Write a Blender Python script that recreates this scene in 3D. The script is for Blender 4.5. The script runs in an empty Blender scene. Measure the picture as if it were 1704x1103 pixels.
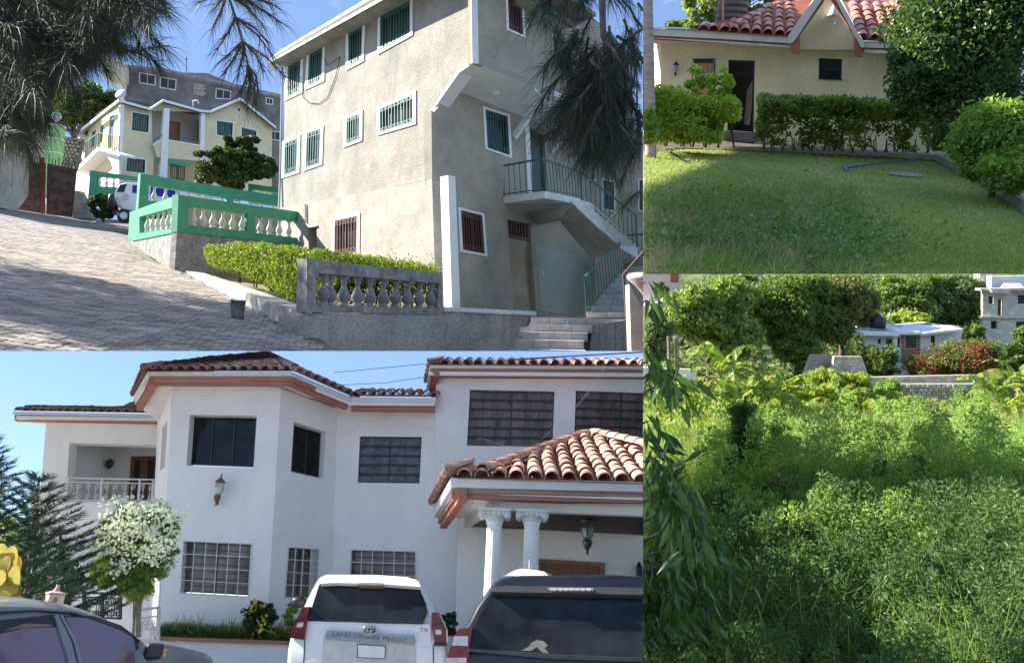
import bpy, bmesh, math, random
import numpy as np
from mathutils import Vector, Matrix, Quaternion
from mathutils.geometry import tessellate_polygon
random.seed(7); RNG = np.random.default_rng(11)
V = Vector
SC = bpy.context.scene
# ---------------------------------------------------------------- camera, sky, sun, exposure
F, CX, CY = 1150.0, 852.0, 551.5
PITCH = math.radians(21.4)
cam_data = bpy.data.cameras.new('camera'); cam = bpy.data.objects.new('camera', cam_data)
SC.collection.objects.link(cam); SC.camera = cam
cam_data.sensor_width = 36; cam_data.lens = 36*F/1704; cam_data.clip_start = .05; cam_data.clip_end = 2000
cam.rotation_euler = (math.pi/2+PITCH, 0, 0)
SUN = V((-.8, .0, .6)).normalized()
W = bpy.data.worlds.new('World'); SC.world = W; W.use_nodes = True
def build_world():
    n = W.node_tree.nodes; l = W.node_tree.links; n.clear()
    out = n.new('ShaderNodeOutputWorld'); bg = n.new('ShaderNodeBackground'); bg.inputs[1].default_value = .118
    sky = n.new('ShaderNodeTexSky'); sky.sky_type = 'NISHITA'; sky.sun_disc = False
    sky.sun_elevation = math.asin(SUN.z); sky.sun_rotation = math.atan2(SUN.x, SUN.y)
    sky.air_density = .75; sky.dust_density = .1; sky.ozone_density = 1.5; sky.altitude = 100
    tc = n.new('ShaderNodeTexCoord'); mp = n.new('ShaderNodeMapping'); mp.inputs[3].default_value = (1.3, 1.3, 3.2); mp.inputs[2].default_value = (0, .5, .4)
    nz = n.new('ShaderNodeTexNoise'); nz.inputs['Scale'].default_value = 2.1; nz.inputs['Detail'].default_value = 9; nz.inputs['Roughness'].default_value = .62; nz.inputs['Distortion'].default_value = .5
    rp = n.new('ShaderNodeValToRGB'); rp.color_ramp.elements[0].position = .53; rp.color_ramp.elements[1].position = .82
    mx = n.new('ShaderNodeMixRGB'); mx.inputs[2].default_value = (6.6, 7.0, 7.6, 1)
    ml = n.new('ShaderNodeMath'); ml.operation = 'MULTIPLY'; ml.inputs[1].default_value = .75
    l.new(tc.outputs['Generated'], mp.inputs[0]); l.new(mp.outputs[0], nz.inputs[0]); l.new(nz.outputs[0], rp.inputs[0]); l.new(rp.outputs[0], ml.inputs[0])
    sx_ = n.new('ShaderNodeSeparateXYZ'); l.new(tc.outputs['Generated'], sx_.inputs[0]); er = n.new('ShaderNodeMapRange'); er.inputs[1].default_value = .3; er.inputs[2].default_value = .58; l.new(sx_.outputs[2], er.inputs[0]); m2_ = n.new('ShaderNodeMath'); m2_.operation = 'MULTIPLY'; l.new(ml.outputs[0], m2_.inputs[0]); l.new(er.outputs[0], m2_.inputs[1]); l.new(m2_.outputs[0], mx.inputs[0]); hz_ = n.new('ShaderNodeMixRGB'); hz_.inputs[0].default_value = .62; hz_.inputs[2].default_value = (.86, 1.38, 2.55, 1); l.new(sky.outputs[0], hz_.inputs[1]); l.new(hz_.outputs[0], mx.inputs[1]); l.new(mx.outputs[0], bg.inputs[0]); l.new(bg.outputs[0], out.inputs[0])
build_world()
sd = bpy.data.lights.new('sun', 'SUN'); sd.energy = 4.8; sd.angle = math.radians(.55); sd.color = (1, .95, .86)
so = bpy.data.objects.new('sun', sd); SC.collection.objects.link(so); so.rotation_euler = SUN.to_track_quat('Z', 'Y').to_euler()
SC.view_settings.view_transform = 'Standard'; SC.view_settings.look = 'None'; SC.view_settings.exposure = 1.68; SC.view_settings.gamma = 1
SC.view_settings.use_curve_mapping = False
try: SC.cycles.max_bounces = 6; SC.cycles.transparent_max_bounces = 6
except Exception: pass
# ---------------------------------------------------------------- panel frames (each place tilted about the camera to its own horizon in the image)
CAMR = Matrix.Rotation(PITCH, 3, 'X')          # (right, forward, up) of the camera -> world
OWN = {}
class Panel:
    def __init__(s, ha, hb, cut, unit=1.0):  # unit: factor that scales the whole place about the camera
        a = V((ha[0]-CX, F, CY-ha[1])); b = V((hb[0]-CX, F, CY-hb[1]))
        up = b.cross(a).normalized()
        if up.z < 0: up = -up
        r = (V((1, 0, 0))-up*up.x).normalized(); f = up.cross(r)
        s.M = Matrix((r, f, up)).transposed(); s.MW = CAMR @ s.M; s.unit = unit; s.Mi = s.M.inverted()
        s.cut = cut; s.ha = ha; s.hs = (hb[1]-ha[1])/(hb[0]-ha[0])
    def ray(s, px, py): return s.Mi @ V((px-CX, F, CY-py))
    def at(s, px, py, y): r = s.ray(px, py); return r*(y/r.y)
    def onz(s, px, py, z): r = s.ray(px, py); return r*(z/r.z)
    def onpl(s, px, py, o, n): r = s.ray(px, py); return r*(o.dot(n)/r.dot(n))
    def px(s, p): c = s.M @ V(p); return (CX+F*c.x/c.y, CY-F*c.z/c.y)
    def pxs(s, A): c = A @ np.array(s.M).T; return CX+F*c[:, 0]/c[:, 1], CY-F*c[:, 2]/c[:, 1]
    def mask(s, A):
        c = A @ np.array(s.M).T; ok = c[:, 1] > .1
        x, y = c[:, 0], c[:, 2]; d = c[:, 1]
        if 'r' in s.cut: ok &= (x < d*(s.cut['r']-.3-CX)/F)
        if 'l' in s.cut: ok &= (x > d*(s.cut['l']+.3-CX)/F)
        if 'b' in s.cut: ok &= (y > d*(CY-s.cut['b']+.3)/F)
        if 't' in s.cut: ok &= (y < d*(CY-s.cut['t']-.3)/F)
        return ok
    def sz(s, px, y): return px*y/F
    def ell(s, x0, y0, x1, y1, d, k=.8):
        c = s.at((x0+x1)/2, (y0+y1)/2, d); return (c, V(((x1-x0)/2*d/F, (x1-x0)/2*d/F*k, (y1-y0)/2*d/F)))
    def thing(s, name, label, cat, base, group=None, rz=0): return Thing(s, name, label, cat, base, group, rz)
    def solo(s, name, label, cat, g, m, base, group=None, smooth=False, kind=None):
        base = V(base); o = bpy.data.objects.new(name, g.mesh(name, m, base, smooth)); SC.collection.objects.link(o)
        o.matrix_world = s.MW.to_4x4() @ Matrix.Scale(s.unit, 4) @ Matrix.Translation(base); OWN[o] = s
        tag(o, label, cat, group, kind); return o
    def struct(s, name, g, m, base=(0, 0, 0), smooth=False): return s.solo(name, None, None, g, m, base, None, smooth, 'structure')
def tag(o, label=None, cat=None, group=None, kind=None):
    if label: o['label'] = label
    if cat: o['category'] = cat
    if group: o['group'] = group
    if kind: o['kind'] = kind
class Thing:
    def __init__(s, P, name, label, cat, base, group, rz=0):
        s.P = P; s.base = V(base); o = bpy.data.objects.new(name, None); o.empty_display_size = .2; SC.collection.objects.link(o); s.o = o
        s.R = Matrix.Rotation(rz, 4, 'Z'); o.matrix_world = P.MW.to_4x4() @ Matrix.Scale(P.unit, 4) @ Matrix.Translation(s.base) @ s.R; OWN[o] = P
        tag(o, label, cat, group)
    def part(s, name, g, m, parent=None, smooth=False, label=None, kind=None):
        me = g.mesh(name, m, s.base, smooth)
        return s._lk(name, me, parent, label, kind)
    def _lk(s, name, me, parent, label=None, kind=None):
        o = bpy.data.objects.new(name, me); SC.collection.objects.link(o); o.parent = parent if parent else s.o; OWN[o] = s.P
        tag(o, label, None, None, kind); return o
    def inst(s, name, me, M4, parent=None, label=None):   # M4: placement in panel space
        o = s._lk(name, me, parent, label)
        pl = Matrix.Identity(4)
        if parent is not None: pl = parent.matrix_basis.copy()
        o.matrix_basis = pl.inverted() @ Matrix.Translation(-s.base) @ M4; return o
# ---------------------------------------------------------------- geometry collector
class G:
    def __init__(s): s.v = []; s.f = []
    def add(s, vs, fs):
        b = len(s.v); s.v += [tuple(v) for v in vs]; s.f += [tuple(i+b for i in f) for f in fs]; return s
    def prism(s, pts, vec, holes=(), back=True):
        vec = V(vec); loops = [list(map(V, pts))]+[list(map(V, h)) for h in holes]; allp = [p for L in loops for p in L]; n = len(allp)
        if len(loops) == 1 and len(pts) <= 4: tri = [tuple(range(n))]
        else:
            nn = V((0, 0, 0)); L0 = loops[0]
            for i in range(len(L0)): nn += (L0[i]-L0[0]).cross(L0[(i+1) % len(L0)]-L0[0])
            nn.normalize(); a = nn.orthogonal().normalized(); b = nn.cross(a)
            fl = [[V((p.dot(a), p.dot(b), 0)) for p in L] for L in loops]
            tri = [tuple(t) for t in tessellate_polygon(fl)]
        fs = list(tri)
        if back: fs += [tuple(i+n for i in reversed(t)) for t in tri]
        k = 0
        for L in loops:
            m = len(L)
            for i in range(m): j = (i+1) % m; fs.append((k+i, k+i+n, k+j+n, k+j))
            k += m
        return s.add(allp+[p+vec for p in allp], fs)
    def quad(s, a, b, c, d): return s.add([a, b, c, d], [(0, 1, 2, 3)])
    def poly(s, pts): return s.add(pts, [tuple(range(len(pts)))])
    def box(s, c, sx, sy, sz, R=None):
        vs = []
        for x in (-1, 1):
            for y in (-1, 1):
                for z in (-1, 1):
                    p = V((x*sx/2, y*sy/2, z*sz/2)); p = (R @ p) if R is not None else p; vs.append(V(c)+p)
        return s.add(vs, [(0, 1, 3, 2), (4, 6, 7, 5), (0, 4, 5, 1), (2, 3, 7, 6), (0, 2, 6, 4), (1, 5, 7, 3)])
    def bar(s, a, b, w, h=None, up=(0, 0, 1)):
        a, b = V(a), V(b); h = h or w; d = (b-a).normalized(); u = V(up)
        if abs(d.dot(u)) > .95: u = V((0, 1, 0))
        x = d.cross(u).normalized(); z = x.cross(d); vs = []
        for p in (a, b):
            for q, r in ((-1, -1), (1, -1), (1, 1), (-1, 1)): vs.append(p+x*q*w/2+z*r*h/2)
        return s.add(vs, [(3, 2, 1, 0), (4, 5, 6, 7), (0, 1, 5, 4), (1, 2, 6, 5), (2, 3, 7, 6), (3, 0, 4, 7)])
    def tube(s, pts, r, n=6, cap=True):
        pts = [V(p) for p in pts]; m = len(pts); rs = r if isinstance(r, (list, tuple)) else [r]*m; vs = []; x = None
        for i, p in enumerate(pts):
            d = (pts[min(i+1, m-1)]-pts[max(i-1, 0)]).normalized()
            if x is None: x = d.orthogonal().normalized()
            else:
                x = (x-d*x.dot(d)); x = x.normalized() if x.length > 1e-6 else d.orthogonal().normalized()
            y = d.cross(x)
            for k in range(n): a = 2*math.pi*k/n; vs.append(p+(x*math.cos(a)+y*math.sin(a))*rs[i])
        fs = [(i*n+k, i*n+(k+1) % n, (i+1)*n+(k+1) % n, (i+1)*n+k) for i in range(m-1) for k in range(n)]
        if cap: fs += [tuple(reversed(range(n))), tuple(range((m-1)*n, m*n))]
        return s.add(vs, fs)
    def lathe(s, prof, o=(0, 0, 0), n=16, ax=None, sx=1, sy=1):
        o = V(o); vs = []; m = len(prof); Q = V((0, 0, 1)).rotation_difference(V(ax)) if ax is not None else Quaternion()
        for r, z in prof:
            for k in range(n): a = 2*math.pi*k/n; vs.append(o+Q @ V((r*sx*math.cos(a), r*sy*math.sin(a), z)))
        fs = [(i*n+k, i*n+(k+1) % n, (i+1)*n+(k+1) % n, (i+1)*n+k) for i in range(m-1) for k in range(n)]
        fs += [tuple(reversed(range(n))), tuple(range((m-1)*n, m*n))]
        return s.add(vs, fs)
    def mesh(s, name, m, base=(0, 0, 0), smooth=False):
        me = bpy.data.meshes.new(name)
        if s.v:
            a = np.array(s.v, dtype=float)-np.array(tuple(base)); me.from_pydata(a.tolist(), [], s.f)
        if m: me.materials.append(m)
        if smooth and len(me.polygons): me.polygons.foreach_set('use_smooth', [True]*len(me.polygons))
        return me
class NG(G):                                               # numpy quads
    def __init__(s): s.A = []; s.n = 0; s.v = None; s.f = None; s.q = []
    def quads(s, Q, P=None):                               # Q: (N,4,3)
        if P is not None and len(Q):
            ok = P.mask(Q.reshape(-1, 3)).reshape(-1, Q.shape[1]).all(1); Q = Q[ok]
        s.q.append(Q); return s
    def mesh(s, name, m, base=(0, 0, 0), smooth=False):
        me = bpy.data.meshes.new(name); b = np.array(tuple(base)); vs = []; fs = []; k = 0
        for Q in s.q:
            if not len(Q): continue
            n, c = Q.shape[:2]; vs.append(Q.reshape(-1, 3)-b); fs += (np.arange(n*c).reshape(n, c)+k).tolist(); k += n*c
        if vs: me.from_pydata(np.concatenate(vs).tolist(), [], fs)
        if m: me.materials.append(m)
        return me
class Wall:                                                # a plane; pixel rays are met with it
    def __init__(s, P, o, n):
        s.P = P; s.o = V(o); s.n = V(n).normalized()
        if s.n.dot(s.o) > 0: s.n = -s.n
    def p(s, px, py, off=0): return s.P.onpl(px, py, s.o+s.n*off, s.n)
    def pts(s, L, off=0): return [s.p(x, y, off) for x, y in L]
    def pr(s, g, L, d1, d0=None, holes=()):                # prism between offsets d1 (front) and d0 (back)
        if d0 is None: d0 = d1-.1
        return g.prism(s.pts(L, d1), s.n*(d0-d1), [s.pts(h, d1) for h in holes])
def wall_dir(P, o, d): d = V(d); return Wall(P, o, d.cross(V((0, 0, 1))))
def wall3(P, a, b, c): a, b, c = V(a), V(b), V(c); return Wall(P, a, (b-a).cross(c-a))
def st(q, s, t):                                           # bilinear inside a pixel quad TL,TR,BR,BL
    (ax, ay), (bx, by), (cx, cy), (dx, dy) = q
    return ((ax*(1-s)+bx*s)*(1-t)+(dx*(1-s)+cx*s)*t, (ay*(1-s)+by*s)*(1-t)+(dy*(1-s)+cy*s)*t)
def sub(q, s0, s1, t0, t1): return [st(q, s0, t0), st(q, s1, t0), st(q, s1, t1), st(q, s0, t1)]
def qw(q): return (abs(q[1][0]-q[0][0])+abs(q[2][0]-q[3][0]))/2
def qh(q): return (abs(q[3][1]-q[0][1])+abs(q[2][1]-q[1][1]))/2
def shrink(q, l, r=None, t=None, b=None):
    r = l if r is None else r; t = l if t is None else t; b = t if b is None else b; w, h = qw(q), qh(q)
    return sub(q, l/w, 1-r/w, t/h, 1-b/h)
# ---------------------------------------------------------------- materials
def _n(nt, t, **k):
    n = nt.nodes.new('ShaderNode'+t)
    for a, b in k.items(): setattr(n, a, b)
    return n
def mat(name, col, rough=.8, var=.15, scale=2.0, bump=.15, bscale=30., rnd=0., metal=0., spec=.5, stain=0., scol=None, col2=None, ms=(1, 1, 1), coat=0., bdist=.02, speck=0.):
    m = bpy.data.materials.new(name); m.use_nodes = True; nt = m.node_tree; L = nt.links; nt.nodes.clear()
    out = _n(nt, 'OutputMaterial'); b = _n(nt, 'BsdfPrincipled'); L.new(b.outputs[0], out.inputs[0])
    b.inputs['Roughness'].default_value = rough; b.inputs['Metallic'].default_value = metal; b.inputs['Specular IOR Level'].default_value = spec; b.inputs['Coat Weight'].default_value = coat
    tc = _n(nt, 'TexCoord'); mp = _n(nt, 'Mapping'); mp.inputs[3].default_value = ms; L.new(tc.outputs['Object'], mp.inputs[0])
    nz = _n(nt, 'TexNoise'); nz.inputs['Scale'].default_value = scale; nz.inputs['Detail'].default_value = 8; nz.inputs['Roughness'].default_value = .65; L.new(mp.outputs[0], nz.inputs[0])
    c = V(col[:3]); a = c*(1-var*1.6) if col2 is None else V(col2); e = c*(1+var)
    rp = _n(nt, 'ValToRGB'); rp.color_ramp.elements[0].position = .32; rp.color_ramp.elements[0].color = (*a, 1); rp.color_ramp.elements[1].position = .66; rp.color_ramp.elements[1].color = (*e, 1)
    L.new(nz.outputs[0], rp.inputs[0]); cur = rp.outputs[0]
    def mult(cur, fac_sock, lo, hi):
        mr = _n(nt, 'MapRange'); mr.inputs[3].default_value = lo; mr.inputs[4].default_value = hi; L.new(fac_sock, mr.inputs[0])
        mx = _n(nt, 'MixRGB', blend_type='MULTIPLY'); mx.inputs[0].default_value = 1; L.new(cur, mx.inputs[1]); L.new(mr.outputs[0], mx.inputs[2]); return mx.outputs[0]
    if rnd:
        oi = _n(nt, 'ObjectInfo'); ge = _n(nt, 'NewGeometry'); ad = _n(nt, 'Math', operation='ADD'); fr = _n(nt, 'Math', operation='FRACT')
        L.new(oi.outputs['Random'], ad.inputs[0]); L.new(ge.outputs['Random Per Island'], ad.inputs[1]); L.new(ad.outputs[0], fr.inputs[0])
        cur = mult(cur, fr.outputs[0], 1-rnd, 1+rnd*.6)
    if stain:
        m2 = _n(nt, 'Mapping'); m2.inputs[3].default_value = (1.6, 1.6, .22); L.new(tc.outputs['Object'], m2.inputs[0])
        n2 = _n(nt, 'TexNoise'); n2.inputs['Scale'].default_value = 1.4; n2.inputs['Detail'].default_value = 9; n2.inputs['Roughness'].default_value = .75; L.new(m2.outputs[0], n2.inputs[0])
        r2 = _n(nt, 'ValToRGB'); r2.color_ramp.elements[0].position = .53; r2.color_ramp.elements[1].position = .72; L.new(n2.outputs[0], r2.inputs[0])
        ml = _n(nt, 'Math', operation='MULTIPLY'); ml.inputs[1].default_value = stain; L.new(r2.outputs[0], ml.inputs[0])
        mx = _n(nt, 'MixRGB'); L.new(ml.outputs[0], mx.inputs[0]); L.new(cur, mx.inputs[1]); mx.inputs[2].default_value = (*(scol or tuple(c*.35)), 1); cur = mx.outputs[0]
    if speck:
        n3 = _n(nt, 'TexNoise'); n3.inputs['Scale'].default_value = bscale*.8; n3.inputs['Detail'].default_value = 3; L.new(mp.outputs[0], n3.inputs[0])
        r3 = _n(nt, 'ValToRGB'); r3.color_ramp.elements[0].position = .35; r3.color_ramp.elements[1].position = .6; L.new(n3.outputs[0], r3.inputs[0])
        cur = mult(cur, r3.outputs[0], 1-speck, 1+speck*.3)
    L.new(cur, b.inputs['Base Color'])
    if bump:
        nb = _n(nt, 'TexNoise'); nb.inputs['Scale'].default_value = bscale; nb.inputs['Detail'].default_value = 5; nb.inputs['Roughness'].default_value = .6; L.new(mp.outputs[0], nb.inputs[0])
        bp = _n(nt, 'Bump'); bp.inputs['Strength'].default_value = bump; bp.inputs['Distance'].default_value = bdist; L.new(nb.outputs[0], bp.inputs['Height']); L.new(bp.outputs[0], b.inputs['Normal'])
    return m
def leafmat(name, c1, c2, trans=.35, rough=.5, spec=.35, c3=None):
    m = bpy.data.materials.new(name); m.use_nodes = True; nt = m.node_tree; L = nt.links; nt.nodes.clear()
    out = _n(nt, 'OutputMaterial'); b = _n(nt, 'BsdfPrincipled'); tr = _n(nt, 'BsdfTranslucent'); mx = _n(nt, 'MixShader'); mx.inputs[0].default_value = trans
    ge = _n(nt, 'NewGeometry'); rp = _n(nt, 'ValToRGB'); rp.color_ramp.elements[0].color = (*c1, 1); rp.color_ramp.elements[1].color = (*c2, 1)
    if c3: e = rp.color_ramp.elements.new(.93); e.color = (*c2, 1); rp.color_ramp.elements[2].color = (*c3, 1); rp.color_ramp.elements[2].position = .97
    tc = _n(nt, 'TexCoord'); nz = _n(nt, 'TexNoise'); nz.inputs['Scale'].default_value = 1.1; nz.inputs['Detail'].default_value = 3; L.new(tc.outputs['Object'], nz.inputs[0])
    mr = _n(nt, 'MapRange'); mr.inputs[1].default_value = .35; mr.inputs[2].default_value = .65; mr.inputs[3].default_value = -.28; mr.inputs[4].default_value = .28; L.new(nz.outputs[0], mr.inputs[0])
    ad = _n(nt, 'Math', operation='ADD'); L.new(ge.outputs['Random Per Island'], ad.inputs[0])
    if not c3: L.new(mr.outputs[0], ad.inputs[1])
    else: ad.inputs[1].default_value = 0
    L.new(ad.outputs[0], rp.inputs[0]); L.new(rp.outputs[0], b.inputs['Base Color']); b.inputs['Roughness'].default_value = rough; b.inputs['Specular IOR Level'].default_value = spec
    g = _n(nt, 'MixRGB', blend_type='MULTIPLY'); g.inputs[0].default_value = 1; g.inputs[2].default_value = (1.5, 1.6, .7, 1); L.new(rp.outputs[0], g.inputs[1]); L.new(g.outputs[0], tr.inputs[0])
    L.new(b.outputs[0], mx.inputs[1]); L.new(tr.outputs[0], mx.inputs[2]); L.new(mx.outputs[0], out.inputs[0]); return m
# ---------------------------------------------------------------- foliage
def unit(A): return A/np.maximum(np.linalg.norm(A, axis=-1, keepdims=True), 1e-9)
def leafquads(C, size, asp=.5, bias=(0, 0, -.3), fold=.18, jit=.4, outward=None, ow=.5):
    N = len(C); d = RNG.normal(size=(N, 3)); d = unit(d)+np.array(bias)
    if outward is not None: d = d+outward*ow
    d = unit(d); r = unit(np.cross(d, RNG.normal(size=(N, 3)))); n = np.cross(d, r)
    L = (size*(1-jit+2*jit*RNG.random((N, 1)))); w = L*asp/2
    a = C-d*L/2; t = C+d*L/2-n*L*fold*.5; m = C-d*L*.08+n*L*fold*.3
    return np.stack([a, m+r*w, t, m-r*w], 1)
def ribbons(S, D, L, w, droop=.3, seg=2):                  # needles / grass blades
    N = len(S); L = np.broadcast_to(np.asarray(L, float).reshape(-1, 1), (N, 1)); r = unit(np.cross(D, RNG.normal(size=(N, 3)))); qs = []; p = S; d = D
    for k in range(seg):
        w0 = w*(1-k/seg*.8); w1 = w*(1-(k+1)/seg*.8) if k < seg-1 else w*.12
        q = p+d*L/seg; qs.append(np.stack([p-r*w0/2, p+r*w0/2, q+r*w1/2, q-r*w1/2], 1)); p = q; d = unit(d+np.array([0, 0, -droop]))
    return np.concatenate(qs)
def crownpts(ells, n, nclump, rc=.28, shell=.45, flat=0):
    vol = np.array([e[1].x*e[1].y*e[1].z for e in ells]); pr = vol**.5; pr /= pr.sum()
    idx = RNG.choice(len(ells), nclump, p=pr); u = unit(RNG.normal(size=(nclump, 3))); rr = (shell+(1-shell)*RNG.random((nclump, 1)))**.7
    c = np.array([tuple(e[0]) for e in ells])[idx]; r = np.array([tuple(e[1]) for e in ells])[idx]
    K = c+u*r*rr*.88; k = RNG.integers(0, nclump, n); g = unit(RNG.normal(size=(n, 3)))*(RNG.random((n, 1))**.4)
    s = (r.min(1, keepdims=True)*rc*(.6+.8*RNG.random((nclump, 1))))[k]
    return K[k]+g*s*np.array([1.15, 1.15, .85]), u[k], K
def tree(P, name, label, cat, base, ells, n, size, lm, bm_, clumps=40, tr=.12, rc=.3, asp=.5, bias=(0, 0, -.3), group=None, nb=10, shell=.45, trunk_top=None, extra=None, ow=.5):
    T = P.thing(name, label, cat, base, group); C, U, K = crownpts(ells, n, clumps, rc, shell)
    g = NG(); g.quads(leafquads(C, size, asp, bias, outward=U, ow=ow), P); T.part('crown', g, lm)
    t = G(); b = V(base); c0 = sum((e[0] for e in ells), V((0, 0, 0)))/len(ells); top = V(trunk_top) if trunk_top else b.lerp(c0, .75)
    mid = b.lerp(top, .5)+V((random.uniform(-1, 1), 0, 0))*tr*1.2
    t.tube([b-V((0, 0, .15)), b.lerp(mid, .4), mid, top], [tr*1.25, tr, tr*.8, tr*.5], 8)
    for i in range(nb):
        e = V(K[random.randrange(len(K))]); s0 = mid.lerp(top, random.random()); m = s0.lerp(e, .5)+V((0, 0, -.06*(e-s0).length))
        t.tube([s0, m, e], [tr*.38, tr*.25, tr*.08], 5, False)
    T.part('trunk', t, bm_, smooth=True)
    if extra: extra(T, K)
    return T
# ---------------------------------------------------------------- openings
def rect(W, g, q, s0, s1, t0, t1, d1, d0): W.pr(g, sub(q, s0, s1, t0, t1), d1, d0)
def ringpr(W, g, q, wpx, d1, d0): W.pr(g, q, d1, d0, holes=[shrink(q, wpx)])
def window(T, W, q, glass, frame, nx=2, ny=1, fw=1.3, set_=.08, trim=None, tw=4., tproud=.03, grille=None, gn=8, gs=.02, wall_label=None, louvre=0, parent=None, gh=(), sill=None, panes=True, name='window', gw=.9, scroll=True, rev=.0):
    """q: pixel quad of the opening (inside the trim)."""
    w, h = qw(q), qh(q); g = G(); ringpr(W, g, q, fw, -set_+.03, -set_-.05)
    for i in range(1, nx): s = i/nx; rect(W, g, q, s-fw*.5/w, s+fw*.5/w, fw/h, 1-fw/h, -set_+.024, -set_-.04)
    for j in range(1, ny): t = j/ny; rect(W, g, q, fw/w, 1-fw/w, t-fw*.4/h, t+fw*.4/h, -set_+.02, -set_-.035)
    o = T.part(name, g, frame, parent)
    for i in range(nx):
        for j in range(ny if not louvre else 1):
            pg = G(); rect(W, pg, q, i/nx+.3*fw/w, (i+1)/nx-.3*fw/w, j/ny if not louvre else 0, (j+1)/ny if not louvre else 1, -set_-.005+random.uniform(-.002, .002), -set_-.02); T.part('pane', pg, glass, o)
    if trim:
        tg = G(); Q = shrink(q, -tw); W.pr(tg, Q, tproud, -.02, holes=[q]); T.part('window_trim', tg, trim, o)
    if grille:
        gg = G()
        for i in range(gn+1):
            s = (i+.0)/gn; s = min(max(s, gw/w), 1-gw/w); rect(W, gg, q, s-gw/2/w, s+gw/2/w, .01, .99, gs, gs-.014)
        for t in ((.04, .14, .86, .96) if not gh else gh): rect(W, gg, q, .005, .995, t-gw*.5/h, t+gw*.5/h, gs+.004, gs-.016)
        if scroll:
            m = max(2, int(gn*.8))
            for t in (.09, .91):
                for i in range(m):
                    s0 = (i+.5)/m; W.pr(gg, [st(q, s0, t-.038), st(q, s0+.32/m, t), st(q, s0, t+.038), st(q, s0-.32/m, t)], gs+.002, gs-.012, holes=[[st(q, s0, t-.018), st(q, s0+.15/m, t), st(q, s0, t+.018), st(q, s0-.15/m, t)]])
        T.part('grille', gg, grille, o)
    return o
def baluster_mesh(name, m, n=10):
    g = G(); g.lathe([(.16, 0), (.16, .06), (.1, .09), (.13, .14), (.19, .25), (.2, .33), (.15, .48), (.085, .62), (.075, .72), (.1, .8), (.075, .84), (.15, .9), (.16, 1)], n=n)
    return g.mesh(name, m, smooth=True)
def tile_mesh(name, m, r=.09, L=.45, n=7, th=.012):
    """barrel tile lying along +Y, lower end wider"""
    g = G(); vs = []
    for y, s in ((0, 1.08), (L, .9)):
        for rr in (r*s, (r*s)-th):
            for k in range(n): a = math.pi*k/(n-1); vs.append(V((rr*math.cos(a), y, rr*math.sin(a)+(.014 if y == 0 else 0))))
    fs = []
    for k in range(n-1): fs += [(k, k+1, 2*n+k+1, 2*n+k), (n+k+1, n+k, 3*n+k, 3*n+k+1), (k+1, k, n+k, n+k+1), (2*n+k, 2*n+k+1, 3*n+k+1, 3*n+k)]
    g.add(vs, fs); return g.mesh(name, m, smooth=False)
def frame_m(o, x, y, z): # matrix with given axes
    M = Matrix((V(x), V(y), V(z))).transposed().to_4x4(); M.translation = V(o); return M
def inpoly(x, y, poly):
    c = False; j = len(poly)-1
    for i in range(len(poly)):
        xi, yi = poly[i]; xj, yj = poly[j]
        if (yi > y) != (yj > y) and x < (xj-xi)*(y-yi)/(yj-yi)+xi: c = not c
        j = i
    return c
def tile_field(T, P, parent, tm, a, b, up, poly, sp, L, bed=None, lift=.02, maxrow=30, jit=.012, name='tile', sub_=None):
    """rows of barrel tiles from eave a->b climbing along up, kept where their pixel lies in poly"""
    a, b = V(a), V(b); x = (b-a).normalized(); up = V(up).normalized(); up = (up-x*up.dot(x)).normalized(); z = x.cross(up)
    if z.z < 0: z = -z
    xx = up.cross(z); W_ = (b-a).length; nc = int(W_/sp)+1; made = 0
    for i in range(nc):
        for j in range(maxrow):
            o = a+x*((i+.5)*sp)+up*(j*L*.86)+z*(lift+.004*(j % 2)); q = P.px(o+up*L*.45+z*.04)
            if not inpoly(q[0], q[1], poly): continue
            M = frame_m(o+x*random.uniform(-jit, jit), xx, up, z) @ Matrix.Rotation(random.uniform(-.06, .06), 4, 'Z') @ Matrix.Rotation(random.uniform(-.05, .02), 4, 'X') @ Matrix.Diagonal((random.uniform(.93, 1.06), random.uniform(.97, 1.06), 1, 1)); T.inst(name, tm, M, parent); made += 1
    return made
def ridge(T, tm, a, b, parent=None, L=.42, s=1.15, name='ridge_tile'):
    a, b = V(a), V(b); d = (b-a).normalized(); n = max(1, int((b-a).length/(L*.88))); x = d.cross(V((0, 0, 1))).normalized(); z = x.cross(d)
    for i in range(n):
        T.inst(name, tm, frame_m(a+d*(i*L*.88)+z*(.01+.004*(i % 2)), x, d, z) @ Matrix.Diagonal((s, 1, s, 1)), parent)
def textmesh(txt, m, size, ex=.004):
    cu = bpy.data.curves.new('lettering', 'FONT'); cu.body = txt; cu.size = size; cu.extrude = ex; cu.align_x = 'CENTER'; cu.align_y = 'CENTER'
    o = bpy.data.objects.new('lettering', cu); SC.collection.objects.link(o); dg = bpy.context.evaluated_depsgraph_get(); me = bpy.data.meshes.new_from_object(o.evaluated_get(dg)); bpy.data.objects.remove(o)
    me.materials.clear(); me.materials.append(m); return me
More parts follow.
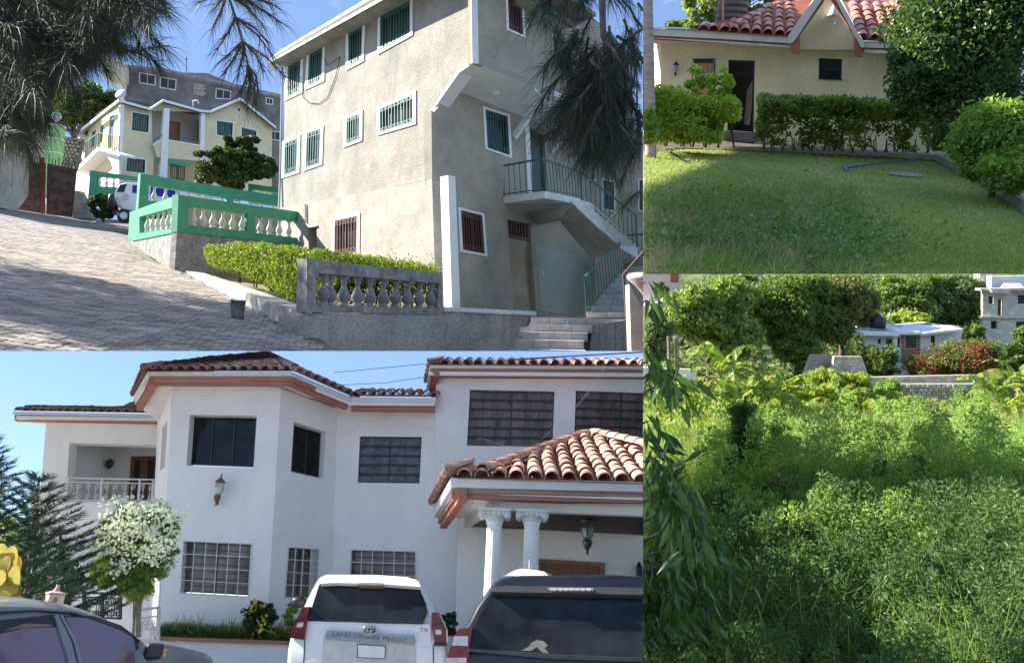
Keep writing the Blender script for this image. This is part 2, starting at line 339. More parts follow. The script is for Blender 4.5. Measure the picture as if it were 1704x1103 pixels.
# ---------------------------------------------------------------- shared materials
M = {}
M['white'] = mat('white_paint', (.78, .78, .76), .7, .06, 3, .06, 60, stain=.12, scol=(.45, .43, .38))
M['green_paint'] = mat('green_paint', (.045, .30, .16), .55, .12, 2, .08, 30, stain=.15, scol=(.1, .35, .22))
M['darkgreen'] = mat('dark_green_metal', (.018, .08, .055), .45, .15, 6, 0)
M['railgreen'] = mat('rail_green', (.035, .14, .11), .5, .15, 6, 0)
M['glass'] = mat('window_glass', (.02, .028, .03), .06, .3, 1.2, 0, spec=.6)
M['glass2'] = mat('window_glass_curtain', (.045, .05, .048), .1, .5, 9, 0, spec=.5, ms=(1, 1, .1))
M['darkmetal'] = mat('dark_metal', (.035, .04, .045), .4, .2, 6, 0)
M['brownmetal'] = mat('brown_metal', (.13, .045, .03), .55, .2, 6, 0)
M['steel'] = mat('white_iron', (.6, .6, .6), .5, .1, 6, 0)
M['bark'] = mat('bark', (.14, .10, .07), .9, .35, 6, .6, 20)
M['barkgrey'] = mat('grey_bark', (.22, .19, .16), .9, .3, 6, .5, 20)
M['concrete'] = mat('concrete', (.30, .28, .25), .9, .2, 2, .35, 25, stain=.55, scol=(.12, .11, .10), speck=.2)
M['tile'] = mat('clay_tile', (.44, .16, .085), .8, .2, 3, .15, 30, rnd=.35, stain=.25, scol=(.2, .11, .08))
M['wood'] = mat('brown_wood', (.19, .075, .03), .5, .35, 5, .1, 30, ms=(6, 6, .6))
M['black'] = mat('black_plastic', (.015, .015, .017), .45, .1, 5, 0)
def q4(*a): return [(a[i], a[i+1]) for i in range(0, 8, 2)]
# ================================================================ PLACE 1: the grey three-storey house on the paved slope
P1 = Panel((-197, 468), (1820, 579), {'r': 1070, 'b': 584}, 1.55)
m_road = mat('road_paver', (.41, .345, .285), .92, .22, 1.2, .4, 30, rnd=.28, stain=.3, scol=(.2, .18, .165))
m_joint = mat('paver_joint_sand', (.20, .175, .15), .95, .3, 2, .4, 25)
m_grey = mat('rough_grey_plaster', (.365, .345, .295), .95, .16, .9, 1.0, 36, stain=.6, scol=(.23, .22, .195), speck=.25, bdist=.04)
m_greyB = mat('painted_cream_plaster', (.36, .335, .265), .9, .14, 1.0, .3, 18, stain=.55, scol=(.3, .29, .26), speck=.1)
m_retain = mat('weathered_cement', (.40, .38, .345), .95, .2, 1.3, .6, 22, stain=.75, scol=(.17, .165, .15), speck=.25)
m_dirtyrail = mat('mildewed_cement', (.31, .30, .28), .9, .3, 4, .4, 25, stain=.7, scol=(.11, .105, .10), speck=.25)
m_cream = mat('cream_house_paint', (.70, .60, .38), .85, .06, 2, .1, 30, stain=.1)
m_greybld = mat('bare_cement_render', (.19, .18, .17), .95, .28, .8, .3, 10, stain=.5, scol=(.09, .09, .09))
m_lime = mat('lime_green_paint', (.28, .52, .20), .8, .1, 2, .1, 30)
m_rust = mat('rusty_sheet', (.12, .06, .042), .85, .5, 2.2, .3, 12, stain=.5, scol=(.09, .085, .08))
m_whitew = mat('white_car_paint', (.75, .75, .74), .3, .04, 3, 0, coat=.4)
m_beige = mat('beige_door', (.36, .29, .19), .7, .15, 2, .1, 20)
m_steptile = mat('stair_tile', (.50, .47, .45), .5, .15, 5, .1, 30, rnd=.14, stain=.35, scol=(.3, .27, .24))
m_rail2 = mat('white_baluster', (.66, .65, .60), .8, .15, 4, .2, 30, stain=.3, scol=(.35, .34, .3))
m_needle = leafmat('casuarina_needle', (.02, .028, .02), (.05, .062, .042), .2, .6, .25)
m_hedgeY = leafmat('yellow_green_hedge_leaf', (.09, .135, .02), (.26, .31, .05), .4)
m_leafmid = leafmat('mid_green_leaf', (.04, .075, .015), (.12, .17, .04), .35)
m_leafdark = leafmat('dark_green_leaf', (.02, .045, .012), (.06, .10, .03), .3)
# --- road
ra, rb, rc_ = P1.at(560, 584, 11.5), P1.at(300, 452, 21), P1.at(75, 356, 45)
RN = (rb-ra).cross(rc_-ra).normalized()
if RN.z < 0: RN = -RN
def road(px, py, up=0): return P1.onpl(px, py, ra+RN*up, RN)
def build_road():
    g = G(); ol = [(-260, 352), (0, 342), (30, 350), (80, 358.5), (125, 362), (160, 364.5), (216, 366.5), (290, 372), (420, 470), (512, 545), (560, 586), (760, 660), (-160, 760)]
    g.poly([road(x, y) for x, y in ol]); o = P1.struct('road', g, m_joint)
    # pavers as raised pieces
    U = (rc_-rb); U = (U-RN*U.dot(RN)).normalized(); U = Quaternion(RN, math.radians(-38)) @ U; X = U.cross(RN).normalized(); o0 = road(250, 520); cand = []
    pl = [(-60, 344), (30, 350.5), (80, 359), (125, 362.5), (160, 365), (214, 367), (216, 401), (300, 453), (345, 476), (505, 560), (548, 590), (-60, 590)]
    for i in range(-75, 90):
        for j in range(-70, 330):
            c = o0+X*(j*.115*2+(.05 if i % 2 else 0))+U*(i*.235)
            if c.y < 5 or c.y > 42: continue
            q = P1.px(c)
            if inpoly(q[0], q[1], pl): cand.append((c.y, c))
    cand.sort(key=lambda t: t[0]); print('pavers', len(cand))
    def pav(c):
        g = G(); a = random.uniform(-.02, .02); h = .022+random.uniform(-.006, .006); w, d = .218, .222; z = .03
        top = [(-w/2, -d/2), (-w/6, -d/2-z), (w/6, -d/2+z), (w/2, -d/2), (w/2, d/2), (w/6, d/2+z), (-w/6, d/2-z), (-w/2, d/2)]
        t = random.uniform(-.006, .006)
        T_ = [c+X*(x*.95)+U*(y*.95+a*x)+RN*(h+t*x/w) for x, y in top]; B_ = [p-RN*.03+(p-c)*.02 for p in T_]
        return T_, B_
    st_ = G(); road_thing = o
    for k, (yy, c) in enumerate(cand):
        T_, B_ = pav(c); fs = [tuple(range(8))]+[(i, i+8, (i+1) % 8+8, (i+1) % 8) for i in range(8)]
        if k < 280:
            gg = G(); gg.add(T_+B_, fs); me = gg.mesh('paver', m_road); po = bpy.data.objects.new('paver', me); SC.collection.objects.link(po); po.parent = o; OWN[po] = P1
        else: st_.add(T_+B_, fs)
    me = st_.mesh('pavers', m_road); po = bpy.data.objects.new('pavers', me); SC.collection.objects.link(po); po.parent = o; po['kind'] = 'stuff'; OWN[po] = P1
    # dead-grass verge and soil bed behind the kerb
    g = G(); g.poly([P1.at(300, 462, 20.8), P1.at(505, 575, 12.7), P1.at(760, 560, 17), P1.at(720, 500, 19.5), P1.at(500, 452, 24.5), P1.at(330, 440, 24)]); P1.struct('planting_bed', g, mat('bed_soil', (.2, .17, .08), .95, .4, 4, .8, 12))
build_road()
# --- kerb wall along the road
kW = wall3(P1, P1.at(309, 451, 20.7), P1.at(507, 523, 12.4), P1.at(309, 451, 20.7)+V((0, 0, 1)))
g = G(); kW.pr(g, [(309, 451), (348, 464), (420, 490), (507, 523), (505, 572), (430, 528), (354, 481), (318, 463)], 0, -.45)
P1.solo('low_kerb_wall', 'low weathered concrete kerb wall sloping down beside the paved road', 'wall', g, mat('kerb_cement', (.46, .42, .37), .9, .2, 2, .4, 25, stain=.6, scol=(.25, .22, .19), speck=.2), P1.at(430, 520, 15))
# --- main house
C0 = P1.at(722, 300, 19); dA = P1.ray(-197, 468).normalized(); dB = P1.ray(1820, 579).normalized()
WA = wall_dir(P1, C0, dA); WB = wall_dir(P1, C0, dB)
H = P1.thing('grey_house', 'tall grey plastered three-storey house with green barred windows and an outside stair', 'house', P1.at(722, 520, 19))

winA = [(q4(479, 109, 500, 99.5, 498.5, 152, 477.5, 162), 6), (q4(514.5, 88, 536.5, 78, 534.7, 133.5, 511.5, 144), 7), (q4(579.5, 53.5, 603, 41, 601, 100, 579.3, 111.5), 6),
        (q4(632.5, 26, 682, 1, 682, 57, 632, 84.5), 11), (q4(631, 181.5, 687, 157, 687, 203.5, 631.5, 220.5), 11), (q4(576, 197.5, 598.5, 188.5, 598, 231.5, 575.5, 240), 6),
        (q4(510, 222, 533.5, 214, 531.5, 271.5, 508, 279.5), 6), (q4(473, 238.5, 495, 229.5, 493.5, 284.5, 472.3, 291.5), 6)]
outA = [(475.5, 107), (783, -66), (790, -70), (790, 105), (761, 117), (717.5, 184), (718.5, 299), (466, 346)]
g = G(); WA.pr(g, outA, 0, -.3, holes=[w for w, _ in winA]); H.part('wall', g, m_grey)
outA2 = [(463, 346.5), (718.8, 299.3), (722, 400), (727, 520), (470, 520)]
wl = q4(556.5, 367.5, 594, 359, 593.5, 420, 556, 425); dk = [(513.5, 376.5), (527, 376.5), (527, 430), (513.5, 430)]
g = G(); WA.pr(g, outA2, .09, -.25, holes=[wl, dk]); H.part('lower_wall', g, mat('rough_lower_plaster', (.42, .385, .33), .95, .15, 1.0, 1.0, 34, stain=.55, scol=(.27, .25, .22), speck=.25, bdist=.03))
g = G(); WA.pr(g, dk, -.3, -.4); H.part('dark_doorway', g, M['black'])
gi = G(); WA.pr(gi, [(478, 112), (785, -60), (785, 100), (715, 190), (715, 515), (480, 515)], -.45, -.55); H.part('dark_backing', gi, mat('dark_room', (.03, .03, .03), .9, .1, 2, 0))  # near-black sheet standing in for the unlit rooms behind the windows
for q, n in winA:
    window(H, WA, q, M['glass2'], M['darkgreen'], nx=2 if qw(q) < 40 else 3, fw=1.4, set_=.1, trim=M['white'], tw=4.2, tproud=.035, grille=M['railgreen'], gn=n, gs=.03)
window(H, WA, wl, M['glass2'], M['brownmetal'], nx=2, fw=1.4, set_=.06, trim=M['white'], tw=4.2, tproud=.12, grille=M['brownmetal'], gn=8, gs=.11)
# white edge strips
g = G(); WA.pr(g, [(783, -66), (790, -70), (790, 104.5), (785, 106)], .03, 0); H.part('corner_trim', g, M['white'])
# eaves: soffit, fascia, roof slab
ev = .72
eTop = [(449, 97), (470, 80), (612, -4), (660, -31), (800, -112), (880, -160)]
g = G(); WA.pr(g, [(446, 100), (470, 82), (612, -3.5), (800, -113), (800, -100), (640, -5.5), (447, 104)], ev, ev-.12); H.part('roof_edge', g, mat('stained_roof_slab', (.50, .46, .41), .9, .15, 3, .2, 30, stain=.5))
g = G(); WA.pr(g, [(447, 102.5), (640, -6), (800, -97), (800, -93), (640, -1.5), (448, 106)], ev+.03, ev-.03); H.part('fascia', g, M['darkgreen'])
ed = WA.pts([(448, 105.5), (800, -93.5)], ev); wl_ = WA.pts([(448, 122), (800, -76)], 0)
g = G(); g.prism([ed[0], ed[1], wl_[1], wl_[0]], V((0, 0, .12))); H.part('soffit', g, M['white'])
g = G(); tp = WA.pts([(448, 103), (800, -100)], ev); g.prism([tp[0], tp[1], tp[1]+dB*5, tp[0]+dB*5], V((0, 0, .1))); H.part('roof', g, M['concrete'])
g = G(); a, b = WA.p(470, 112, .05), WA.p(466, 300, .05); g.tube([a, b, WA.p(464, 345, .1)], .04, 8); H.part('drain_pipe', g, mat('grey_pipe', (.45, .45, .44), .5, .1, 3, 0))
g = G(); a, b = WA.p(492, 345, .14), WA.p(507, 340, .14); g.tube([WA.p(508.5, 340, .13), WA.p(509, 372, .13), WA.p(514, 378, .13), WA.p(527, 376, .13)], .035, 6); H.part('drain_pipe', g, M['steel'])
# cable loop on the wall
g = G(); g.tube([WA.p(x, y, .03) for x, y in [(524, 46), (525, 70), (545, 110), (566, 95), (558, 130), (545, 162), (530, 173), (515, 172), (504, 162), (503, 135), (489, 112)]], .012, 4, False); H.part('loose_cable', g, M['darkmetal'])
# --- projecting upper floor facing right
ccA = WA.p(790, 105, 0); WU = wall_dir(P1, ccA+WA.n*.0, dB)
wU = q4(845, -10, 868, -2, 871, 58.5, 847, 48)
g = G(); WU.pr(g, [(790.5, -70), (915, -18), (922.5, 160), (796.5, 107), (790.5, 105)], 0, -.25, holes=[wU]); H.part('upper_wall', g, m_greyB)
g = G(); WU.pr(g, [(783.5, -68), (793.5, -68), (796.5, 106.5), (786, 105.5)], .025, -.02); H.part('corner_trim', g, M['white'])
window(H, WU, wU, M['glass2'], M['darkmetal'], nx=2, set_=.1, trim=M['white'], tw=3.6, grille=M['brownmetal'], gn=6)
# second set-back bay of the upper floor
p_ = WU.p(922.5, 160, -.55); WU2 = wall_dir(P1, p_, dB)
g = G(); w2 = q4(921, 59, 929, 63, 930.5, 95, 922, 91); WU2.pr(g, [(914, 10), (1004, 40), (1010, 200), (922, 170)], 0, -.2, holes=[w2]); H.part('upper_wall', g, m_greyB)
window(H, WU2, w2, M['glass'], M['darkmetal'], nx=1, set_=.08, trim=M['white'], tw=3)
g = G(); a, b = WU.p(914, 12, .0), WU.p(922.5, 160, 0); n_ = -WU.n*.6; g.quad(a, b, b+n_, a+n_); H.part('return_wall', g, M['white'])
g = G(); WU.pr(g, [(885, -4), (956, 40), (953, 46), (915, 20), (880, -4)], .55, .45); WU.pr(g, [(953, 40), (990, 20), (990, 26), (955, 46)], .4, .3); H.part('eave_edge', g, M['darkgreen'])
g = G(); a, b = WU.p(880, 0, .5), WU.p(956, 45, .5); g.prism([a, b, b-WU.n*1.3, a-WU.n*1.3], V((0, 0, .1))); H.part('soffit', g, m_greyB)
# ceiling under the projection
cf = [WU.p(796.5, 107), WU.p(922.5, 160), WU.p(1010, 197)]; cb = [WB.p(756, 150), WB.p(848, 186), WB.p(975, 236)]
g = G(); g.prism([cf[0], cf[1], cf[2], cb[2], cb[1], cb[0]], V((0, 0, .15))); g.prism([WA.p(761, 117), WU.p(796.5, 107), WB.p(756, 150), WB.p(740, 143)], V((0, 0, .15))); H.part('ceiling', g, M['white'])
sh = dB*.9
g = G(); g.prism([WA.p(788, 105), WA.p(761, 117), WA.p(717.5, 184), WA.p(717.5, 187), WA.p(764, 121)], dB*.0+WA.n*0-WA.n*.42); H.part('haunch', g, M['white'])
g = G(); g.lathe([(.17, 0), (.17, -.04), (.12, -.09), (.02, -.11)], P1.onpl(823, 155, cf[0].lerp(cb[1], .5), V((0, 0, 1))) + V((0, 0, .02)), 14); H.part('ceiling_light', g, M['white'], smooth=True)
# recessed right wall
wB = [q4(808, 182, 845, 193.5, 848.5, 258.5, 811.5, 246), q4(767, 349.5, 802.5, 358.5, 807, 422.5, 770.5, 415.5)]
dr = q4(881.5, 211, 906.5, 227, 910, 322, 886, 320); dl = q4(844, 364.5, 883, 373, 890.5, 517, 854.5, 514)
g = G(); WB.pr(g, [(718, 184), (722, 187), (757, 149), (848, 185), (1000, 246), (1010, 540), (893, 522), (727, 512), (722, 400), (719, 298)], 0, -.3, holes=wB+[dr, dl]); H.part('side_wall', g, m_greyB)
gi = G(); WB.pr(gi, [(760, 160), (1000, 250), (1000, 520), (760, 505)], -.45, -.55); H.part('dark_backing', gi, M['black'])  # black sheet behind the openings, the room's darkness as colour
window(H, WB, wB[0], M['glass'], M['darkgreen'], nx=2, set_=.1, trim=M['white'], tw=3.8, grille=M['darkgreen'], gn=9, gs=.03)
window(H, WB, wB[1], M['glass'], M['brownmetal'], nx=2, set_=.1, trim=M['white'], tw=4, grille=M['brownmetal'], gn=9, gs=.03)
g = G(); WB.pr(g, sub(dr, 0, 1, .16, 1), -.12, -.16); do = H.part('green_door', g, mat('green_door', (.01, .05, .033), .4, .1, 3, 0)); g = G()
for i in range(6): rect(WB, g, dr, i/5*.9+.03, i/5*.9+.07, .0, .16, -.08, -.1)
rect(WB, g, dr, 0, 1, .15, .17, -.07, -.11); H.part('transom_bars', g, M['darkgreen'], do)
g = G(); WB.pr(g, [(874, 207), (881, 209), (887, 322), (879, 320)], .04, 0); H.part('door_pilaster', g, M['white'])
g = G(); WB.pr(g, sub(dl, 0, 1, .19, 1), -.12, -.17); do = H.part('beige_door', g, m_beige); g = G()
for i in range(9): rect(WB, g, dl, i/8*.95, i/8*.95+.045, .0, .18, -.08, -.11)
rect(WB, g, dl, 0, 1, .17, .2, -.06, -.12); rect(WB, g, dl, 0, 1, 0, .015, -.06, -.12); rect(WB, g, dl, .965, 1, 0, 1, -.08, -.12); H.part('transom_bars', g, M['brownmetal'], do)
g = G(); g.lathe([(.03, 0), (.04, .03), (.02, .06)], WB.p(886, 458, -.12), 8, WB.n); H.part('door_handle', g, M['darkmetal'], do)
g = G(); WB.pr(g, [(884.5, 409), (891, 410.5), (901, 518.5), (892, 518)], .05, 0); H.part('door_pilaster', g, mat('tan_pilaster', (.36, .31, .22), .9, .1, 3, .2, 20))
g = G(); WB.pr(g, [(902, 451), (905.5, 452), (906, 459), (903, 458.5)], .03, 0); H.part('switch_plate', g, M['steel'])
g = G(); WB.pr(g, [(891, 410), (982, 428), (1000, 427), (1010, 540), (902, 520)], .025, 0); H.part('stair_side_wall', g, mat('pale_blue_grey_paint', (.36, .37, .32), .8, .06, 1.5, .1, 20, stain=.2))
# braces
for a, b in (((893, 177), (855, 228)), ((950, 214), (918, 251))):
    g = G(); A = WB.p(*a, .75); B = WB.p(*b, .0); g.bar(A, B, .2, .13, dB); H.part('brace', g, M['white'])
g = G(); A = WB.p(851, 185, .02); g.prism([WB.p(850, 184), WU.p(890, 150, 0), WB.p(960, 228, 0), WB.p(905, 208, 0)], V((0, 0, .1))); H.part('ceiling_beam', g, M['white'])
# white corner pillar
pW = wall_dir(P1, P1.at(752, 400, 17.9), dB)
g = G(); f = pW.pts([(745.5, 292), (757.5, 293.5), (766, 512), (752, 511)]); g.prism(f, dA*.34); P1.solo('corner_pillar', 'slim white pillar in front of the grey house corner', 'pillar', g, M['white'], f[3])
# --- balcony
bz = WB.p(838, 333).z; 
bc = P1.onz(907, 318, bz+.12); bl = WB.p(838.5, 329, 0); br = P1.onz(968, 333, bz+.1)
g = G(); top = [bl, bc, br, WB.p(1000, 338, 0)]
btop = [WB.p(838, 328, 0), bc, P1.at(968, 331, bc.y+2.2), WB.p(975, 330, 0)]; g.prism(btop, V((0, 0, -.2))); bal = H.part('balcony', g, mat('balcony_tile', (.70, .69, .68), .6, .08, 4, .05, 30))
def railing(parent, pa, pb, ta, tb, n, th=.025, mtl=None):
    """base points pa,pb ; top points ta,tb ; each bar its own piece"""
    mtl = mtl or M['railgreen']; g = G(); g.bar(ta, tb, .045, .05); g.bar(pa.lerp(ta, .07), pb.lerp(tb, .07), .03, .03); ro = H.part('railing', g, mtl, parent)
    for i in range(n+1):
        t = i/n; a, b = pa.lerp(pb, t), ta.lerp(tb, t); g = G(); w = .05 if i in (0, n) else th; g.bar(a, b, w, w); H.part('bar', g, mtl, ro)
railing(bal, WB.p(838.5, 327), bc.copy(), P1.at(837.5, 276, WB.p(838.5, 327).y), P1.at(901.5, 264.5, bc.y), 7)
railing(bal, bc.copy(), btop[2], P1.at(901.5, 264.5, bc.y), P1.at(965, 286, btop[2].y), 12)
g = G(); u0 = WB.p(882, 352, .02); g.prism([u0, P1.at(950, 340, bc.y+1.0), P1.at(950, 362, bc.y+1.0), WB.p(891, 373, .02)], V((.12, .12, 0))); H.part('balcony_beam', g, m_greyB)
g = G(); g.prism([P1.at(948.5, 331, bc.y+.9), P1.at(960.5, 334, bc.y+1), P1.at(960.5, 364, bc.y+1), P1.at(948.5, 362, bc.y+.9)], V((0, .3, 0))); H.part('beam_end', g, M['white'])
# upper stair flight: underside slab from balcony down to the landing
us = [P1.at(950, 340, 19.8), P1.at(961, 343, 19.8), P1.at(1030, 412, 20.8), P1.at(1000, 428, 22.4), P1.at(982, 428, 22.6), P1.at(933, 371, 21.4)]
g = G(); g.prism([P1.at(948, 331, 19.8), P1.at(968, 333, 19.8), P1.at(984, 338, 19.9), P1.at(1062, 410, 20.8), P1.at(1060, 430, 20.8), P1.at(1028, 410, 20.8), P1.at(961, 347, 19.8)], V((.03, .14, 0))); H.part('stair_stringer', g, M['white'])
g = G(); g.prism(us, V((.02, .02, .12))); H.part('stair_flight', g, mat('stair_soffit', (.33, .32, .29), .9, .15, 2, .2, 20, stain=.4))
railing(bal, P1.at(968, 333, 19.8), P1.at(1060, 412, 20.8), P1.at(966, 286, 19.8), P1.at(1058, 358, 20.8), 12)
g = G(); g.prism([P1.at(1040, 430, 21), P1.at(1090, 428, 20), P1.at(1090, 436, 20), P1.at(1040, 438, 21)], V((.2, 1.6, 0))); H.part('landing', g, M['concrete'])
# lower flight: steps
LF = []
y0 = [519, 508.6, 499, 490, 480.7, 471, 463, 455, 447.5, 440]; xl = [977, 985.5, 992.5, 1000, 1007.5, 1015.5, 1022.5, 1029, 1035, 1040]
for i in range(9):
    d = 17.6+i*.42; x1 = 1046-i*.3; yb = y0[i]+(11 if i == 0 else 1.5); n = 2 if i < 7 else 1
    for k in range(n):
        xa = xl[i]+(x1-xl[i])*k/n+.25; xb = xl[i]+(x1-xl[i])*(k+1)/n-.25; g = G(); g.prism([P1.at(xa, y0[i], d), P1.at(xb, y0[i]+.4, d), P1.at(xb, y0[i]+10, d), P1.at(xa, y0[i]+9.6, d)], V((0, .46, 0)))
        LF.append(g)
fl = H.part('lower_stair', G().prism([P1.at(977, 530, 17.62), P1.at(1046, 530, 17.62), P1.at(1043, 442, 21.5), P1.at(1038, 442, 21.5)], V((0, .2, -.1))), M['concrete'])
for g in LF: H.part('stair_tile', g, m_steptile, fl)
railing(fl, P1.at(977.5, 519, 17.5), P1.at(1049, 434, 21.6), P1.at(973, 461, 17.5), P1.at(1044.5, 392, 21.6), 17)
railing(fl, P1.at(1049, 434, 21.4), P1.at(1092, 431, 20.4), P1.at(1044.5, 391.5, 21.4), P1.at(1092, 388, 20.4), 6)
# --- platform wall, ledge and front steps
plW = wall3(P1, P1.at(738, 515, 15.9), P1.at(893, 522, 18.6), P1.at(738, 515, 15.9)+V((0, 0, 1)))
g = G(); plW.pr(g, [(738, 516), (882, 523.5), (879, 531), (866, 560), (857, 600), (738, 600)], 0, -.4); rt = P1.thing('platform_wall', 'stained cement platform wall with white tiled ledge before the grey house', 'wall', P1.at(800, 600, 16.5)); rt.part('wall', g, m_retain)
n = 12
for i in range(n):
    g = G(); a, b = i/n, (i+1)/n; plW.pr(g, sub([(739, 510.5), (893, 518), (893, 525), (739, 517.5)], a+.002, b-.002, 0, 1), .05, -.35); rt.part('ledge_tile', g, mat('ledge_white', (.72, .72, .72), .6, .08, 4, .05, 30) if i == 0 else bpy.data.materials['ledge_white'])
g = G(); g.prism([plW.p(738, 512, -.3), plW.p(893, 520, -.3), WB.p(900, 521, -.1), WB.p(727, 512, -.1)], V((0, 0, -.06))); rt.part('platform_floor', g, M['concrete'])
fs = P1.thing('front_steps', 'tiled grey front steps rising from the road to the grey house', 'steps', P1.at(950, 584, 15.4))
rows = [(883, 1037, 527.5, 540, 17.2, 5), (880, 986, 539.5, 552, 16.7, 3), (869, 978, 552, 566, 16.2, 4), (858.5, 972, 565, 583, 15.7, 4), (848, 975, 581, 600, 15.2, 4)]
for (xa, xb, ya, yb, d, n) in rows:
    for k in range(n):
        a = xa+(xb-xa)*k/n+.3; b = xa+(xb-xa)*(k+1)/n-.3; s = .02
        g = G(); g.prism([P1.at(a, ya+(a-xa)*s, d), P1.at(b, ya+(b-xa)*s, d), P1.at(b, yb+(b-xa)*s, d), P1.at(a, yb+(a-xa)*s, d)], V((.05, .6, 0))); fs.part('step_tile', g, m_steptile)
g = G(); g.prism([P1.at(866, 545, 16.9), P1.at(1036, 541, 17.3), P1.at(1040, 600, 17.3), P1.at(850, 600, 16)], V((0, .3, 0))); fs.part('step_core', g, M['concrete'])
g = G(); q = [(986, 541.5), (1048, 531), (1054, 600), (978, 600)]
for i in range(5): g.prism([P1.at(*p, 16.9+.02*(i % 2)) for p in sub(q, i/5+.004, (i+1)/5-.004, 0, 1)], V((0, .35, 0)))
P1.solo('stair_cheek_wall', 'grey streaked cement wall closing the right of the front steps', 'wall', g, m_retain, P1.at(1010, 600, 16.9))
g = G(); g.tube([P1.at(1043, 532, 15.6), P1.at(1037.5, 457, 15.6), P1.at(1075, 414, 14.4)], .03, 8); g.tube([P1.at(1047, 532, 15.7), P1.at(1046, 460, 15.6)], .02, 6); P1.solo('handrail', 'brown metal handrail bending up at the right of the stair', 'handrail', g, mat('old_brown_pipe', (.14, .10, .08), .6, .2, 8, 0), P1.at(1043, 532, 15.6))
ur = P1.thing('stone_urn', 'pale stone urn bowl on a cement wall end', 'urn', P1.at(1072, 510, 11))
g = G(); c = P1.at(1078, 497, 11); g.lathe([(.05, 0), (.1, .08), (.22, .2), (.34, .29), (.36, .33), (.33, .38), (.25, .4)], c, 18); ur.part('bowl', g, mat('urn_cement', (.42, .40, .36), .9, .2, 4, .3, 25, stain=.4), smooth=True)
g = G(); g.prism([P1.at(1047, 473, 11.4), P1.at(1095, 560, 11.4), P1.at(1095, 640, 11.4), P1.at(1052, 640, 11.4)], V((0, .4, 0))); P1.solo('gate_pier', 'pale sunlit wall end at the lower right corner under the urn', 'wall', g, mat('pier_beige', (.50, .46, .38), .9, .15, 3, .3, 25, stain=.3), P1.at(1060, 600, 11.4))
# neighbouring wing behind the needles
NB = P1.thing('cream_wing', 'cream house wing with green trim half hidden behind the hanging needles', 'house', P1.at(1020, 430, 24.6)); wN = Wall(P1, P1.at(1000, 300, 24.6), (-.2, -1, 0))
nq = [q4(1005, 150, 1025, 152, 1025, 200, 1005, 200), q4(965, 240, 990, 245, 990, 300, 965, 298), q4(1064, 300, 1080, 300, 1080, 350, 1064, 350), q4(1004, 300, 1022, 304, 1022, 350, 1004, 348)]
g = G(); wN.pr(g, [(950, 60), (1045, 95), (1055, 215), (1095, 225), (1095, 640), (950, 640)], 0, -.3, holes=nq); NB.part('wall', g, mat('cream_wing_paint', (.42, .38, .30), .9, .12, 2, .2, 20, stain=.3))
for q in nq: window(NB, wN, q, M['glass'], M['darkgreen'], nx=2, set_=.1, trim=M['white'], tw=2, fw=1)
g = G(); wN.pr(g, [(925, 30), (985, 28), (1060, 100), (1066, 108), (1050, 108), (985, 40), (940, 44)], .5, .3); NB.part('roof_edge', g, mat('wing_roof', (.13, .16, .13), .8, .2, 3, 0))
for xx in (1049, 1058):
    g = G(); wN.pr(g, [(xx, 108), (xx+3, 108), (xx+4, 230), (xx+1, 230)], .4, .3); NB.part('post', g, M['railgreen'])
# --- front mildewed balustrade
m_balgrey = baluster_mesh('baluster', m_dirtyrail)
fbW = wall3(P1, P1.at(511, 470, 12.4), P1.at(737, 490, 15.7), P1.at(511, 470, 12.4)+V((0, 0, 1)))
FB = P1.thing('cement_balustrade', 'mildewed grey cement balustrade on a retaining wall beside the road', 'balustrade', P1.at(560, 584, 12.6))
g = G(); fbW.pr(g, [(511, 430.5), (736, 455), (737, 524), (509, 520)], 0, -.26, holes=[[(526, 454.5), (731, 471.5), (728, 513.5), (526, 507)]]); FB.part('rail_frame', g, m_dirtyrail)
g = G(); a = fbW.pts([(499, 434), (511, 429.5), (511, 523), (499, 524)], .03); g.prism([fbW.p(510.5, 430, .02), fbW.p(510, 522, .02), fbW.p(509, 522, .02)-dB*.0+V((-.18, .35, 0)), fbW.p(510.5, 430, .02)+V((-.18, .35, 0))], V((.1, .02, 0))); FB.part('end_pier', g, m_dirtyrail)
g = G(); fbW.pr(g, [(507, 521.5), (738, 524.5), (738, 640), (600, 640), (498, 557), (498, 523)], -.01, -.4); FB.part('retaining_wall', g, m_retain)
for i, x in enumerate([537, 549, 571, 593.5, 615, 637, 657.5, 677.5, 697, 716]):
    t = (x-526)/204; b0 = fbW.p(x, 507.3+6.6*t, -.13); t0 = fbW.p(x-1, 455+17*t, -.13); h = (t0-b0).length; FB.inst('baluster', m_balgrey, Matrix.Translation(b0) @ Matrix.Diagonal((.62, .62, h, 1)))
# --- green and white balustrades
m_balw = baluster_mesh('baluster', m_rail2)
cG = P1.at(297, 355, 21)
L1 = wall3(P1, P1.at(216, 380, 24.5), cG, cG+V((0, 0, 1))); L2 = wall3(P1, cG, P1.at(505, 380, 25.2), cG+V((0, 0, 1)))
GB = P1.thing('green_balustrade', 'green corner balustrade with white balusters on a grey wall at the bend', 'balustrade', P1.at(297, 452, 21))
o1 = [(232, 361), (292, 344.6), (293, 379.5), (232, 388)]
g = G(); L1.pr(g, [(216, 353), (297, 324), (294.5, 386), (221, 401), (213, 397)], 0, -.3, holes=[o1]); GB.part('rail_frame', g, M['green_paint'])
o2, o3 = [(314, 343), (412, 356), (411, 385), (313, 375)], [(425, 359.5), (503.5, 370), (503.5, 397), (424.5, 388)]
g = G(); L2.pr(g, [(297, 324), (504.5, 353.5), (504.5, 408), (294.5, 386)], 0, -.3, holes=[o2, o3]); GB.part('rail_frame', g, M['green_paint'])
g = G(); L1.pr(g, [(215, 399), (294, 386.5), (290, 454), (216, 403)], -.03, -.3); L2.pr(g, [(294.4, 386.5), (504, 408.5), (512, 470), (290, 456)], -.03, -.3); GB.part('base_wall', g, m_dirtyrail)
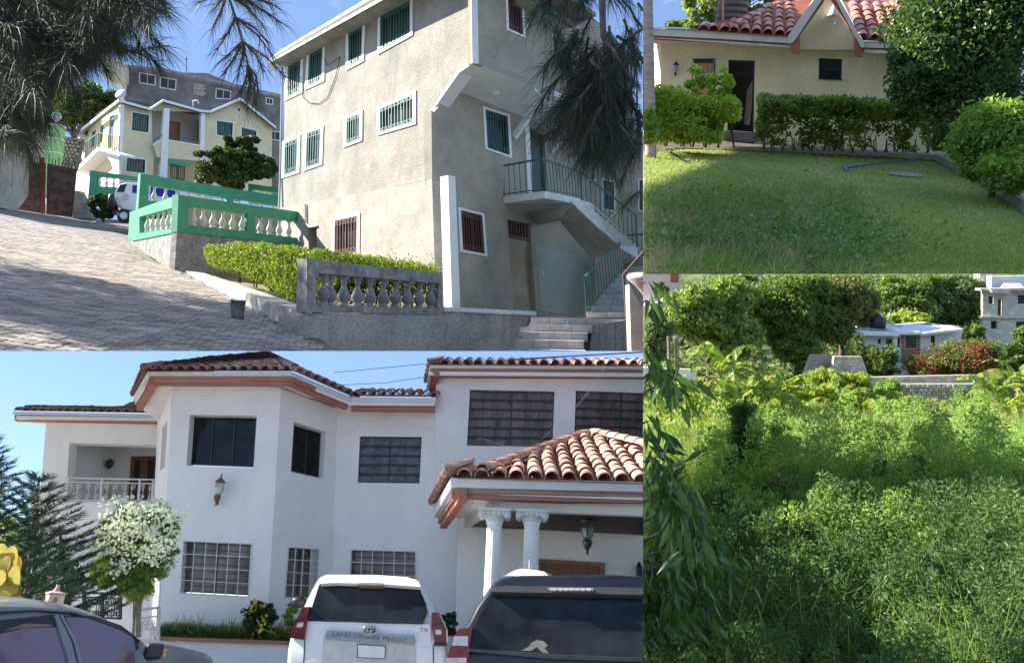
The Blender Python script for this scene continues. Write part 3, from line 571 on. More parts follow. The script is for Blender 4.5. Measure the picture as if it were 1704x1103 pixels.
def balrow(T, Wl, q, n, me, r, off=-.14, lo=0.0):
    for i in range(n):
        s = (i+.5)/n; b0 = Wl.p(*st(q, s, 1), off); t0 = Wl.p(*st(q, s, lo), off); T.inst('baluster', me, Matrix.Translation(b0) @ Matrix.Diagonal((r, r, (t0-b0).length, 1)))
balrow(GB, L1, o1, 7, m_balw, .5); balrow(GB, L2, o2, 6, m_balw, .6); balrow(GB, L2, o3, 5, m_balw, .6)
G2 = P1.thing('green_balustrade', 'long green balustrade with white balusters in front of the parked white wagon', 'balustrade', P1.at(240, 350, 27)); w2_ = wall3(P1, P1.at(232, 320, 27), P1.at(462, 330, 31), P1.at(232, 320, 27)+V((0, 0, 1)))
oo = [(247, 308), (380, 330), (378, 350), (247, 334)]; oo2 = [(389, 331), (500, 347), (500, 372), (388, 352)]
g = G(); w2_.pr(g, [(234, 289), (520, 335), (520, 385), (230, 348)], 0, -.3, holes=[oo, oo2]); G2.part('rail_frame', g, M['green_paint']); balrow(G2, w2_, oo, 7, m_balw, .55); balrow(G2, w2_, oo2, 6, m_balw, .55)
G3 = P1.thing('green_balustrade', 'green balustrade piece left of the white wagon behind the round shrub', 'balustrade', P1.at(150, 340, 42)); w3_ = Wall(P1, P1.at(190, 320, 42), (.1, -1, 0))
oo = [(161, 293), (232, 301), (230, 314), (160, 310)]
g = G(); w3_.pr(g, [(150, 283.5), (240, 296), (240, 345), (146, 340)], 0, -.3, holes=[oo]); G3.part('rail_frame', g, M['green_paint']); balrow(G3, w3_, oo, 6, m_balw, .5)
G4 = P1.thing('green_balustrade', 'short green balustrade end touching the grey house wall', 'balustrade', P1.at(430, 330, 36)); w4_ = Wall(P1, P1.at(440, 320, 36), (.1, -1, 0)); oo = [(418, 315), (470, 322), (470, 332), (418, 328)]
g = G(); w4_.pr(g, [(413, 305.5), (480, 315), (480, 345), (413, 338)], 0, -.3, holes=[oo]); G4.part('rail_frame', g, M['green_paint']); balrow(G4, w4_, oo, 5, m_balw, .4)
# --- the yellow house
YH = P1.thing('cream_house', 'cream two-storey house with green shutters and a white pillared balcony up the slope', 'house', P1.at(205, 330, 52))
yc = P1.at(200, 230, 52); YF = wall_dir(P1, yc, dB); YL = wall_dir(P1, yc, dA)
yw = [q4(221, 187, 248, 192, 247, 221, 219, 217), q4(211.5, 262, 242, 266, 241, 288.5, 209.5, 285), q4(361, 201, 388, 205, 386.5, 229, 361, 224.5), q4(402, 212, 427, 218, 426.5, 236, 402, 231)]
rec = [(253, 184), (336, 186), (334, 243), (253, 240)]; rec2 = [(256, 262), (334, 268), (334, 302), (254, 302)]
g = G(); YF.pr(g, [(200, 168), (251, 182), (272, 170), (335, 184), (352, 186), (401, 166), (453, 214), (452, 330), (198, 330)], 0, -.3, holes=yw+[rec, rec2]); YH.part('wall', g, m_cream)
YB = wall_dir(P1, yc-YF.n*2.0, dB); g = G(); ydoor = q4(281.5, 201, 300.5, 204.5, 299, 238, 280, 235)
YB.pr(g, [(250, 178), (340, 186), (340, 330), (250, 330)], 0, -.2); YH.part('recess_wall', g, mat('pale_recess_paint', (.62, .58, .48), .8, .05, 2, 0))
g = G(); YB.pr(g, ydoor, .05, 0); YH.part('door', g, mat('varnished_door', (.30, .11, .04), .4, .3, 8, 0))
window(YH, YB, q4(284, 273, 308, 278, 307, 300, 284, 299), M['glass'], M['darkgreen'], nx=2, set_=.02, grille=M['darkgreen'], gn=7, gw=.7, scroll=False)
for q in yw: window(YH, YF, q, M['glass2'], M['darkgreen'], nx=2, set_=.12, trim=M['white'], tw=1.8, grille=M['railgreen'], gn=7, gs=.0, gw=.8, fw=1, scroll=False)
g = G(); a, b = YF.p(331, 200), YB.p(329, 200); c, d = YB.p(328, 236), YF.p(330, 234); g.prism([a, b, c, d], dB*.06); YH.part('shutter_door', g, M['darkgreen'])
g = G(); g.prism([YF.p(253, 240), YF.p(335, 245), YB.p(335, 241), YB.p(253, 238)], V((0, 0, -.15))); sl = YH.part('balcony_floor', g, M['white'])
g = G(); YF.pr(g, [(255, 241), (270, 231.5), (334, 243), (334, 268), (262, 262)], .35, .2); YH.part('balcony_parapet', g, m_cream)
g = G(); YF.pr(g, [(255, 239.5), (270, 230.5), (334, 241.5), (334, 244), (270, 233), (255, 242)], .4, .15); YH.part('parapet_cap', g, M['white'])
g = G(); A, B = YF.p(256, 233, .3), YF.p(334, 235, .3); g.tube([A, YF.p(270, 224, .35), B], .03, 5); g.tube([YF.p(256, 239, .3), A], .03, 4); YH.part('rail', g, M['darkgreen'])
for xs in ([(273, 180), (282.5, 181), (277, 330), (264, 330)], [(335, 184), (341.5, 185), (339, 330), (331, 330)], [(200.5, 170), (207, 171), (200, 330), (195, 330)]):
    g = G(); YF.pr(g, xs, .42, .1); YH.part('column', g, M['white'])
g = G(); YF.pr(g, [(262, 262.5), (325, 270.5), (314, 276), (262, 270)], .3, 0); YH.part('lintel', g, M['green_paint'])
def strip(Wl, T, pts, th, off, mt, nm):
    g = G(); Wl.pr(g, pts+[(x, y+th) for x, y in reversed(pts)], off, off-.25); T.part(nm, g, mt)
fp = [(197, 165), (251, 180), (272, 165.5), (335, 183), (352, 184), (401, 163), (460, 211)]
strip(YF, YH, fp, 4, .6, M['white'], 'fascia'); strip(YF, YH, [(x, y+4) for x, y in fp], 1.5, .57, M['darkgreen'], 'fascia_line')
lp = [(122, 224), (197, 165)]; strip(YL, YH, lp, 4.5, .6, M['white'], 'fascia'); strip(YL, YH, [(x, y+4.5) for x, y in lp], 1.5, .57, M['darkgreen'], 'fascia_line')
g = G(); t = [YF.p(x, y+1, .5) for x, y in fp]; g2 = [p+dA*8+V((0, 0, .3)) for p in t]
for i in range(len(t)-1): g.quad(t[i], t[i+1], g2[i+1], g2[i])
YH.part('roof', g, mat('brown_roof_sheet', (.14, .08, .055), .9, .2, 3, .1))
ylw = [q4(182.5, 194, 191, 191, 187, 246, 180, 247), q4(166.5, 210, 173, 206, 170.5, 235, 164, 240), q4(152, 219, 160, 214, 157, 243, 150, 247)]
g = G(); YL.pr(g, [(124, 227), (200, 168), (198, 330), (124, 330)], 0, -.3, holes=ylw); YH.part('side_wall', g, m_cream)
for q in ylw: g = G(); YL.pr(g, q, -.1, -.15); YH.part('green_shutter', g, M['darkgreen'])
g = G(); YL.pr(g, [(126, 280), (162, 245), (199, 256), (199, 260), (164, 250), (126, 287)], 1.0, .0); lb = YH.part('side_balcony', g, M['white'])
g = G(); a, b, c = YL.p(130, 246, 1.), YL.p(164, 221, 1.), YL.p(198, 227, .9); a2, b2, c2 = YL.p(128, 278, 1.), YL.p(163, 246, 1.), YL.p(198, 256, .9); g.bar(a, b, .06); g.bar(b, c, .06)
for i in range(11):
    t = i/10; g.bar(a.lerp(b, t), a2.lerp(b2, t), .04); g.bar(b.lerp(c, t), b2.lerp(c2, t), .04)
YH.part('side_railing', g, M['railgreen'], lb)
g = G(); arc = [(168, 290)]+[(168+16*(1-math.cos(t*math.pi/10)), 256-0*t+(14*(1-math.sin(t*math.pi/10)))) for t in range(6)]; YL.pr(g, [(163, 250), (198, 259), (198, 330), (190, 330), (189, 285), (184, 268), (176, 259), (166, 256)], .5, .4); YH.part('arch', g, M['white'])
g = G(); YF.pr(g, [(394, 180), (398, 176), (402, 184), (397, 190), (391, 184)], .03, 0); YH.part('gable_vent_surround', g, M['white']); g = G(); g.lathe([(.1, 0), (.13, .05)], YF.p(397, 183, .03), 12, YF.n); YH.part('gable_vent', g, M['darkgreen'])
g = G(); c = P1.at(204, 160, 53); g.lathe([(.02, 0), (.25, .05), (.42, .18), (.45, .22)], c, 16, (-.2, -1, .5)); g.tube([c, c+V((0, .2, -.5))], .03, 5); P1.solo('satellite_dish', 'white satellite dish on the left corner of the cream house roof', 'satellite dish', g, M['steel'], c, smooth=True)
g = G(); c = P1.at(321, 178, 53); g.tube([c, c+V((0, 0, .45)), c+V((.35, 0, .5)), c+V((.4, 0, .25))], .06, 6); P1.solo('roof_vent_pipe', 'small white bent vent pipe standing on the cream house roof', 'pipe', g, M['white'], c, smooth=True)
# --- grey unfinished building behind
GBd = P1.thing('grey_apartment_block', 'unfinished dark grey apartment block with a cream balcony tower behind the cream house', 'building', P1.at(300, 330, 76)); gy = P1.at(211, 140, 74); WGB = wall_dir(P1, gy, V((.93, .36, 0)))
gw_ = [q4(232.5, 121.5, 258.5, 126, 258, 142, 232, 138), q4(267, 129, 293, 133, 292, 150, 266.5, 146), q4(360, 147.5, 384, 152, 383.5, 165, 359, 164), q4(443, 163, 454, 165, 454, 174, 443, 173), q4(449, 218, 466, 220, 466, 234, 449, 232)]
bp_ = q4(322, 138, 343, 141, 343, 161, 322, 158)
g = G(); WGB.pr(g, [(209, 110), (267, 118), (386, 142), (440, 157), (470, 161), (470, 330), (205, 330)], 0, -.3, holes=gw_+[bp_]); GBd.part('wall', g, m_greybld)
for q in gw_: window(GBd, WGB, q, M['glass'], M['steel'], nx=2, set_=.08, fw=1, trim=M['white'], tw=.8)
m_block = mat('pale_block', (.45, .42, .37), .95, .15, 3, .2, 20, rnd=.2); go = GBd.part('block_infill', G().prism(WGB.pts(bp_, -.12), -WGB.n*.1), M['concrete'])
for r in range(6):
    for c in range(3):
        o_ = .5/3 if r % 2 else 0; g = G(); a, b = max(0, c/3-o_+.01), min(1, (c+1)/3-o_-.01)
        if b > a: WGB.pr(g, sub(bp_, a, b, r/6+.012, (r+1)/6-.012), -.03, -.12); GBd.part('concrete_block', g, m_block, go)
strip(WGB, GBd, [(209, 108), (267, 113), (386, 139), (470, 158)], 4, .8, mat('roof_slab_grey', (.33, .31, .28), .9, .2, 2, .1), 'roof_slab')
strip(WGB, GBd, [(207, 160), (255, 168), (280, 176)], 5, .7, m_greybld, 'floor_slab')
g = G(); WGB.pr(g, [(169, 94), (211, 108), (211, 135), (196, 138), (180, 134), (175, 122), (169, 122)], 1.5, 0); GBd.part('cream_tower', g, m_cream); g = G(); WGB.pr(g, [(203, 135), (211, 130), (208, 165), (200, 170)], .5, 0); GBd.part('tower_column', g, M['white'])
g = G(); WGB.pr(g, [(300, 121), (345, 122), (387, 139), (386, 143), (300, 125)], -1, -3); GBd.part('roof_sheet', g, M['concrete'])
g = G(); c = P1.at(310, 120, 76); g.tube([c, P1.at(310, 95, 76)], .05, 5); g.bar(P1.at(307.5, 99, 76), P1.at(312.5, 99, 76), .06); P1.solo('antenna', 'thin antenna mast standing on the grey apartment block roof', 'antenna', g, M['darkmetal'], c)
# --- far left: perimeter wall, lime column, stone wall, gate, steps
lw = wall3(P1, P1.at(0, 300, 40), P1.at(75, 300, 47), P1.at(0, 300, 40)+V((0, 0, 1)))
LW = P1.thing('perimeter_wall', 'beige rendered perimeter wall with raised panels at the left edge', 'wall', P1.at(20, 345, 41)); g = G(); lw.pr(g, [(-60, 255), (0, 238), (20, 235), (74, 210), (76, 290), (27, 352), (0, 345), (-60, 350)], 0, -.3); LW.part('wall', g, mat('beige_render', (.52, .46, .36), .9, .1, 1, .2, 12, stain=.3))
for q in ([(2, 250), (20, 244), (14, 318), (0, 330)], [(24, 242), (45, 232), (40, 270), (20, 312)], [(-40, 262), (-3, 252), (-3, 330), (-40, 332)]): g = G(); lw.pr(g, q, .06, 0); LW.part('raised_panel', g, mat('panel_render', (.44, .38, .29), .9, .12, 1, .2, 12))
lc = Wall(P1, P1.at(88, 240, 48), (.15, -1, 0)); LC = P1.thing('lime_gate_column', 'lime green banded gate column topped by a round globe lamp', 'column', P1.at(82, 275, 44))
for i in range(5):
    y = 206+i*23; g = G(); lc.pr(g, [(75.5-i*2, y), (100-i*2.2, y+2.5), (98-i*2.2, y+24.2), (73.5-i*2, y+22)], .0, -.8); LC.part('column_block', g, m_lime)
for i in range(4): y = 204.5+i*23; g = G(); lc.pr(g, [(75-i*2, y), (100.5-i*2.2, y+2.5), (100.3-i*2.2, y+4), (74.8-i*2, y+1.5)], .04, -.84); LC.part('white_band', g, M['white'])
g = G(); c = P1.at(94, 203, 47.6); g.lathe([(.12, 0), (.12, .12), (.26, .25), (.3, .42), (.22, .6), (.02, .68)], c, 14); LC.part('globe_lamp', g, M['white'], smooth=True)
SW = P1.thing('stone_wall', 'dry-laid rubble stone wall between the lime column and the cream house', 'wall', P1.at(110, 280, 50)); sw = Wall(P1, P1.at(112, 250, 50), (.1, -1, 0)); q = [(95, 226), (136, 231), (124, 282), (91, 276)]
g = G(); sw.pr(g, q, 0, -.5); bk = SW.part('mortar', g, mat('dark_mortar', (.1, .09, .08), .95, .2, 3, .2)); m_stone = mat('rubble_stone', (.33, .29, .24), .95, .2, 3, .4, 18, rnd=.35)
for r in range(9):
    for c in range(6):
        s0, t0 = (c+(.5 if r % 2 else 0))/6, r/9; ww, hh = 1/6*random.uniform(.75, .97), 1/9*random.uniform(.75, .95)
        if s0+ww > 1.02: continue
        L = [(s0+ww*.2, t0), (s0+ww*random.uniform(.6, .9), t0), (s0+ww, t0+hh*random.uniform(.3, .6)), (s0+ww*.8, t0+hh), (s0+ww*.15, t0+hh*.95), (s0, t0+hh*random.uniform(.3, .7))]
        g = G(); sw.pr(g, [st(q, *p) for p in L], .06+random.random()*.06, 0); SW.part('stone', g, m_stone, bk)
gt = Wall(P1, P1.at(80, 315, 44.5), (.25, -1, 0)); GT = P1.thing('rusty_gate', 'rusty double-leaf sheet metal gate with a spiked top across the path', 'gate', P1.at(75, 356, 44.5))
for q in ([(40, 269), (76, 272), (74, 356), (27.5, 349)], [(78.5, 272), (128, 282), (120, 361), (77, 357)]):
    g = G(); gt.pr(g, q, 0, -.05); lf = GT.part('gate_leaf', g, m_rust)
    for r_ in ((0, .07, 0, 1), (.93, 1, 0, 1), (0, 1, 0, .08), (0, 1, .9, 1), (.0, 1, .47, .5)): g = G(); gt.pr(g, sub(q, *r_), .04, 0); GT.part('gate_stile', g, mat('rust_frame', (.10, .05, .035), .85, .4, 4, .2, 20), lf)
    for i in range(9): g = G(); a = gt.p(*st(q, (i+.5)/9, 0)); g.bar(a, a+V((0, 0, .3 if i % 3 else .55)), .04); GT.part('spike', g, M['darkmetal'], lf)
g = G(); a = gt.p(72, 356, .05); g.bar(a, gt.p(70.5, 262, .05), .22, .1); GT.part('gate_post', g, mat('red_rust', (.22, .05, .03), .8, .3, 5, .1))
ST = P1.thing('grey_steps', 'narrow grey concrete steps climbing between gate and round shrub', 'steps', P1.at(140, 362, 44))
for i in range(9):
    t = i/9; g = G(); y = 362-i*5; d = 44.5+i*.45; g.prism([P1.at(121+t*3, y-5, d), P1.at(152-t*22, y-4, d), P1.at(152-t*22, y+2, d), P1.at(121+t*3, y+1, d)], V((0, .6, 0))); ST.part('step', g, M['concrete'])
g = G(); g.prism([P1.at(108, 320, 60), P1.at(160, 320, 60), P1.at(160, 370, 46), P1.at(60, 366, 46)], V((0, .1, -.1))); P1.struct('yard_ground', g, M['concrete'], P1.at(130, 350, 50))
# --- shrubs and trees of place 1
def hedge(P, name, label, cat, poly, dfun, thick, n, size, lm, base, asp=.5, group=None, stems=0, bias=(0, 0, .3), topjit=6, clump=0, kind=None):
    xs = [p[0] for p in poly]; ys = [p[1] for p in poly]; C = []; th = thick
    if clump:
        K = []
        while len(K) < clump:
            x, y = random.uniform(min(xs), max(xs)), random.uniform(min(ys), max(ys))
            if inpoly(x, y, poly): K.append((x, y, random.random(), random.uniform(.5, 1.3)))
    while len(C) < n:
        if clump: k = random.choice(K); r = topjit*1.5*k[3]; x, y = k[0]+random.gauss(0, r), k[1]+random.gauss(0, r*.7); dd = min(1, max(0, k[2]+random.gauss(0, .12)))
        else: x, y = random.uniform(min(xs)-2, max(xs)+2), random.uniform(min(ys)-topjit, max(ys)); dd = random.random()
        jx = math.sin(x*.35)*2+math.sin(x*.13+1)*3
        if inpoly(x, y+random.uniform(-1, 1)*topjit*.5+jx*.5, poly) or (clump and random.random() < .3 and inpoly(x, y+topjit, poly)): C.append(tuple(P.at(x, y, dfun(x)+th*dd)))
    C = np.array(C); g = NG(); g.quads(leafquads(C, size, asp, bias), P)
    if kind: return P.solo(name, label, cat, g, lm, base, group, kind=kind)
    T = P.thing(name, label, cat, base, group); T.part('foliage', g, lm)
    if stems:
        t = G(); x0, x1 = min(xs), max(xs)
        for i in range(stems):
            x = x0+(x1-x0)*(i+.3+.4*random.random())/stems; yb = stems_base(x) if callable(globals().get('stems_base')) else max(ys); b = P.at(x, yb, dfun(x)+th*.5)
            for k in range(3): e = P.at(x+random.uniform(-9, 9), yb-(max(ys)-min(ys))*random.uniform(.45, .8), dfun(x)+th*random.random()); t.tube([b+V((random.uniform(-.05, .05), 0, 0)), b.lerp(e, .5)+V((random.uniform(-.08, .08), 0, 0)), e], [.018, .013, .006], 4, False)
        T.part('stems', t, M['bark'])
    return T
stems_base = lambda x: 455+(x-340)*.27 if x < 520 else 513
hd = lambda x: 18.5-(x-340)*.022 if x < 560 else 14.0+(x-560)*.012
hedge(P1, 'clipped_hedge', 'yellow green clipped hedge growing between kerb wall and grey house', 'hedge', [(338, 412), (350, 408), (420, 404), (470, 409), (520, 416), (600, 424), (725, 444), (727, 462), (640, 470), (560, 470), (508, 500), (480, 496), (430, 468), (380, 450), (345, 440), (340, 425)], hd, 1.6, 30000, .075, m_hedgeY, P1.at(480, 505, 15), stems=16)
g = NG(); C = []
for i in range(9000):
    x = random.uniform(505, 735); C.append(tuple(P1.at(x, random.gauss(478, 18), hd(x)+.4+random.random()*1.5)))
g.quads(leafquads(np.array(C), .07, .5), P1); P1.solo('bed_shrubs', 'sparse leafy undergrowth seen between the grey cement balusters', 'shrubs', g, m_leafmid, P1.at(620, 520, 15.5), kind='stuff')
tree(P1, 'round_shrub', 'dark round clipped shrub beside the rear of the white wagon', 'shrub', P1.at(172, 366, 38.5), [P1.ell(150, 320, 193, 366, 38.5)], 9000, .13, m_leafdark, M['bark'], 60, .06, .3, shell=.75)
tree(P1, 'almond_tree', 'layered dark green almond tree in front of the cream house', 'tree', P1.at(395, 330, 35), [P1.ell(356, 227, 440, 250, 35), P1.ell(323, 249, 396, 272, 34), P1.ell(378, 256, 464, 296, 35), P1.ell(332, 268, 425, 318, 34.5), P1.ell(345, 250, 455, 300, 35.5)], 36000, .19, leafmat('almond_leaf', (.02, .045, .01), (.09, .12, .03), .3), M['bark'], 170, .12, .42, .55, (0, 0, .4), shell=.3)
tree(P1, 'leafy_tree', 'bushy green tree behind the stone wall left of the cream house', 'tree', P1.at(130, 270, 60), [P1.ell(95, 140, 205, 225, 60), P1.ell(30, 120, 120, 215, 62)], 26000, .34, m_leafmid, M['bark'], 120, .3, .3)
g = G(); g.tube([P1.at(46, 225, 55), P1.at(52, 175, 55)], .22, 8); P1.solo('concrete_pole', 'pale leaning utility pole rising behind the perimeter wall', 'pole', g, M['concrete'], P1.at(46, 225, 55))
# --- white wagon behind the balustrade
def wagon():
    T = P1.thing('white_wagon', 'white wagon with blue tinted windows parked behind the green balustrade', 'car', P1.at(240, 362, 38)); w = Wall(P1, P1.at(240, 330, 38), (.12, -1, 0))
    g = G(); w.pr(g, [(190, 322), (199, 306), (208, 303.5), (300, 307), (318, 322), (338, 330), (342, 352), (204, 352), (192, 340)], 0, -1.7); b = T.part('body', g, m_whitew); mod = b.modifiers.new('bevel', 'BEVEL'); mod.width = .12; mod.segments = 3
    for q in ([(220.5, 308), (247, 310), (247, 323), (220, 321)], [(251, 310), (273, 312), (272, 328), (250, 325)], [(277, 313), (296, 315), (300, 330), (276, 328)]): g = G(); w.pr(g, q, .02, -.02); T.part('window', g, mat('blue_tint', (.01, .03, .30), .15, .1, 2, 0))
    g = G(); w.pr(g, [(194, 320), (200, 307.5), (211, 306), (206, 320)], .02, -.02); T.part('rear_window', g, M['glass'])
    g = G(); w.pr(g, [(204.5, 323), (213, 323), (212.5, 333), (204, 332)], .05, 0); T.part('tail_light', g, mat('lamp_white', (.6, .55, .5), .2, .2, 5, 0))
    g = G(); g.lathe([(.33, 0), (.4, .05), (.4, .2), (.3, .26), (.05, .27)], P1.at(190, 335, 37.6), 18, (-.9, -.4, 0)); T.part('spare_wheel', g, M['black'], smooth=True)
    g = G(); w.pr(g, [(186, 350), (260, 353), (260, 359), (188, 356)], .02, -1.7); T.part('bumper', g, M['black'])
    for x in (209, 322): 
        g = G(); g.lathe([(.36, 0), (.38, .04), (.38, .2), (.36, .24)], P1.at(x, 360, 37.9), 18, (0.12, -1, 0)); wh = T.part('wheel', g, M['black'], smooth=True)
        g = G(); g.lathe([(.2, .25), (.15, .27), (.04, .26)], P1.at(x, 360, 37.9), 12, (0.12, -1, 0)); T.part('rim', g, M['steel'], wh)
wagon()
# --- bucket
BK = P1.thing('old_bucket', 'dirty grey blue plastic bucket standing on the paved road', 'bucket', road(395, 530, .02)); bb = BK.base; h = P1.sz(31, bb.y); r = P1.sz(12, bb.y)
g = G(); g.lathe([(r*.84, 0), (r*.87, h*.3), (r, h), (r*1.06, h), (r*1.06, h*.93), (r*1.0, h*.92), (r*.93, h*.98), (r*.78, .03)], bb, 20); BK.part('pail', g, mat('dirty_bucket', (.17, .20, .21), .7, .4, 9, .2, 30, stain=.7, scol=(.3, .27, .2)), smooth=True)
g = G(); g.tube([bb+V((r*math.cos(a)*1.07, -r*.35*math.sin(a)-r*.4, h*.9-.1*math.sin(a))) for a in np.linspace(0, math.pi, 10)], .008, 5); BK.part('handle', g, M['darkmetal'])
g = NG(); c = np.array(tuple(road(416, 517, .03))); g.quads(leafquads(c+RNG.normal(size=(20, 3))*np.array([.12, .2, .01]), .14, .8, (0, 0, 0))); P1.solo('crumpled_litter', 'crumpled pale plastic litter beside the bucket on the road', 'litter', g, M['white'], tuple(c))
# --- casuarina trees
def casuarina(name, label, twigs, nper, L, w, wood=None, group=None, base=None, spread=.5, droop=.35):
    """twigs: list of polylines [(px,py,depth)...]"""
    T = P1.thing(name, label, 'tree', base, group); S = []; D = []; LL = []; t = G()
    for pl in twigs:
        pts = [P1.at(*p) for p in pl]; ln = sum((pts[i+1]-pts[i]).length for i in range(len(pts)-1)); t.tube(pts, [max(.004, .012*(1-i/len(pts))) for i in range(len(pts))], 4, False)
        n = int(nper*ln); 
        for k in range(n):
            u = (k+random.random())/n*(len(pts)-1); i = min(int(u), len(pts)-2); p = pts[i].lerp(pts[i+1], u-i); d = (pts[i+1]-pts[i]).normalized()
            dd = d*.9+V((random.gauss(0, spread), random.gauss(0, spread), random.gauss(0, spread)-.15)); S.append(tuple(p)); D.append(tuple(dd.normalized())); LL.append(L*random.uniform(.5, 1.15))
    g = NG(); g.quads(ribbons(np.array(S), np.array(D), np.array(LL), w, droop, 3), P1); T.part('needles', g, m_needle); T.part('twigs', t, M['bark'], kind='stuff')
    if wood:
        g = G()
        for pl, r in wood: g.tube([P1.at(*p) for p in pl], [r*(1-.8*i/(len(pl)-1)) for i in range(len(pl))], 8)
        T.part('trunk', g, M['barkgrey'], smooth=True)
    return T
def twigs_from(region, n, ln, dirx=.3, d0=6, d1=8, dirs=None):
    out = []
    while len(out) < n:
        x, y = random.uniform(-60, 1100), random.uniform(-80, 350)
        if not inpoly(x, y, region): continue
        d = random.uniform(d0, d1); a = random.gauss(0, 1)*.55+dirx; L_ = ln*random.uniform(.5, 1.2); out.append([(x, y, d), (x+L_*.5*math.sin(a)*1.2, y+L_*.45*math.cos(a), d+random.uniform(-.2, .2)), (x+L_*math.sin(a)*1.1, y+L_*1.0*math.cos(a)+4, d+random.uniform(-.3, .3))])
    return out
regL = [(-60, -80), (250, -80), (225, -5), (190, 25), (150, 55), (110, 75), (75, 95), (50, 140), (40, 215), (10, 195), (-60, 210)]
tw = twigs_from(regL, 380, 55, .7, 5.5, 8.5)
tw += [[(180, -10, 6), (215, 40, 6.2), (240, 85, 6.3), (262, 108, 6.4)], [(150, 0, 6), (180, 50, 6), (215, 85, 6.1), (262, 78, 6.2)], [(200, -20, 6), (240, 10, 6.2), (275, 20, 6.3)], [(120, 40, 6.4), (150, 85, 6.5), (180, 118, 6.5)], [(60, 90, 6), (72, 150, 6), (78, 205, 6.1)],
       [(20, 190, 6), (38, 235, 6.1), (52, 268, 6.2)], [(150, 60, 7), (190, 75, 7), (225, 90, 7.1)], [(40, 60, 7), (60, 120, 7), (62, 180, 7.1)], [(215, 10, 6.5), (250, 55, 6.5), (272, 82, 6.5)], [(90, 90, 6.3), (112, 130, 6.3), (128, 150, 6.4)]]
casuarina('casuarina_tree', 'dark casuarina crown hanging over the top left corner', tw, 250, .36, .0055, wood=[([(-120, 700, 7), (-110, 300, 6.8), (-60, 100, 6.6), (40, -30, 6.5), (160, -50, 6.2)], .22), ([(-80, 130, 6.7), (10, 60, 6.5), (90, 30, 6.4)], .07)], base=P1.at(-120, 700, 7), spread=.42)
br = []
main = [(378, -10, 5.2), (392, 30, 5.2), (404, 70, 5.25), (413, 110, 5.3), (416, 140, 5.3)]
br.append(main)
for (x, y) in [(350, 20), (352, 50), (360, 85), (365, 105), (372, 125), (420, 10), (440, 20), (462, 12), (470, 40), (440, 45), (446, 70), (456, 95), (440, 120), (430, 150), (400, 155), (410, 185), (424, 175), (330, 5), (475, 130), (395, 130), (450, 0)]:
    u = min(1, max(0, (y-30)/150)); k = min(3, int(u*4)); p = main[k]; br.append([p, ((p[0]+x)/2+4, (p[1]+y)/2-4, 5.25), (x, y, 5.3)])
casuarina('casuarina_branch', 'open drooping casuarina branch hanging between the cream and grey houses', br, 190, .2, .0042, base=P1.at(378, -60, 5.2), spread=.38)
regR = [(905, -60), (1090, -60), (1090, 330), (1060, 330), (1040, 240), (1000, 200), (960, 190), (930, 150), (925, 60)]
regR2 = [(965, 60), (1010, 30), (1040, 80), (1045, 180), (1010, 230), (960, 190), (945, 120)]
tw = twigs_from(regR, 48, 60, -.15, 4.6, 5.6)+twigs_from(regR2, 80, 75, -.1, 4.5, 5.4)
casuarina('casuarina_branch', 'dense dark casuarina tuft hanging in front of the house at top right', tw, 230, .3, .0045, wood=[([(1000, -60, 5), (1004, 60, 5), (1030, 130, 5.1), (1045, 240, 5.2)], .03)], base=P1.at(1000, -80, 5), spread=.35, droop=.25)
# dry twigs beneath
g = G()
for i in range(46):
    x, y = random.uniform(960, 1070), random.uniform(200, 260); d = random.uniform(5, 6); pts = [P1.at(x, y, d)]
    for k in range(4): x += random.gauss(0, 8); y += random.uniform(12, 26); pts.append(P1.at(x, y, d))
    g.tube(pts, [.004, .004, .003, .002, .001], 3, False)
P1.solo('dry_twigs', 'bare tangled tan twigs hanging below the dark needles', 'twigs', g, mat('dry_twig', (.27, .2, .15), .9, .2, 5, 0), P1.at(1020, 210, 5.3))
# shade over the paving
def crown_over(px, py, k, r, n, lab):
    s_ = (P1.MW.inverted() @ SUN).normalized(); c = road(px, py)+s_*k; b = V((c.x-3, c.y-2, -1)); T = P1.thing('casuarina_tree', lab, 'tree', b, 'casuarinas lining the road'); cl = unit(RNG.normal(size=(34, 3)))*RNG.random((34, 1))**.5*np.array([r*1.25, r*1.25, r*.5])
    U = cl[RNG.integers(0, 34, n)]+RNG.normal(size=(n, 3))*r*.1; g = NG(); g.quads(leafquads(U+np.array(tuple(c)), .3, .22), None); T.part('crown', g, m_needle)
    t = G(); t.tube([b, b.lerp(c, .5)+V((-.5, 0, 0)), c], [.25, .2, .08], 8); T.part('trunk', t, M['barkgrey'], smooth=True)
    print('crown', [round(v) for v in P1.px(c)])
crown_over(110, 520, 13, 3.6, 8500, 'casuarina shading the lower left of the paved road')
crown_over(330, 545, 14, 3.6, 7500, 'casuarina shading the lower middle of the paved road')
crown_over(10, 465, 13, 3.0, 5500, 'casuarina shading the road in front of the rusty gate')
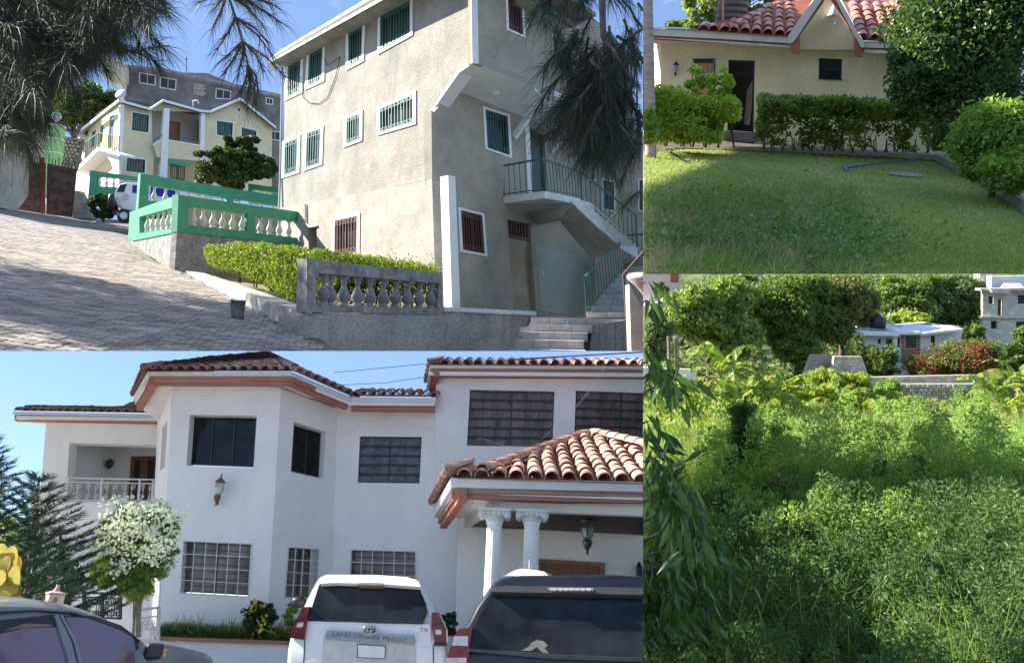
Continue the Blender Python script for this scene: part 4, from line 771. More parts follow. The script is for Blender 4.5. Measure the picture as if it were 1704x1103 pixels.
# yard behind the green balustrades, wall behind it
g = G(); g.poly([P1.at(240, 392, 24.3), P1.at(292, 398, 21.6), P1.at(512, 420, 25.6), P1.at(512, 372, 31), P1.at(470, 356, 46), P1.at(230, 348, 60), P1.at(234, 352, 45)]); P1.struct('yard_floor', g, M['concrete'], P1.at(350, 380, 26))
g = G(); y_ = wall3(P1, P1.at(300, 370, 24.5), P1.at(512, 385, 28), P1.at(300, 370, 24.5)+V((0, 0, 1))); y_.pr(g, [(304, 345), (380, 352), (440, 360), (512, 366), (512, 420), (300, 398)], 0, -.15); P1.solo('yard_wall', 'low beige wall seen between the white balusters', 'wall', g, m_beige, y_.p(400, 400))
g = G(); g.prism([P1.at(893, 521, 18.7), P1.at(990, 529.5, 18.3), P1.at(990, 529.5, 22), P1.at(893, 516, 22)], V((0, 0, -.1))); P1.solo('entrance_floor', 'small tiled landing between front steps and beige door', 'floor', g, M['concrete'], P1.at(930, 524, 19))
g = G(); g.prism([P1.at(990, 400, 23.5), P1.at(1100, 400, 23.5), P1.at(1100, 620, 23.5), P1.at(990, 620, 23.5)], V((0, .3, 0))); P1.solo('stair_gap_wall', 'shaded rendered wall added to cover the gap behind the lower stair flight', 'wall', g, m_greyB, P1.at(1040, 600, 23.5))  # added to fill the opening seen between stair and house wall

g = G(); g.prism([P1.at(862, 521, 18.75), P1.at(906, 523, 18.9), P1.at(906, 600, 18.9), P1.at(850, 600, 18.75)], V((0, .2, 0))); P1.solo('step_gap_cover', 'plain cement face added to cover the gap between platform wall and top front step', 'wall', g, m_retain, P1.at(885, 580, 18.8))  # added fill for the sky gap left of the front steps
g = G(); g.prism([P1.at(20, 352, 46), P1.at(130, 362, 46), P1.at(130, 330, 47.5), P1.at(20, 330, 47.5)], V((0, .2, 0))); g.prism([P1.at(60, 276, 49.5), P1.at(120, 280, 49.5), P1.at(120, 366, 49.5), P1.at(60, 366, 49.5)], V((0, .2, 0))); P1.solo('gate_gap_wall', 'grey wall added to cover the gap behind the rusty gate', 'wall', g, M['concrete'], P1.at(80, 360, 46))  # added backing where sky showed between the gate leaves
# ================================================================ PLACE 2: the yellow outbuilding behind a lawn
P2 = Panel((1070, 134), (1704, 166), {'l': 1070, 'b': 456})
LZ = -1.6
m_yel = mat('yellow_roughcast', (.78, .66, .40), .95, .07, 1.2, .8, 28, stain=.12, scol=(.45, .38, .26), speck=.12, bdist=.02)
m_soot = mat('smoked_plaster', (.035, .03, .028), .95, .4, 2, .5, 20, col2=(.012, .011, .01))
m_redtile = mat('red_clay_tile', (.56, .24, .17), .33, .18, 3, .15, 30, rnd=.25, stain=.2, scol=(.3, .15, .1))
m_fasc = mat('stained_fascia', (.62, .57, .47), .9, .12, 2, .2, 20, stain=.5, scol=(.3, .26, .2))
m_redtrim = mat('red_brown_trim', (.36, .12, .07), .8, .15, 3, .1, 20, stain=.3, scol=(.12, .07, .05))
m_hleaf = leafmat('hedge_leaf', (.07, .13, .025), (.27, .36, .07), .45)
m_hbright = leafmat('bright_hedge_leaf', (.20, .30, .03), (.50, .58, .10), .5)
m_citrus = leafmat('glossy_dark_leaf', (.03, .07, .02), (.12, .18, .05), .35, .4, .4)
m_lime2 = leafmat('lime_bush_leaf', (.10, .19, .03), (.30, .42, .08), .45)
g = G(); g.poly([(-3, 2, LZ), (40, 2, LZ), (40, 26, LZ), (-3, 26, LZ)]); P2.struct('lawn', g, mat('lawn_soil', (.34, .29, .14), .95, .3, .55, .5, 10, col2=(.12, .18, .05)))
hp = lambda x: P2.onz(x, 231+(x-1140)*.073, LZ)
HW = wall3(P2, P2.onz(1140, 231.5, LZ), P2.onz(1440, 252, LZ), P2.onz(1140, 231.5, LZ)+V((0, 0, 1)))
Y2 = P2.thing('yellow_outbuilding', 'yellow roughcast outbuilding with red tiled roof and one burnt doorway', 'house', P2.onz(1300, 244, LZ))
d1 = q4(1152.5, 98, 1190, 98, 1189, 236, 1150, 232); d2 = q4(1212, 100, 1256, 101.5, 1254, 222, 1210.5, 219); wn = q4(1362.5, 97, 1401.5, 98.7, 1400.5, 133.7, 1362.3, 132)
g = G(); HW.pr(g, [(1100.5, 62), (1312, 72), (1332, 60), (1375, -30), (1420, 45), (1437, 80), (1620, 90), (1620, 265), (1440, 252), (1256, 240), (1254, 222), (1210.5, 219), (1210, 237), (1189, 236), (1098, 229)], 0, -.3, holes=[sub(d1, 0, 1, 0, .97), wn, sub(d2, 0, 1, 0, .99)]); Y2.part('wall', g, m_yel)
g = G(); a, b = HW.p(1101, 62), HW.p(1098, 229); g.prism([a, b, b+V((.3, 3, 0)), a+V((.3, 3, 0))], V((.2, 0, 0))); Y2.part('side_wall', g, m_yel)
g = G(); HW.pr(g, [(1205, 90), (1262, 92), (1262, 240), (1205, 236)], -1.6, -1.7); g.prism([HW.p(1205, 225, -.3), HW.p(1260, 228, -.3), HW.p(1262, 226, -1.6), HW.p(1206, 224, -1.6)], V((0, 0, -.1))); Y2.part('burnt_room', g, m_soot)
g = G(); HW.pr(g, sub(d2, -.0, .04, 0, 1), .0, -.28); HW.pr(g, sub(d2, .96, 1, 0, 1), 0, -.28); HW.pr(g, sub(d2, 0, 1, 0, .025), 0, -.28); Y2.part('burnt_door_frame', g, M['black'])
g = G(); g.prism([HW.p(1243, 150, -.9), HW.p(1252, 135, -.2), HW.p(1251, 175, -.2), HW.p(1247, 208, -.3), HW.p(1238, 208, -.6), HW.p(1241, 175, -.8)], V((.03, .05, 0))); Y2.part('burnt_door_leaf', g, mat('scorched_wood', (.30, .23, .17), .9, .5, 6, .3, 20, col2=(.05, .04, .03), ms=(4, 4, .6)))
g = G(); HW.pr(g, [(1206, 219.5), (1258, 222), (1262, 238), (1204, 235)], .35, 0); Y2.part('doorstep', g, mat('sooty_step', (.14, .13, .12), .95, .4, 2, .4, 20))
# smoke stain on wall above the burnt door is soot lying on the plaster
g = G(); ringpr(HW, g, d1, 1.6, .03, -.05); dfr = Y2.part('door_frame', g, M['black']); g = G(); HW.pr(g, sub(d1, .05, .95, .0, .05), -.0, -.08); Y2.part('dark_lintel', g, M['black'], dfr)
g = G(); HW.pr(g, sub(d1, .07, .97, .05, 1), -.05, -.1); dl2 = Y2.part('panel_door', g, mat('honey_wood_door', (.50, .26, .11), .5, .2, 4, .1, 20, ms=(5, 5, .6)))
for s in (.2, .62):
    for t in (.12, .42, .7): g = G(); HW.pr(g, sub(d1, s, s+.25, t, t+.2), -.035, -.05); Y2.part('door_panel', g, mat('door_panel_grey', (.25, .22, .22), .3, .2, 4, 0) if t < .2 else M['wood'], dl2)
window(Y2, HW, wn, M['glass'], M['darkmetal'], nx=1, ny=2, fw=1.6, set_=.05)
g = G(); HW.pr(g, [(1362, 130.5), (1402, 132.5), (1402, 134), (1362, 132.5)], .04, 0); Y2.part('sill', g, M['darkmetal'])
g = G(); HW.pr(g, [(1125, 231), (1210, 236), (1210, 240), (1125, 235)], .5, 0); HW.pr(g, [(1256, 237), (1620, 262), (1620, 270), (1256, 244)], .45, 0); Y2.part('plinth', g, mat('plinth_cement', (.36, .32, .24), .95, .2, 2, .3, 20, stain=.5, scol=(.1, .1, .09)))
# eaves
d0 = HW.n
def eave2(pts, hw, hr, off, nm='fascia'):
    for i in range(len(pts)-1):
        (x0, y0), (x1, y1) = pts[i], pts[i+1]
        g = G(); HW.pr(g, [(x0, y0), (x1, y1), (x1, y1+hw), (x0, y0+hw)], off, off-.22); Y2.part(nm, g, m_fasc)
        g = G(); HW.pr(g, [(x0, y0+hw), (x1, y1+hw), (x1, y1+hw+hr*.5), (x0, y0+hw+hr*.5)], off-.05, off-.25); HW.pr(g, [(x0, y0+hw+hr*.5), (x1, y1+hw+hr*.5), (x1, y1+hw+hr), (x0, y0+hw+hr)], off-.09, off-.25); Y2.part('trim', g, m_redtrim)
eave2([(1060, 46.5), (1089, 48), (1206, 54), (1313, 61)], 11.5, 7, .75); eave2([(1436, 69), (1500, 70.5), (1640, 76)], 10.5, 8, .75)
for s in ([(1060, 62), (1316, 80), (1325, 84), (1060, 72)], [(1437, 88), (1640, 95), (1640, 99), (1437, 92)]):
    a = [HW.p(x, y, .7 if i < 2 else 0) for i, (x, y) in enumerate(s)]; g = G(); g.prism(a, V((0, 0, .1))); Y2.part('soffit', g, m_fasc)
def leg(pts, o1, o0, nm, mt): g = G(); HW.pr(g, pts, o1, o0); Y2.part(nm, g, mt)
leg([(1312, 60), (1363, -13), (1375, -38), (1382, -26), (1366, 3), (1321, 70), (1313, 73)], .95, .7, 'gable_fascia', m_fasc)
leg([(1321, 70), (1366, 3), (1376, -18), (1379, -12), (1369, 7), (1331, 60), (1331.5, 90), (1318, 87), (1316, 74)], .9, .65, 'gable_trim', m_redtrim)
leg([(1388, -12), (1396, -2), (1412, 26), (1430, 60), (1438, 70), (1437, 80), (1433, 79), (1404, 26), (1380, -22)], .95, .7, 'gable_fascia', m_fasc)
leg([(1380, -20), (1404, 26), (1433, 79), (1436.5, 96), (1423.5, 94), (1424, 63), (1402, 26), (1376, -14)], .9, .65, 'gable_trim', m_redtrim)
leg([(1325, 64), (1370, -2), (1375, -14), (1380, -2), (1422, 66), (1422, 84), (1328, 82)], .3, 0, 'gable_wall', m_yel)
# roofs
T2 = tile_mesh('tile', m_redtile, .13, .5, 8, .015); bed2 = mat('red_tile_bed', (.36, .11, .065), .85, .2, 3, .1)
ea, eb = HW.p(1155, 51, .8), HW.p(1316, 62, .8); ec = HW.p(1330, -20, -3.2)
r_ = Y2.part('roof', G().poly([ea, eb, HW.p(1366, -10, -2.4), HW.p(1313, -3, -2.6)]), bed2); up = (HW.p(1313, 2, -2.2)-HW.p(1290, 60, .8))
ux = (eb-ea).normalized(); up = up-ux*up.dot(ux)
tile_field(Y2, P2, r_, T2, ea, eb, up, [(1172, 60), (1209, 44), (1313, -2), (1366, -12), (1366, 2), (1319, 66)], .30, .46)
ridge(Y2, T2, HW.p(1209, 50, .6), HW.p(1313, 1, -2.3), r_, .45, 1.0)
ea, eb = HW.p(1425, 66, .8), HW.p(1600, 74, .8); r_ = Y2.part('roof', G().poly([HW.p(1436, 68, .8), HW.p(1530, 72, .8), HW.p(1482, 9, -2.2), HW.p(1402, 4, -2.2)]), bed2); up = HW.p(1440, 4, -2.2)-HW.p(1470, 70, .8); up = up-(eb-ea).normalized()*up.dot((eb-ea).normalized())
tile_field(Y2, P2, r_, T2, ea, eb, up, [(1402, 3), (1482, 7), (1530, 40), (1520, 74), (1437, 72)], .30, .46)
ridge(Y2, T2, HW.p(1402, 4, -2.3), HW.p(1482, 9, -2.3), r_, .45, .9); ridge(Y2, T2, HW.p(1482, 9, -2.3), HW.p(1530, 50, -.4), r_, .45, .9)
r_ = Y2.part('flat_roof', G().poly([HW.p(1060, 46, .8), HW.p(1160, 50, .8), HW.p(1215, 48, -2), HW.p(1060, 44, -3)]), m_fasc); tile_field(Y2, P2, r_, T2, HW.p(1160, 51.5, .8), HW.p(1215, 55, .8), V((0, 1, .3)), [(1155, 30), (1225, 30), (1225, 65), (1155, 65)], .3, .4, maxrow=1)
g = NG(); C = np.array([tuple(HW.p(random.uniform(1150, 1215), random.uniform(43, 50), .2)) for _ in range(500)]); g.quads(leafquads(C, .16, .3, (0, 0, .3)), P2); P2.solo('roof_litter', 'dry leaves gathered on the flat roof edge beside the tank', 'leaves', g, mat('dry_leaf', (.32, .24, .16), .9, .3, 8, 0), HW.p(1180, 47, .2), kind='stuff')
BWl = Wall(P2, P2.at(1510, 20, 26), (0, -1, 0)); g = G(); BWl.pr(g, [(1460, -40), (1600, -40), (1600, 40), (1475, 30)], 0, -.3); P2.solo('orange_wall', 'rough orange house wall rising behind the right red roof', 'wall', g, mat('orange_roughcast', (.48, .22, .11), .95, .25, 2, .6, 12, speck=.3), P2.at(1510, 40, 26))
tk = P2.thing('water_tank', 'dark brown ribbed water tank on the roof before the pale tree', 'tank', P2.at(1214, 46, 22)); g = G(); c = P2.at(1214, 46, 22); r = 23*22/F; g.lathe([(r*(1.0 if k % 2 else .94), k*.085) for k in range(22)], c, 26); tk.part('tank_body', g, mat('brown_tank', (.10, .06, .055), .35, .2, 4, 0)); g = G(); g.tube([P2.at(1203, 50, 21.4), P2.at(1203, -20, 21.4)], .03, 6); tk.part('pipe', g, mat('copper_pipe', (.5, .25, .12), .5, .1, 3, 0))
T = P2.thing('wall_lantern', 'small black lantern on the yellow wall left of the doors', 'lamp', HW.p(1124, 112, .12)); c = HW.p(1124, 116, .15); g = G(); g.lathe([(.01, .24), (.02, .2), (.1, .13), (.09, .12)], c, 8); T.part('lamp_top', g, M['black']); g = G(); g.lathe([(.075, .12), (.05, -.08)], c, 6); T.part('lamp_glass', g, mat('grey_lamp_glass', (.25, .25, .23), .2, .2, 3, 0)); g = G(); g.tube([c+V((0, 0, -.08)), c+V((.03, .05, -.16)), c+V((.03, .15, -.1))], .025, 5); T.part('lamp_arm', g, M['black'])
T = P2.thing('gable_lamp', 'white bell shaped lamp hanging under the gable peak', 'lamp', HW.p(1386, 30, .45)); c = HW.p(1386, 25, .45); g = G(); g.lathe([(.03, .28), (.07, .2), (.12, .02), (.15, -.03), (.13, -.03)], c, 14); T.part('lamp_shade', g, M['steel'], smooth=True); g = G(); g.tube([c+V((0, 0, .28)), c+V((0, 0, .6))], .015, 5); g.tube([c+V((-.1, 0, -.16)), c+V((.1, 0, -.16)), c+V((.1, 0, -.28))], .015, 5); T.part('bracket', g, M['steel'])
# left edge: dark sheet standing for the dark gap, and palm trunk
g = G(); HW.pr(g, [(1060, 84), (1100, 92), (1100, 232), (1060, 232)], -2.5, -2.6); P2.solo('dark_gap_sheet', 'dark sheet standing for the dark gap left of the yellow house', 'gate', g, mat('dark_gap_sheet', (.05, .05, .055), .7, .2, 3, 0), HW.p(1085, 232, -2.5))
T = P2.thing('palm_tree', 'smooth ringed palm trunk crossing the left edge of the lawn view', 'palm', P2.onz(1079, 262, LZ)); b = T.base; g = G(); pts = []; rs = []
for k in range(46):
    p = P2.at(1083-k*.15, 262-k*7.4, b.y); pts.append(p); rs.append((.125-.0006*k)*(1.04 if k % 2 else .97))
g.tube(pts, rs, 14); T.part('trunk', g, mat('palm_bark', (.40, .33, .29), .9, .25, 5, .3, 20, ms=(1, 1, 6)), smooth=True)
# hedges and bushes
hz = lambda x: 17.6
stems_base = lambda x: 244+(x-1140)*.03
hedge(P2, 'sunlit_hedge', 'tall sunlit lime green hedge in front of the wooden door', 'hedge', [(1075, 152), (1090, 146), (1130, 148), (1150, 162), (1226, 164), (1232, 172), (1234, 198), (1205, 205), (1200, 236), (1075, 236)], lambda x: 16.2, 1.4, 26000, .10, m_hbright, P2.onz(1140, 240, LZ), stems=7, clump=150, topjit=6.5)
hedge(P2, 'young_climber', 'pale leafy shoots standing up before the wooden door', 'shrub', [(1140, 118), (1160, 108), (1175, 125), (1200, 110), (1212, 118), (1222, 140), (1215, 158), (1140, 152)], lambda x: 16.6, .5, 1500, .11, m_hbright, P2.onz(1180, 240, LZ), clump=40, topjit=3)
stems_base = lambda x: 249+(x-1258)*.02
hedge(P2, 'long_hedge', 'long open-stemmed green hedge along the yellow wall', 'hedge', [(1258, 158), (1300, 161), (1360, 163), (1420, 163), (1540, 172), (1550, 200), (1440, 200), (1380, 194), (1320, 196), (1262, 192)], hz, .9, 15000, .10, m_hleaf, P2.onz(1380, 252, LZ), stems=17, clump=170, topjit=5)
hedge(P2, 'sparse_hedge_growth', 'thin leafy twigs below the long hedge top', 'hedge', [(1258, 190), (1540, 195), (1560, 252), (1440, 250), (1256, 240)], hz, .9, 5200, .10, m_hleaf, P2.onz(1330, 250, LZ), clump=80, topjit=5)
hedge(P2, 'leafy_bush', 'bright leafy low bush at the left lawn edge', 'bush', [(1070, 192), (1084, 180), (1094, 205), (1096, 222), (1086, 236), (1070, 240)], lambda x: 13.5, .6, 1700, .12, m_lime2, P2.onz(1080, 262, LZ), clump=40, topjit=4)
tree(P2, 'citrus_tree', 'large dense dark green tree filling the upper right corner', 'tree', P2.onz(1600, 262, LZ), [P2.ell(1510, -70, 1760, 120, 15.5), P2.ell(1478, 60, 1600, 170, 15), P2.ell(1530, 100, 1690, 215, 15), P2.ell(1560, 160, 1650, 262, 14.6)], 80000, .105, m_citrus, M['bark'], 420, .14, .42, .55, shell=.4)
tree(P2, 'lime_bush', 'bright green bush at the right edge beside the path', 'bush', P2.onz(1650, 330, LZ), [P2.ell(1588, 172, 1730, 300, 11.5), P2.ell(1630, 250, 1720, 320, 10.8)], 26000, .085, m_lime2, M['bark'], 150, .05, .42, .55, shell=.4)
tree(P2, 'pale_tree', 'pale feathery tree behind the flat roof and tank', 'tree', P2.at(1210, 60, 32), [P2.ell(1140, -40, 1210, 45, 32), P2.ell(1230, -40, 1300, 40, 33), P2.ell(1160, -60, 1270, 10, 33)], 9000, .22, leafmat('pale_sunny_leaf', (.14, .2, .08), (.36, .42, .2), .5), M['bark'], 90, .15, .3)
tree(P2, 'far_treetops', 'low grey green treetops on the skyline left of the tank', 'tree', P2.at(1120, 60, 50), [P2.ell(1100, 36, 1170, 60, 50)], 3000, .35, m_hleaf, M['bark'], 40, .2, .3)
g = G(); w_ = Wall(P2, P2.at(1680, 160, 18), (-.5, -1, 0)); w_.pr(g, [(1600, 150), (1760, 110), (1760, 240), (1600, 260)], 0, -.2); P2.solo('white_wall', 'white boundary wall showing through the trees at the right edge', 'wall', g, M['white'], w_.p(1680, 250))
g = G(); L_ = [P2.onz(1560, 262, LZ+.1), P2.onz(1640, 300, LZ+.1), P2.onz(1720, 350, LZ+.1), P2.onz(1800, 400, LZ+.1)]; 
for a, b in zip(L_, L_[1:]): g.bar(a, b, .12, .14)
P2.solo('lawn_kerb', 'pale concrete kerb along the right edge of the lawn', 'kerb', g, M['concrete'], L_[0])
g = G(); g.poly([P2.onz(1580, 262, LZ+.02), P2.onz(1645, 298, LZ+.02), P2.onz(1720, 343, LZ+.02), P2.onz(1800, 330, LZ+.02), P2.onz(1660, 262, LZ+.02)]); P2.struct('path', g, mat('grey_path', (.3, .28, .27), .9, .15, 2, .2), (0, 0, 0))
T = P2.thing('blue_pipe', 'thin blue pipe with a bent end lying on the lawn', 'pipe', P2.onz(1460, 275, LZ+.05)); g = G(); g.tube([P2.onz(1523, 266, LZ+.06), P2.onz(1462, 272, LZ+.07), P2.onz(1411, 279, LZ+.06)], .02, 8); T.part('pipe', g, mat('blue_plastic', (.03, .11, .20), .4, .2, 5, 0), smooth=True)
g = G(); g.tube([P2.onz(1411, 279, LZ+.06), P2.onz(1403, 277.5, LZ+.06), P2.onz(1409, 283, LZ+.05), P2.onz(1414, 283, LZ+.05)], .028, 8); T.part('bent_end', g, mat('light_blue', (.12, .25, .42), .4, .1, 5, 0), smooth=True)
g = G(); c = P2.onz(1508, 291, LZ+.03); g.lathe([(.34, 0), (.3, .04), (.1, .05)], c, 9, sy=.8); P2.solo('drain_cover', 'small rough grey concrete drain patch in the lawn', 'drain', g, M['concrete'], c)
# grass
def blades(n, reg, h0, h1, w, lm, droop, nm, lab, cluster=0):
    S = []
    K = [(random.uniform(reg[0], reg[1]), random.uniform(reg[2], reg[3])) for _ in range(cluster)]
    while len(S) < n:
        if cluster: k = random.choice(K); x, y = k[0]+random.gauss(0, 9), k[1]+random.gauss(0, 5)
        else: x = random.uniform(reg[0], reg[1]); u = random.random(); a, b = 1/(reg[2]-hp2(x)), 1/(reg[3]-hp2(x)); y = hp2(x)+1/(b+(a-b)*u**1.5)
        if y < 246: continue
        S.append(tuple(P2.onz(x, y, LZ)))
    S = np.array(S); D = unit(RNG.normal(size=(n, 3))*.5+np.array([0, 0, 1])); g = NG(); g.quads(ribbons(S, D, h0+(h1-h0)*RNG.random(n), w, droop, 2), P2); P2.solo(nm, lab, 'grass', g, lm, tuple(S[0]), kind='stuff')
hp2 = lambda x: 134+(x-1070)*.0505
blades(90000, (1072, 1740, 250, 470), .03, .085, .012, leafmat('lawn_grass', (.16, .235, .05), (.38, .44, .12), .4, c3=(.55, .46, .25)), .4, 'lawn_grass', 'short green lawn grass with a few dry blades')
blades(26000, (1072, 1420, 315, 475), .10, .30, .011, leafmat('wild_grass', (.11, .20, .04), (.28, .38, .10), .4, c3=(.5, .42, .27)), .5, 'wild_grass', 'taller unmown wild grass tufts at the lower left of the lawn', 170)
blades(9000, (1072, 1380, 340, 470), .12, .34, .008, leafmat('dry_grass', (.34, .26, .15), (.55, .45, .28), .3), .6, 'dry_grass', 'dry beige grass tufts among the weeds', 30)
C = []
for k in range(240):
    x, y = random.gauss(1340, 60), random.gauss(415, 24)
    if random.random() < .35: x, y = random.uniform(1075, 1330), random.uniform(330, 450)
    if y < 320 or y > 470: continue
    c = P2.onz(x, y, LZ)
    for _ in range(42): C.append((c.x+random.gauss(0, .14), c.y+random.gauss(0, .14), c.z+abs(random.gauss(0, .12))+.02))
g = NG(); g.quads(leafquads(np.array(C), .055, .6, (0, 0, .3)), P2); P2.solo('broadleaf_weeds', 'patch of bluish green broadleaf weeds in the lawn foreground', 'weeds', g, leafmat('weed_leaf', (.07, .15, .04), (.22, .33, .11), .35), P2.onz(1340, 420, LZ), kind='stuff')
g = G(); pts = [P2.onz(1104, 247, LZ+.05), P2.onz(1115, 254, LZ+.2), P2.onz(1126, 259, LZ+.03)]; g.tube(pts, .02, 5); g.tube([pts[1], P2.onz(1120, 250, LZ+.2)], .015, 5); P2.solo('dead_branch', 'small dead branch lying on the sunlit corner of the lawn', 'branch', g, M['bark'], pts[0])
# added out-of-view slab, its outline projected up from the shade wanted on the lawn
sl2 = P2.MW.inverted() @ SUN
def up_to(x, y, h): p = P2.onz(x, y, LZ); return p+sl2*((h-p.z)/sl2.z)
rp = [up_to(1222, 246, 6.2), up_to(1205, 264, 6.2), up_to(1072, 313, 6.2), up_to(1030, 640, 6.2), up_to(2500, 900, 6.2), up_to(1900, 300, 6.2), up_to(1640, 250, 6.2)]
ovr = {'r': None}
g = G(); g.prism(rp, V((0, 0, .25))); oo_ = P2.solo('lawn_shade_slab', 'added flat concrete slab out of view that shades the lawn', 'roof', g, M['concrete'], rp[0]); OWN.pop(oo_)
print('slab', [(tuple(round(v, 1) for v in p), [round(v) for v in P2.px(p)]) for p in rp])

g = G(); g.poly([P2.onz(1060, 252, LZ+.03), P2.onz(1140, 246, LZ+.03), P2.onz(1300, 253, LZ+.03), P2.onz(1440, 261, LZ+.03), P2.onz(1640, 272, LZ+.03), P2.onz(1640, 255, LZ+.03), P2.onz(1440, 248, LZ+.03), P2.onz(1140, 228, LZ+.03), P2.onz(1060, 226, LZ+.03)]); P2.struct('flower_bed', g, mat('bed_earth', (.13, .095, .06), .95, .4, 2, .6, 12))
# ================================================================ PLACE 3: the white house with clay tiled roofs and parked cars
P3 = Panel((0, 976), (1070, 1024), {'r': 1070, 't': 584}, .85)
GZ = -1.45
m_stucco = mat('white_stucco', (.86, .815, .755), .92, .045, .7, .6, 24, stain=.3, scol=(.66, .63, .58), bdist=.02)
m_terra = mat('terracotta_band', (.40, .165, .11), .75, .1, 3, .1, 25)
m_wtrim = mat('off_white_trim', (.70, .69, .64), .8, .06, 3, .1, 30, stain=.25, scol=(.45, .42, .36))
m_tileA = mat('orange_clay_tile', (.56, .33, .25), .85, .25, 3, .3, 22, rnd=.38, stain=.55, scol=(.24, .16, .13))
m_tileD = mat('darker_clay_tile', (.48, .25, .17), .85, .25, 3, .2, 30, rnd=.3, stain=.4, scol=(.14, .09, .08))  # darker clay tone for the side slopes and the middle roof
m_curtain = mat('window_brown_curtain', (.17, .13, .08), .25, .6, 2.2, 0, col2=(.05, .05, .045), spec=.7)
m_darkglass = mat('dark_tinted_glass', (.015, .017, .018), .06, .6, 2.2, .06, 3, col2=(.004, .005, .007), spec=.22)  # noise mottling puts tree reflections into the glass colour
m_flower = leafmat('white_blossom', (.75, .76, .68), (.86, .86, .80), .25)
m_shrubleaf = leafmat('narrow_fresh_leaf', (.13, .23, .05), (.36, .44, .12), .5)
m_arau = leafmat('araucaria_needle', (.012, .04, .02), (.04, .085, .04), .1)
m_sedan = mat('dusty_grey_car_paint', (.17, .175, .185), .35, .2, 2.5, .02, 60, coat=.5, stain=.3, scol=(.22, .22, .21))
m_blackcar = mat('black_car_paint', (.008, .009, .013), .3, .2, 2, 0, coat=.25, stain=.2, scol=(.06, .055, .05))
m_chrome = mat('chrome', (.6, .6, .62), .15, .05, 2, 0, metal=1)
m_silver = mat('silver_trim', (.32, .32, .33), .35, .1, 3, 0, metal=.6)
m_red = mat('red_lamp', (.17, .002, .003), .25, .3, 10, 0, coat=.15)
m_clear = mat('clear_lamp', (.55, .5, .5), .15, .2, 8, 0, coat=.6)
m_grass3 = leafmat('lawn_blade', (.03, .07, .01), (.09, .16, .03), .3)
g = G(); g.poly([(-300, 1, GZ), (300, 1, GZ), (300, 500, GZ), (-300, 500, GZ)]); gd = P3.struct('ground', g, mat('courtyard_paving', (.30, .29, .28), .9, .2, 1.5, .3, 20, stain=.4))
m_pv3 = mat('courtyard_paver', (.30, .30, .31), .9, .2, 3, .3, 25, rnd=.3)
for i in range(14):
    for j in range(20):
        x, y = -8.2+i*.24+(.12 if j % 2 else 0), 9.8+j*.2
        if y > 14.9 or not (330 < P3.px((x, y, GZ))[0] < 500): continue
        g = G(); g.box((x, y, GZ+.012+random.uniform(0, .006)), .225, .185, .03); po = bpy.data.objects.new('paver', g.mesh('paver', m_pv3)); SC.collection.objects.link(po); po.parent = gd; OWN[po] = P3
HS = P3.thing('white_house', 'white stucco two-storey villa with terracotta bands and clay tiled roofs', 'house', P3.at(460, 1060, 16.5))
nF = V((0, -1, 0))
LWp = Wall(P3, P3.at(100, 800, 20.6), nF); BF = Wall(P3, P3.at(400, 800, 16.5), nF); MW = Wall(P3, P3.at(650, 800, 17.8), nF); RW = Wall(P3, P3.at(900, 700, 17.5), nF)
BR = wall3(P3, BF.p(467.5, 649), BF.p(446, 1010), MW.p(561, 687)); BL = wall3(P3, BF.p(286, 649), BF.p(276, 1010), P3.at(265, 690, 19.6))
# bay front
wq = q4(316, 690, 427.5, 691.5, 422, 778.5, 310, 774.5); lq = q4(305, 899, 419, 904.5, 413, 993, 299, 986.5)
g = G(); BF.pr(g, [(283, 640), (468, 645), (446, 1010), (443, 1100), (262, 1100), (264, 1035), (277, 834), (284, 700)], 0, -.35, holes=[wq, lq]); HS.part('bay_wall', g, m_stucco)
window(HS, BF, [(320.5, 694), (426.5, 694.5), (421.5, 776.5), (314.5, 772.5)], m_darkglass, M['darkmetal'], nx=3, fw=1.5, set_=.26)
def gridwin(W_, q, nx, ny, st_=.16, inn=None):
    o = window(HS, W_, inn or q, m_curtain, M['darkmetal'], nx=max(2, nx//3), ny=1, fw=1.6, set_=st_+.06)
    for i in range(1, 3*(max(2, nx//3))):
        g = G(); rect(W_, g, inn or q, i/(3*max(2, nx//3))-.003, i/(3*max(2, nx//3))+.003, 0, 1, -st_-.02, -st_-.05); 
    g = G(); ringpr(W_, g, shrink(q, -.3), 1.6, .02, -.02)
    for i in range(1, nx): rect(W_, g, q, i/nx-.55/qw(q), i/nx+.55/qw(q), 0, 1, .016, -.01)
    for j in range(1, ny): rect(W_, g, q, 0, 1, j/ny-.55/qh(q), j/ny+.55/qh(q), .01, -.014)
    HS.part('security_grille', g, M['steel'], o); g = G()
    for j in range(1, 7): rect(W_, g, inn or q, 0, 1, j/7-.5/qh(q), j/7+.5/qh(q), -st_-.01, -st_-.03)
    HS.part('louvre_frame', g, M['darkmetal'], o)
gridwin(BF, lq, 6, 4, inn=[(308, 901), (418.5, 906), (412, 990), (302, 984)])
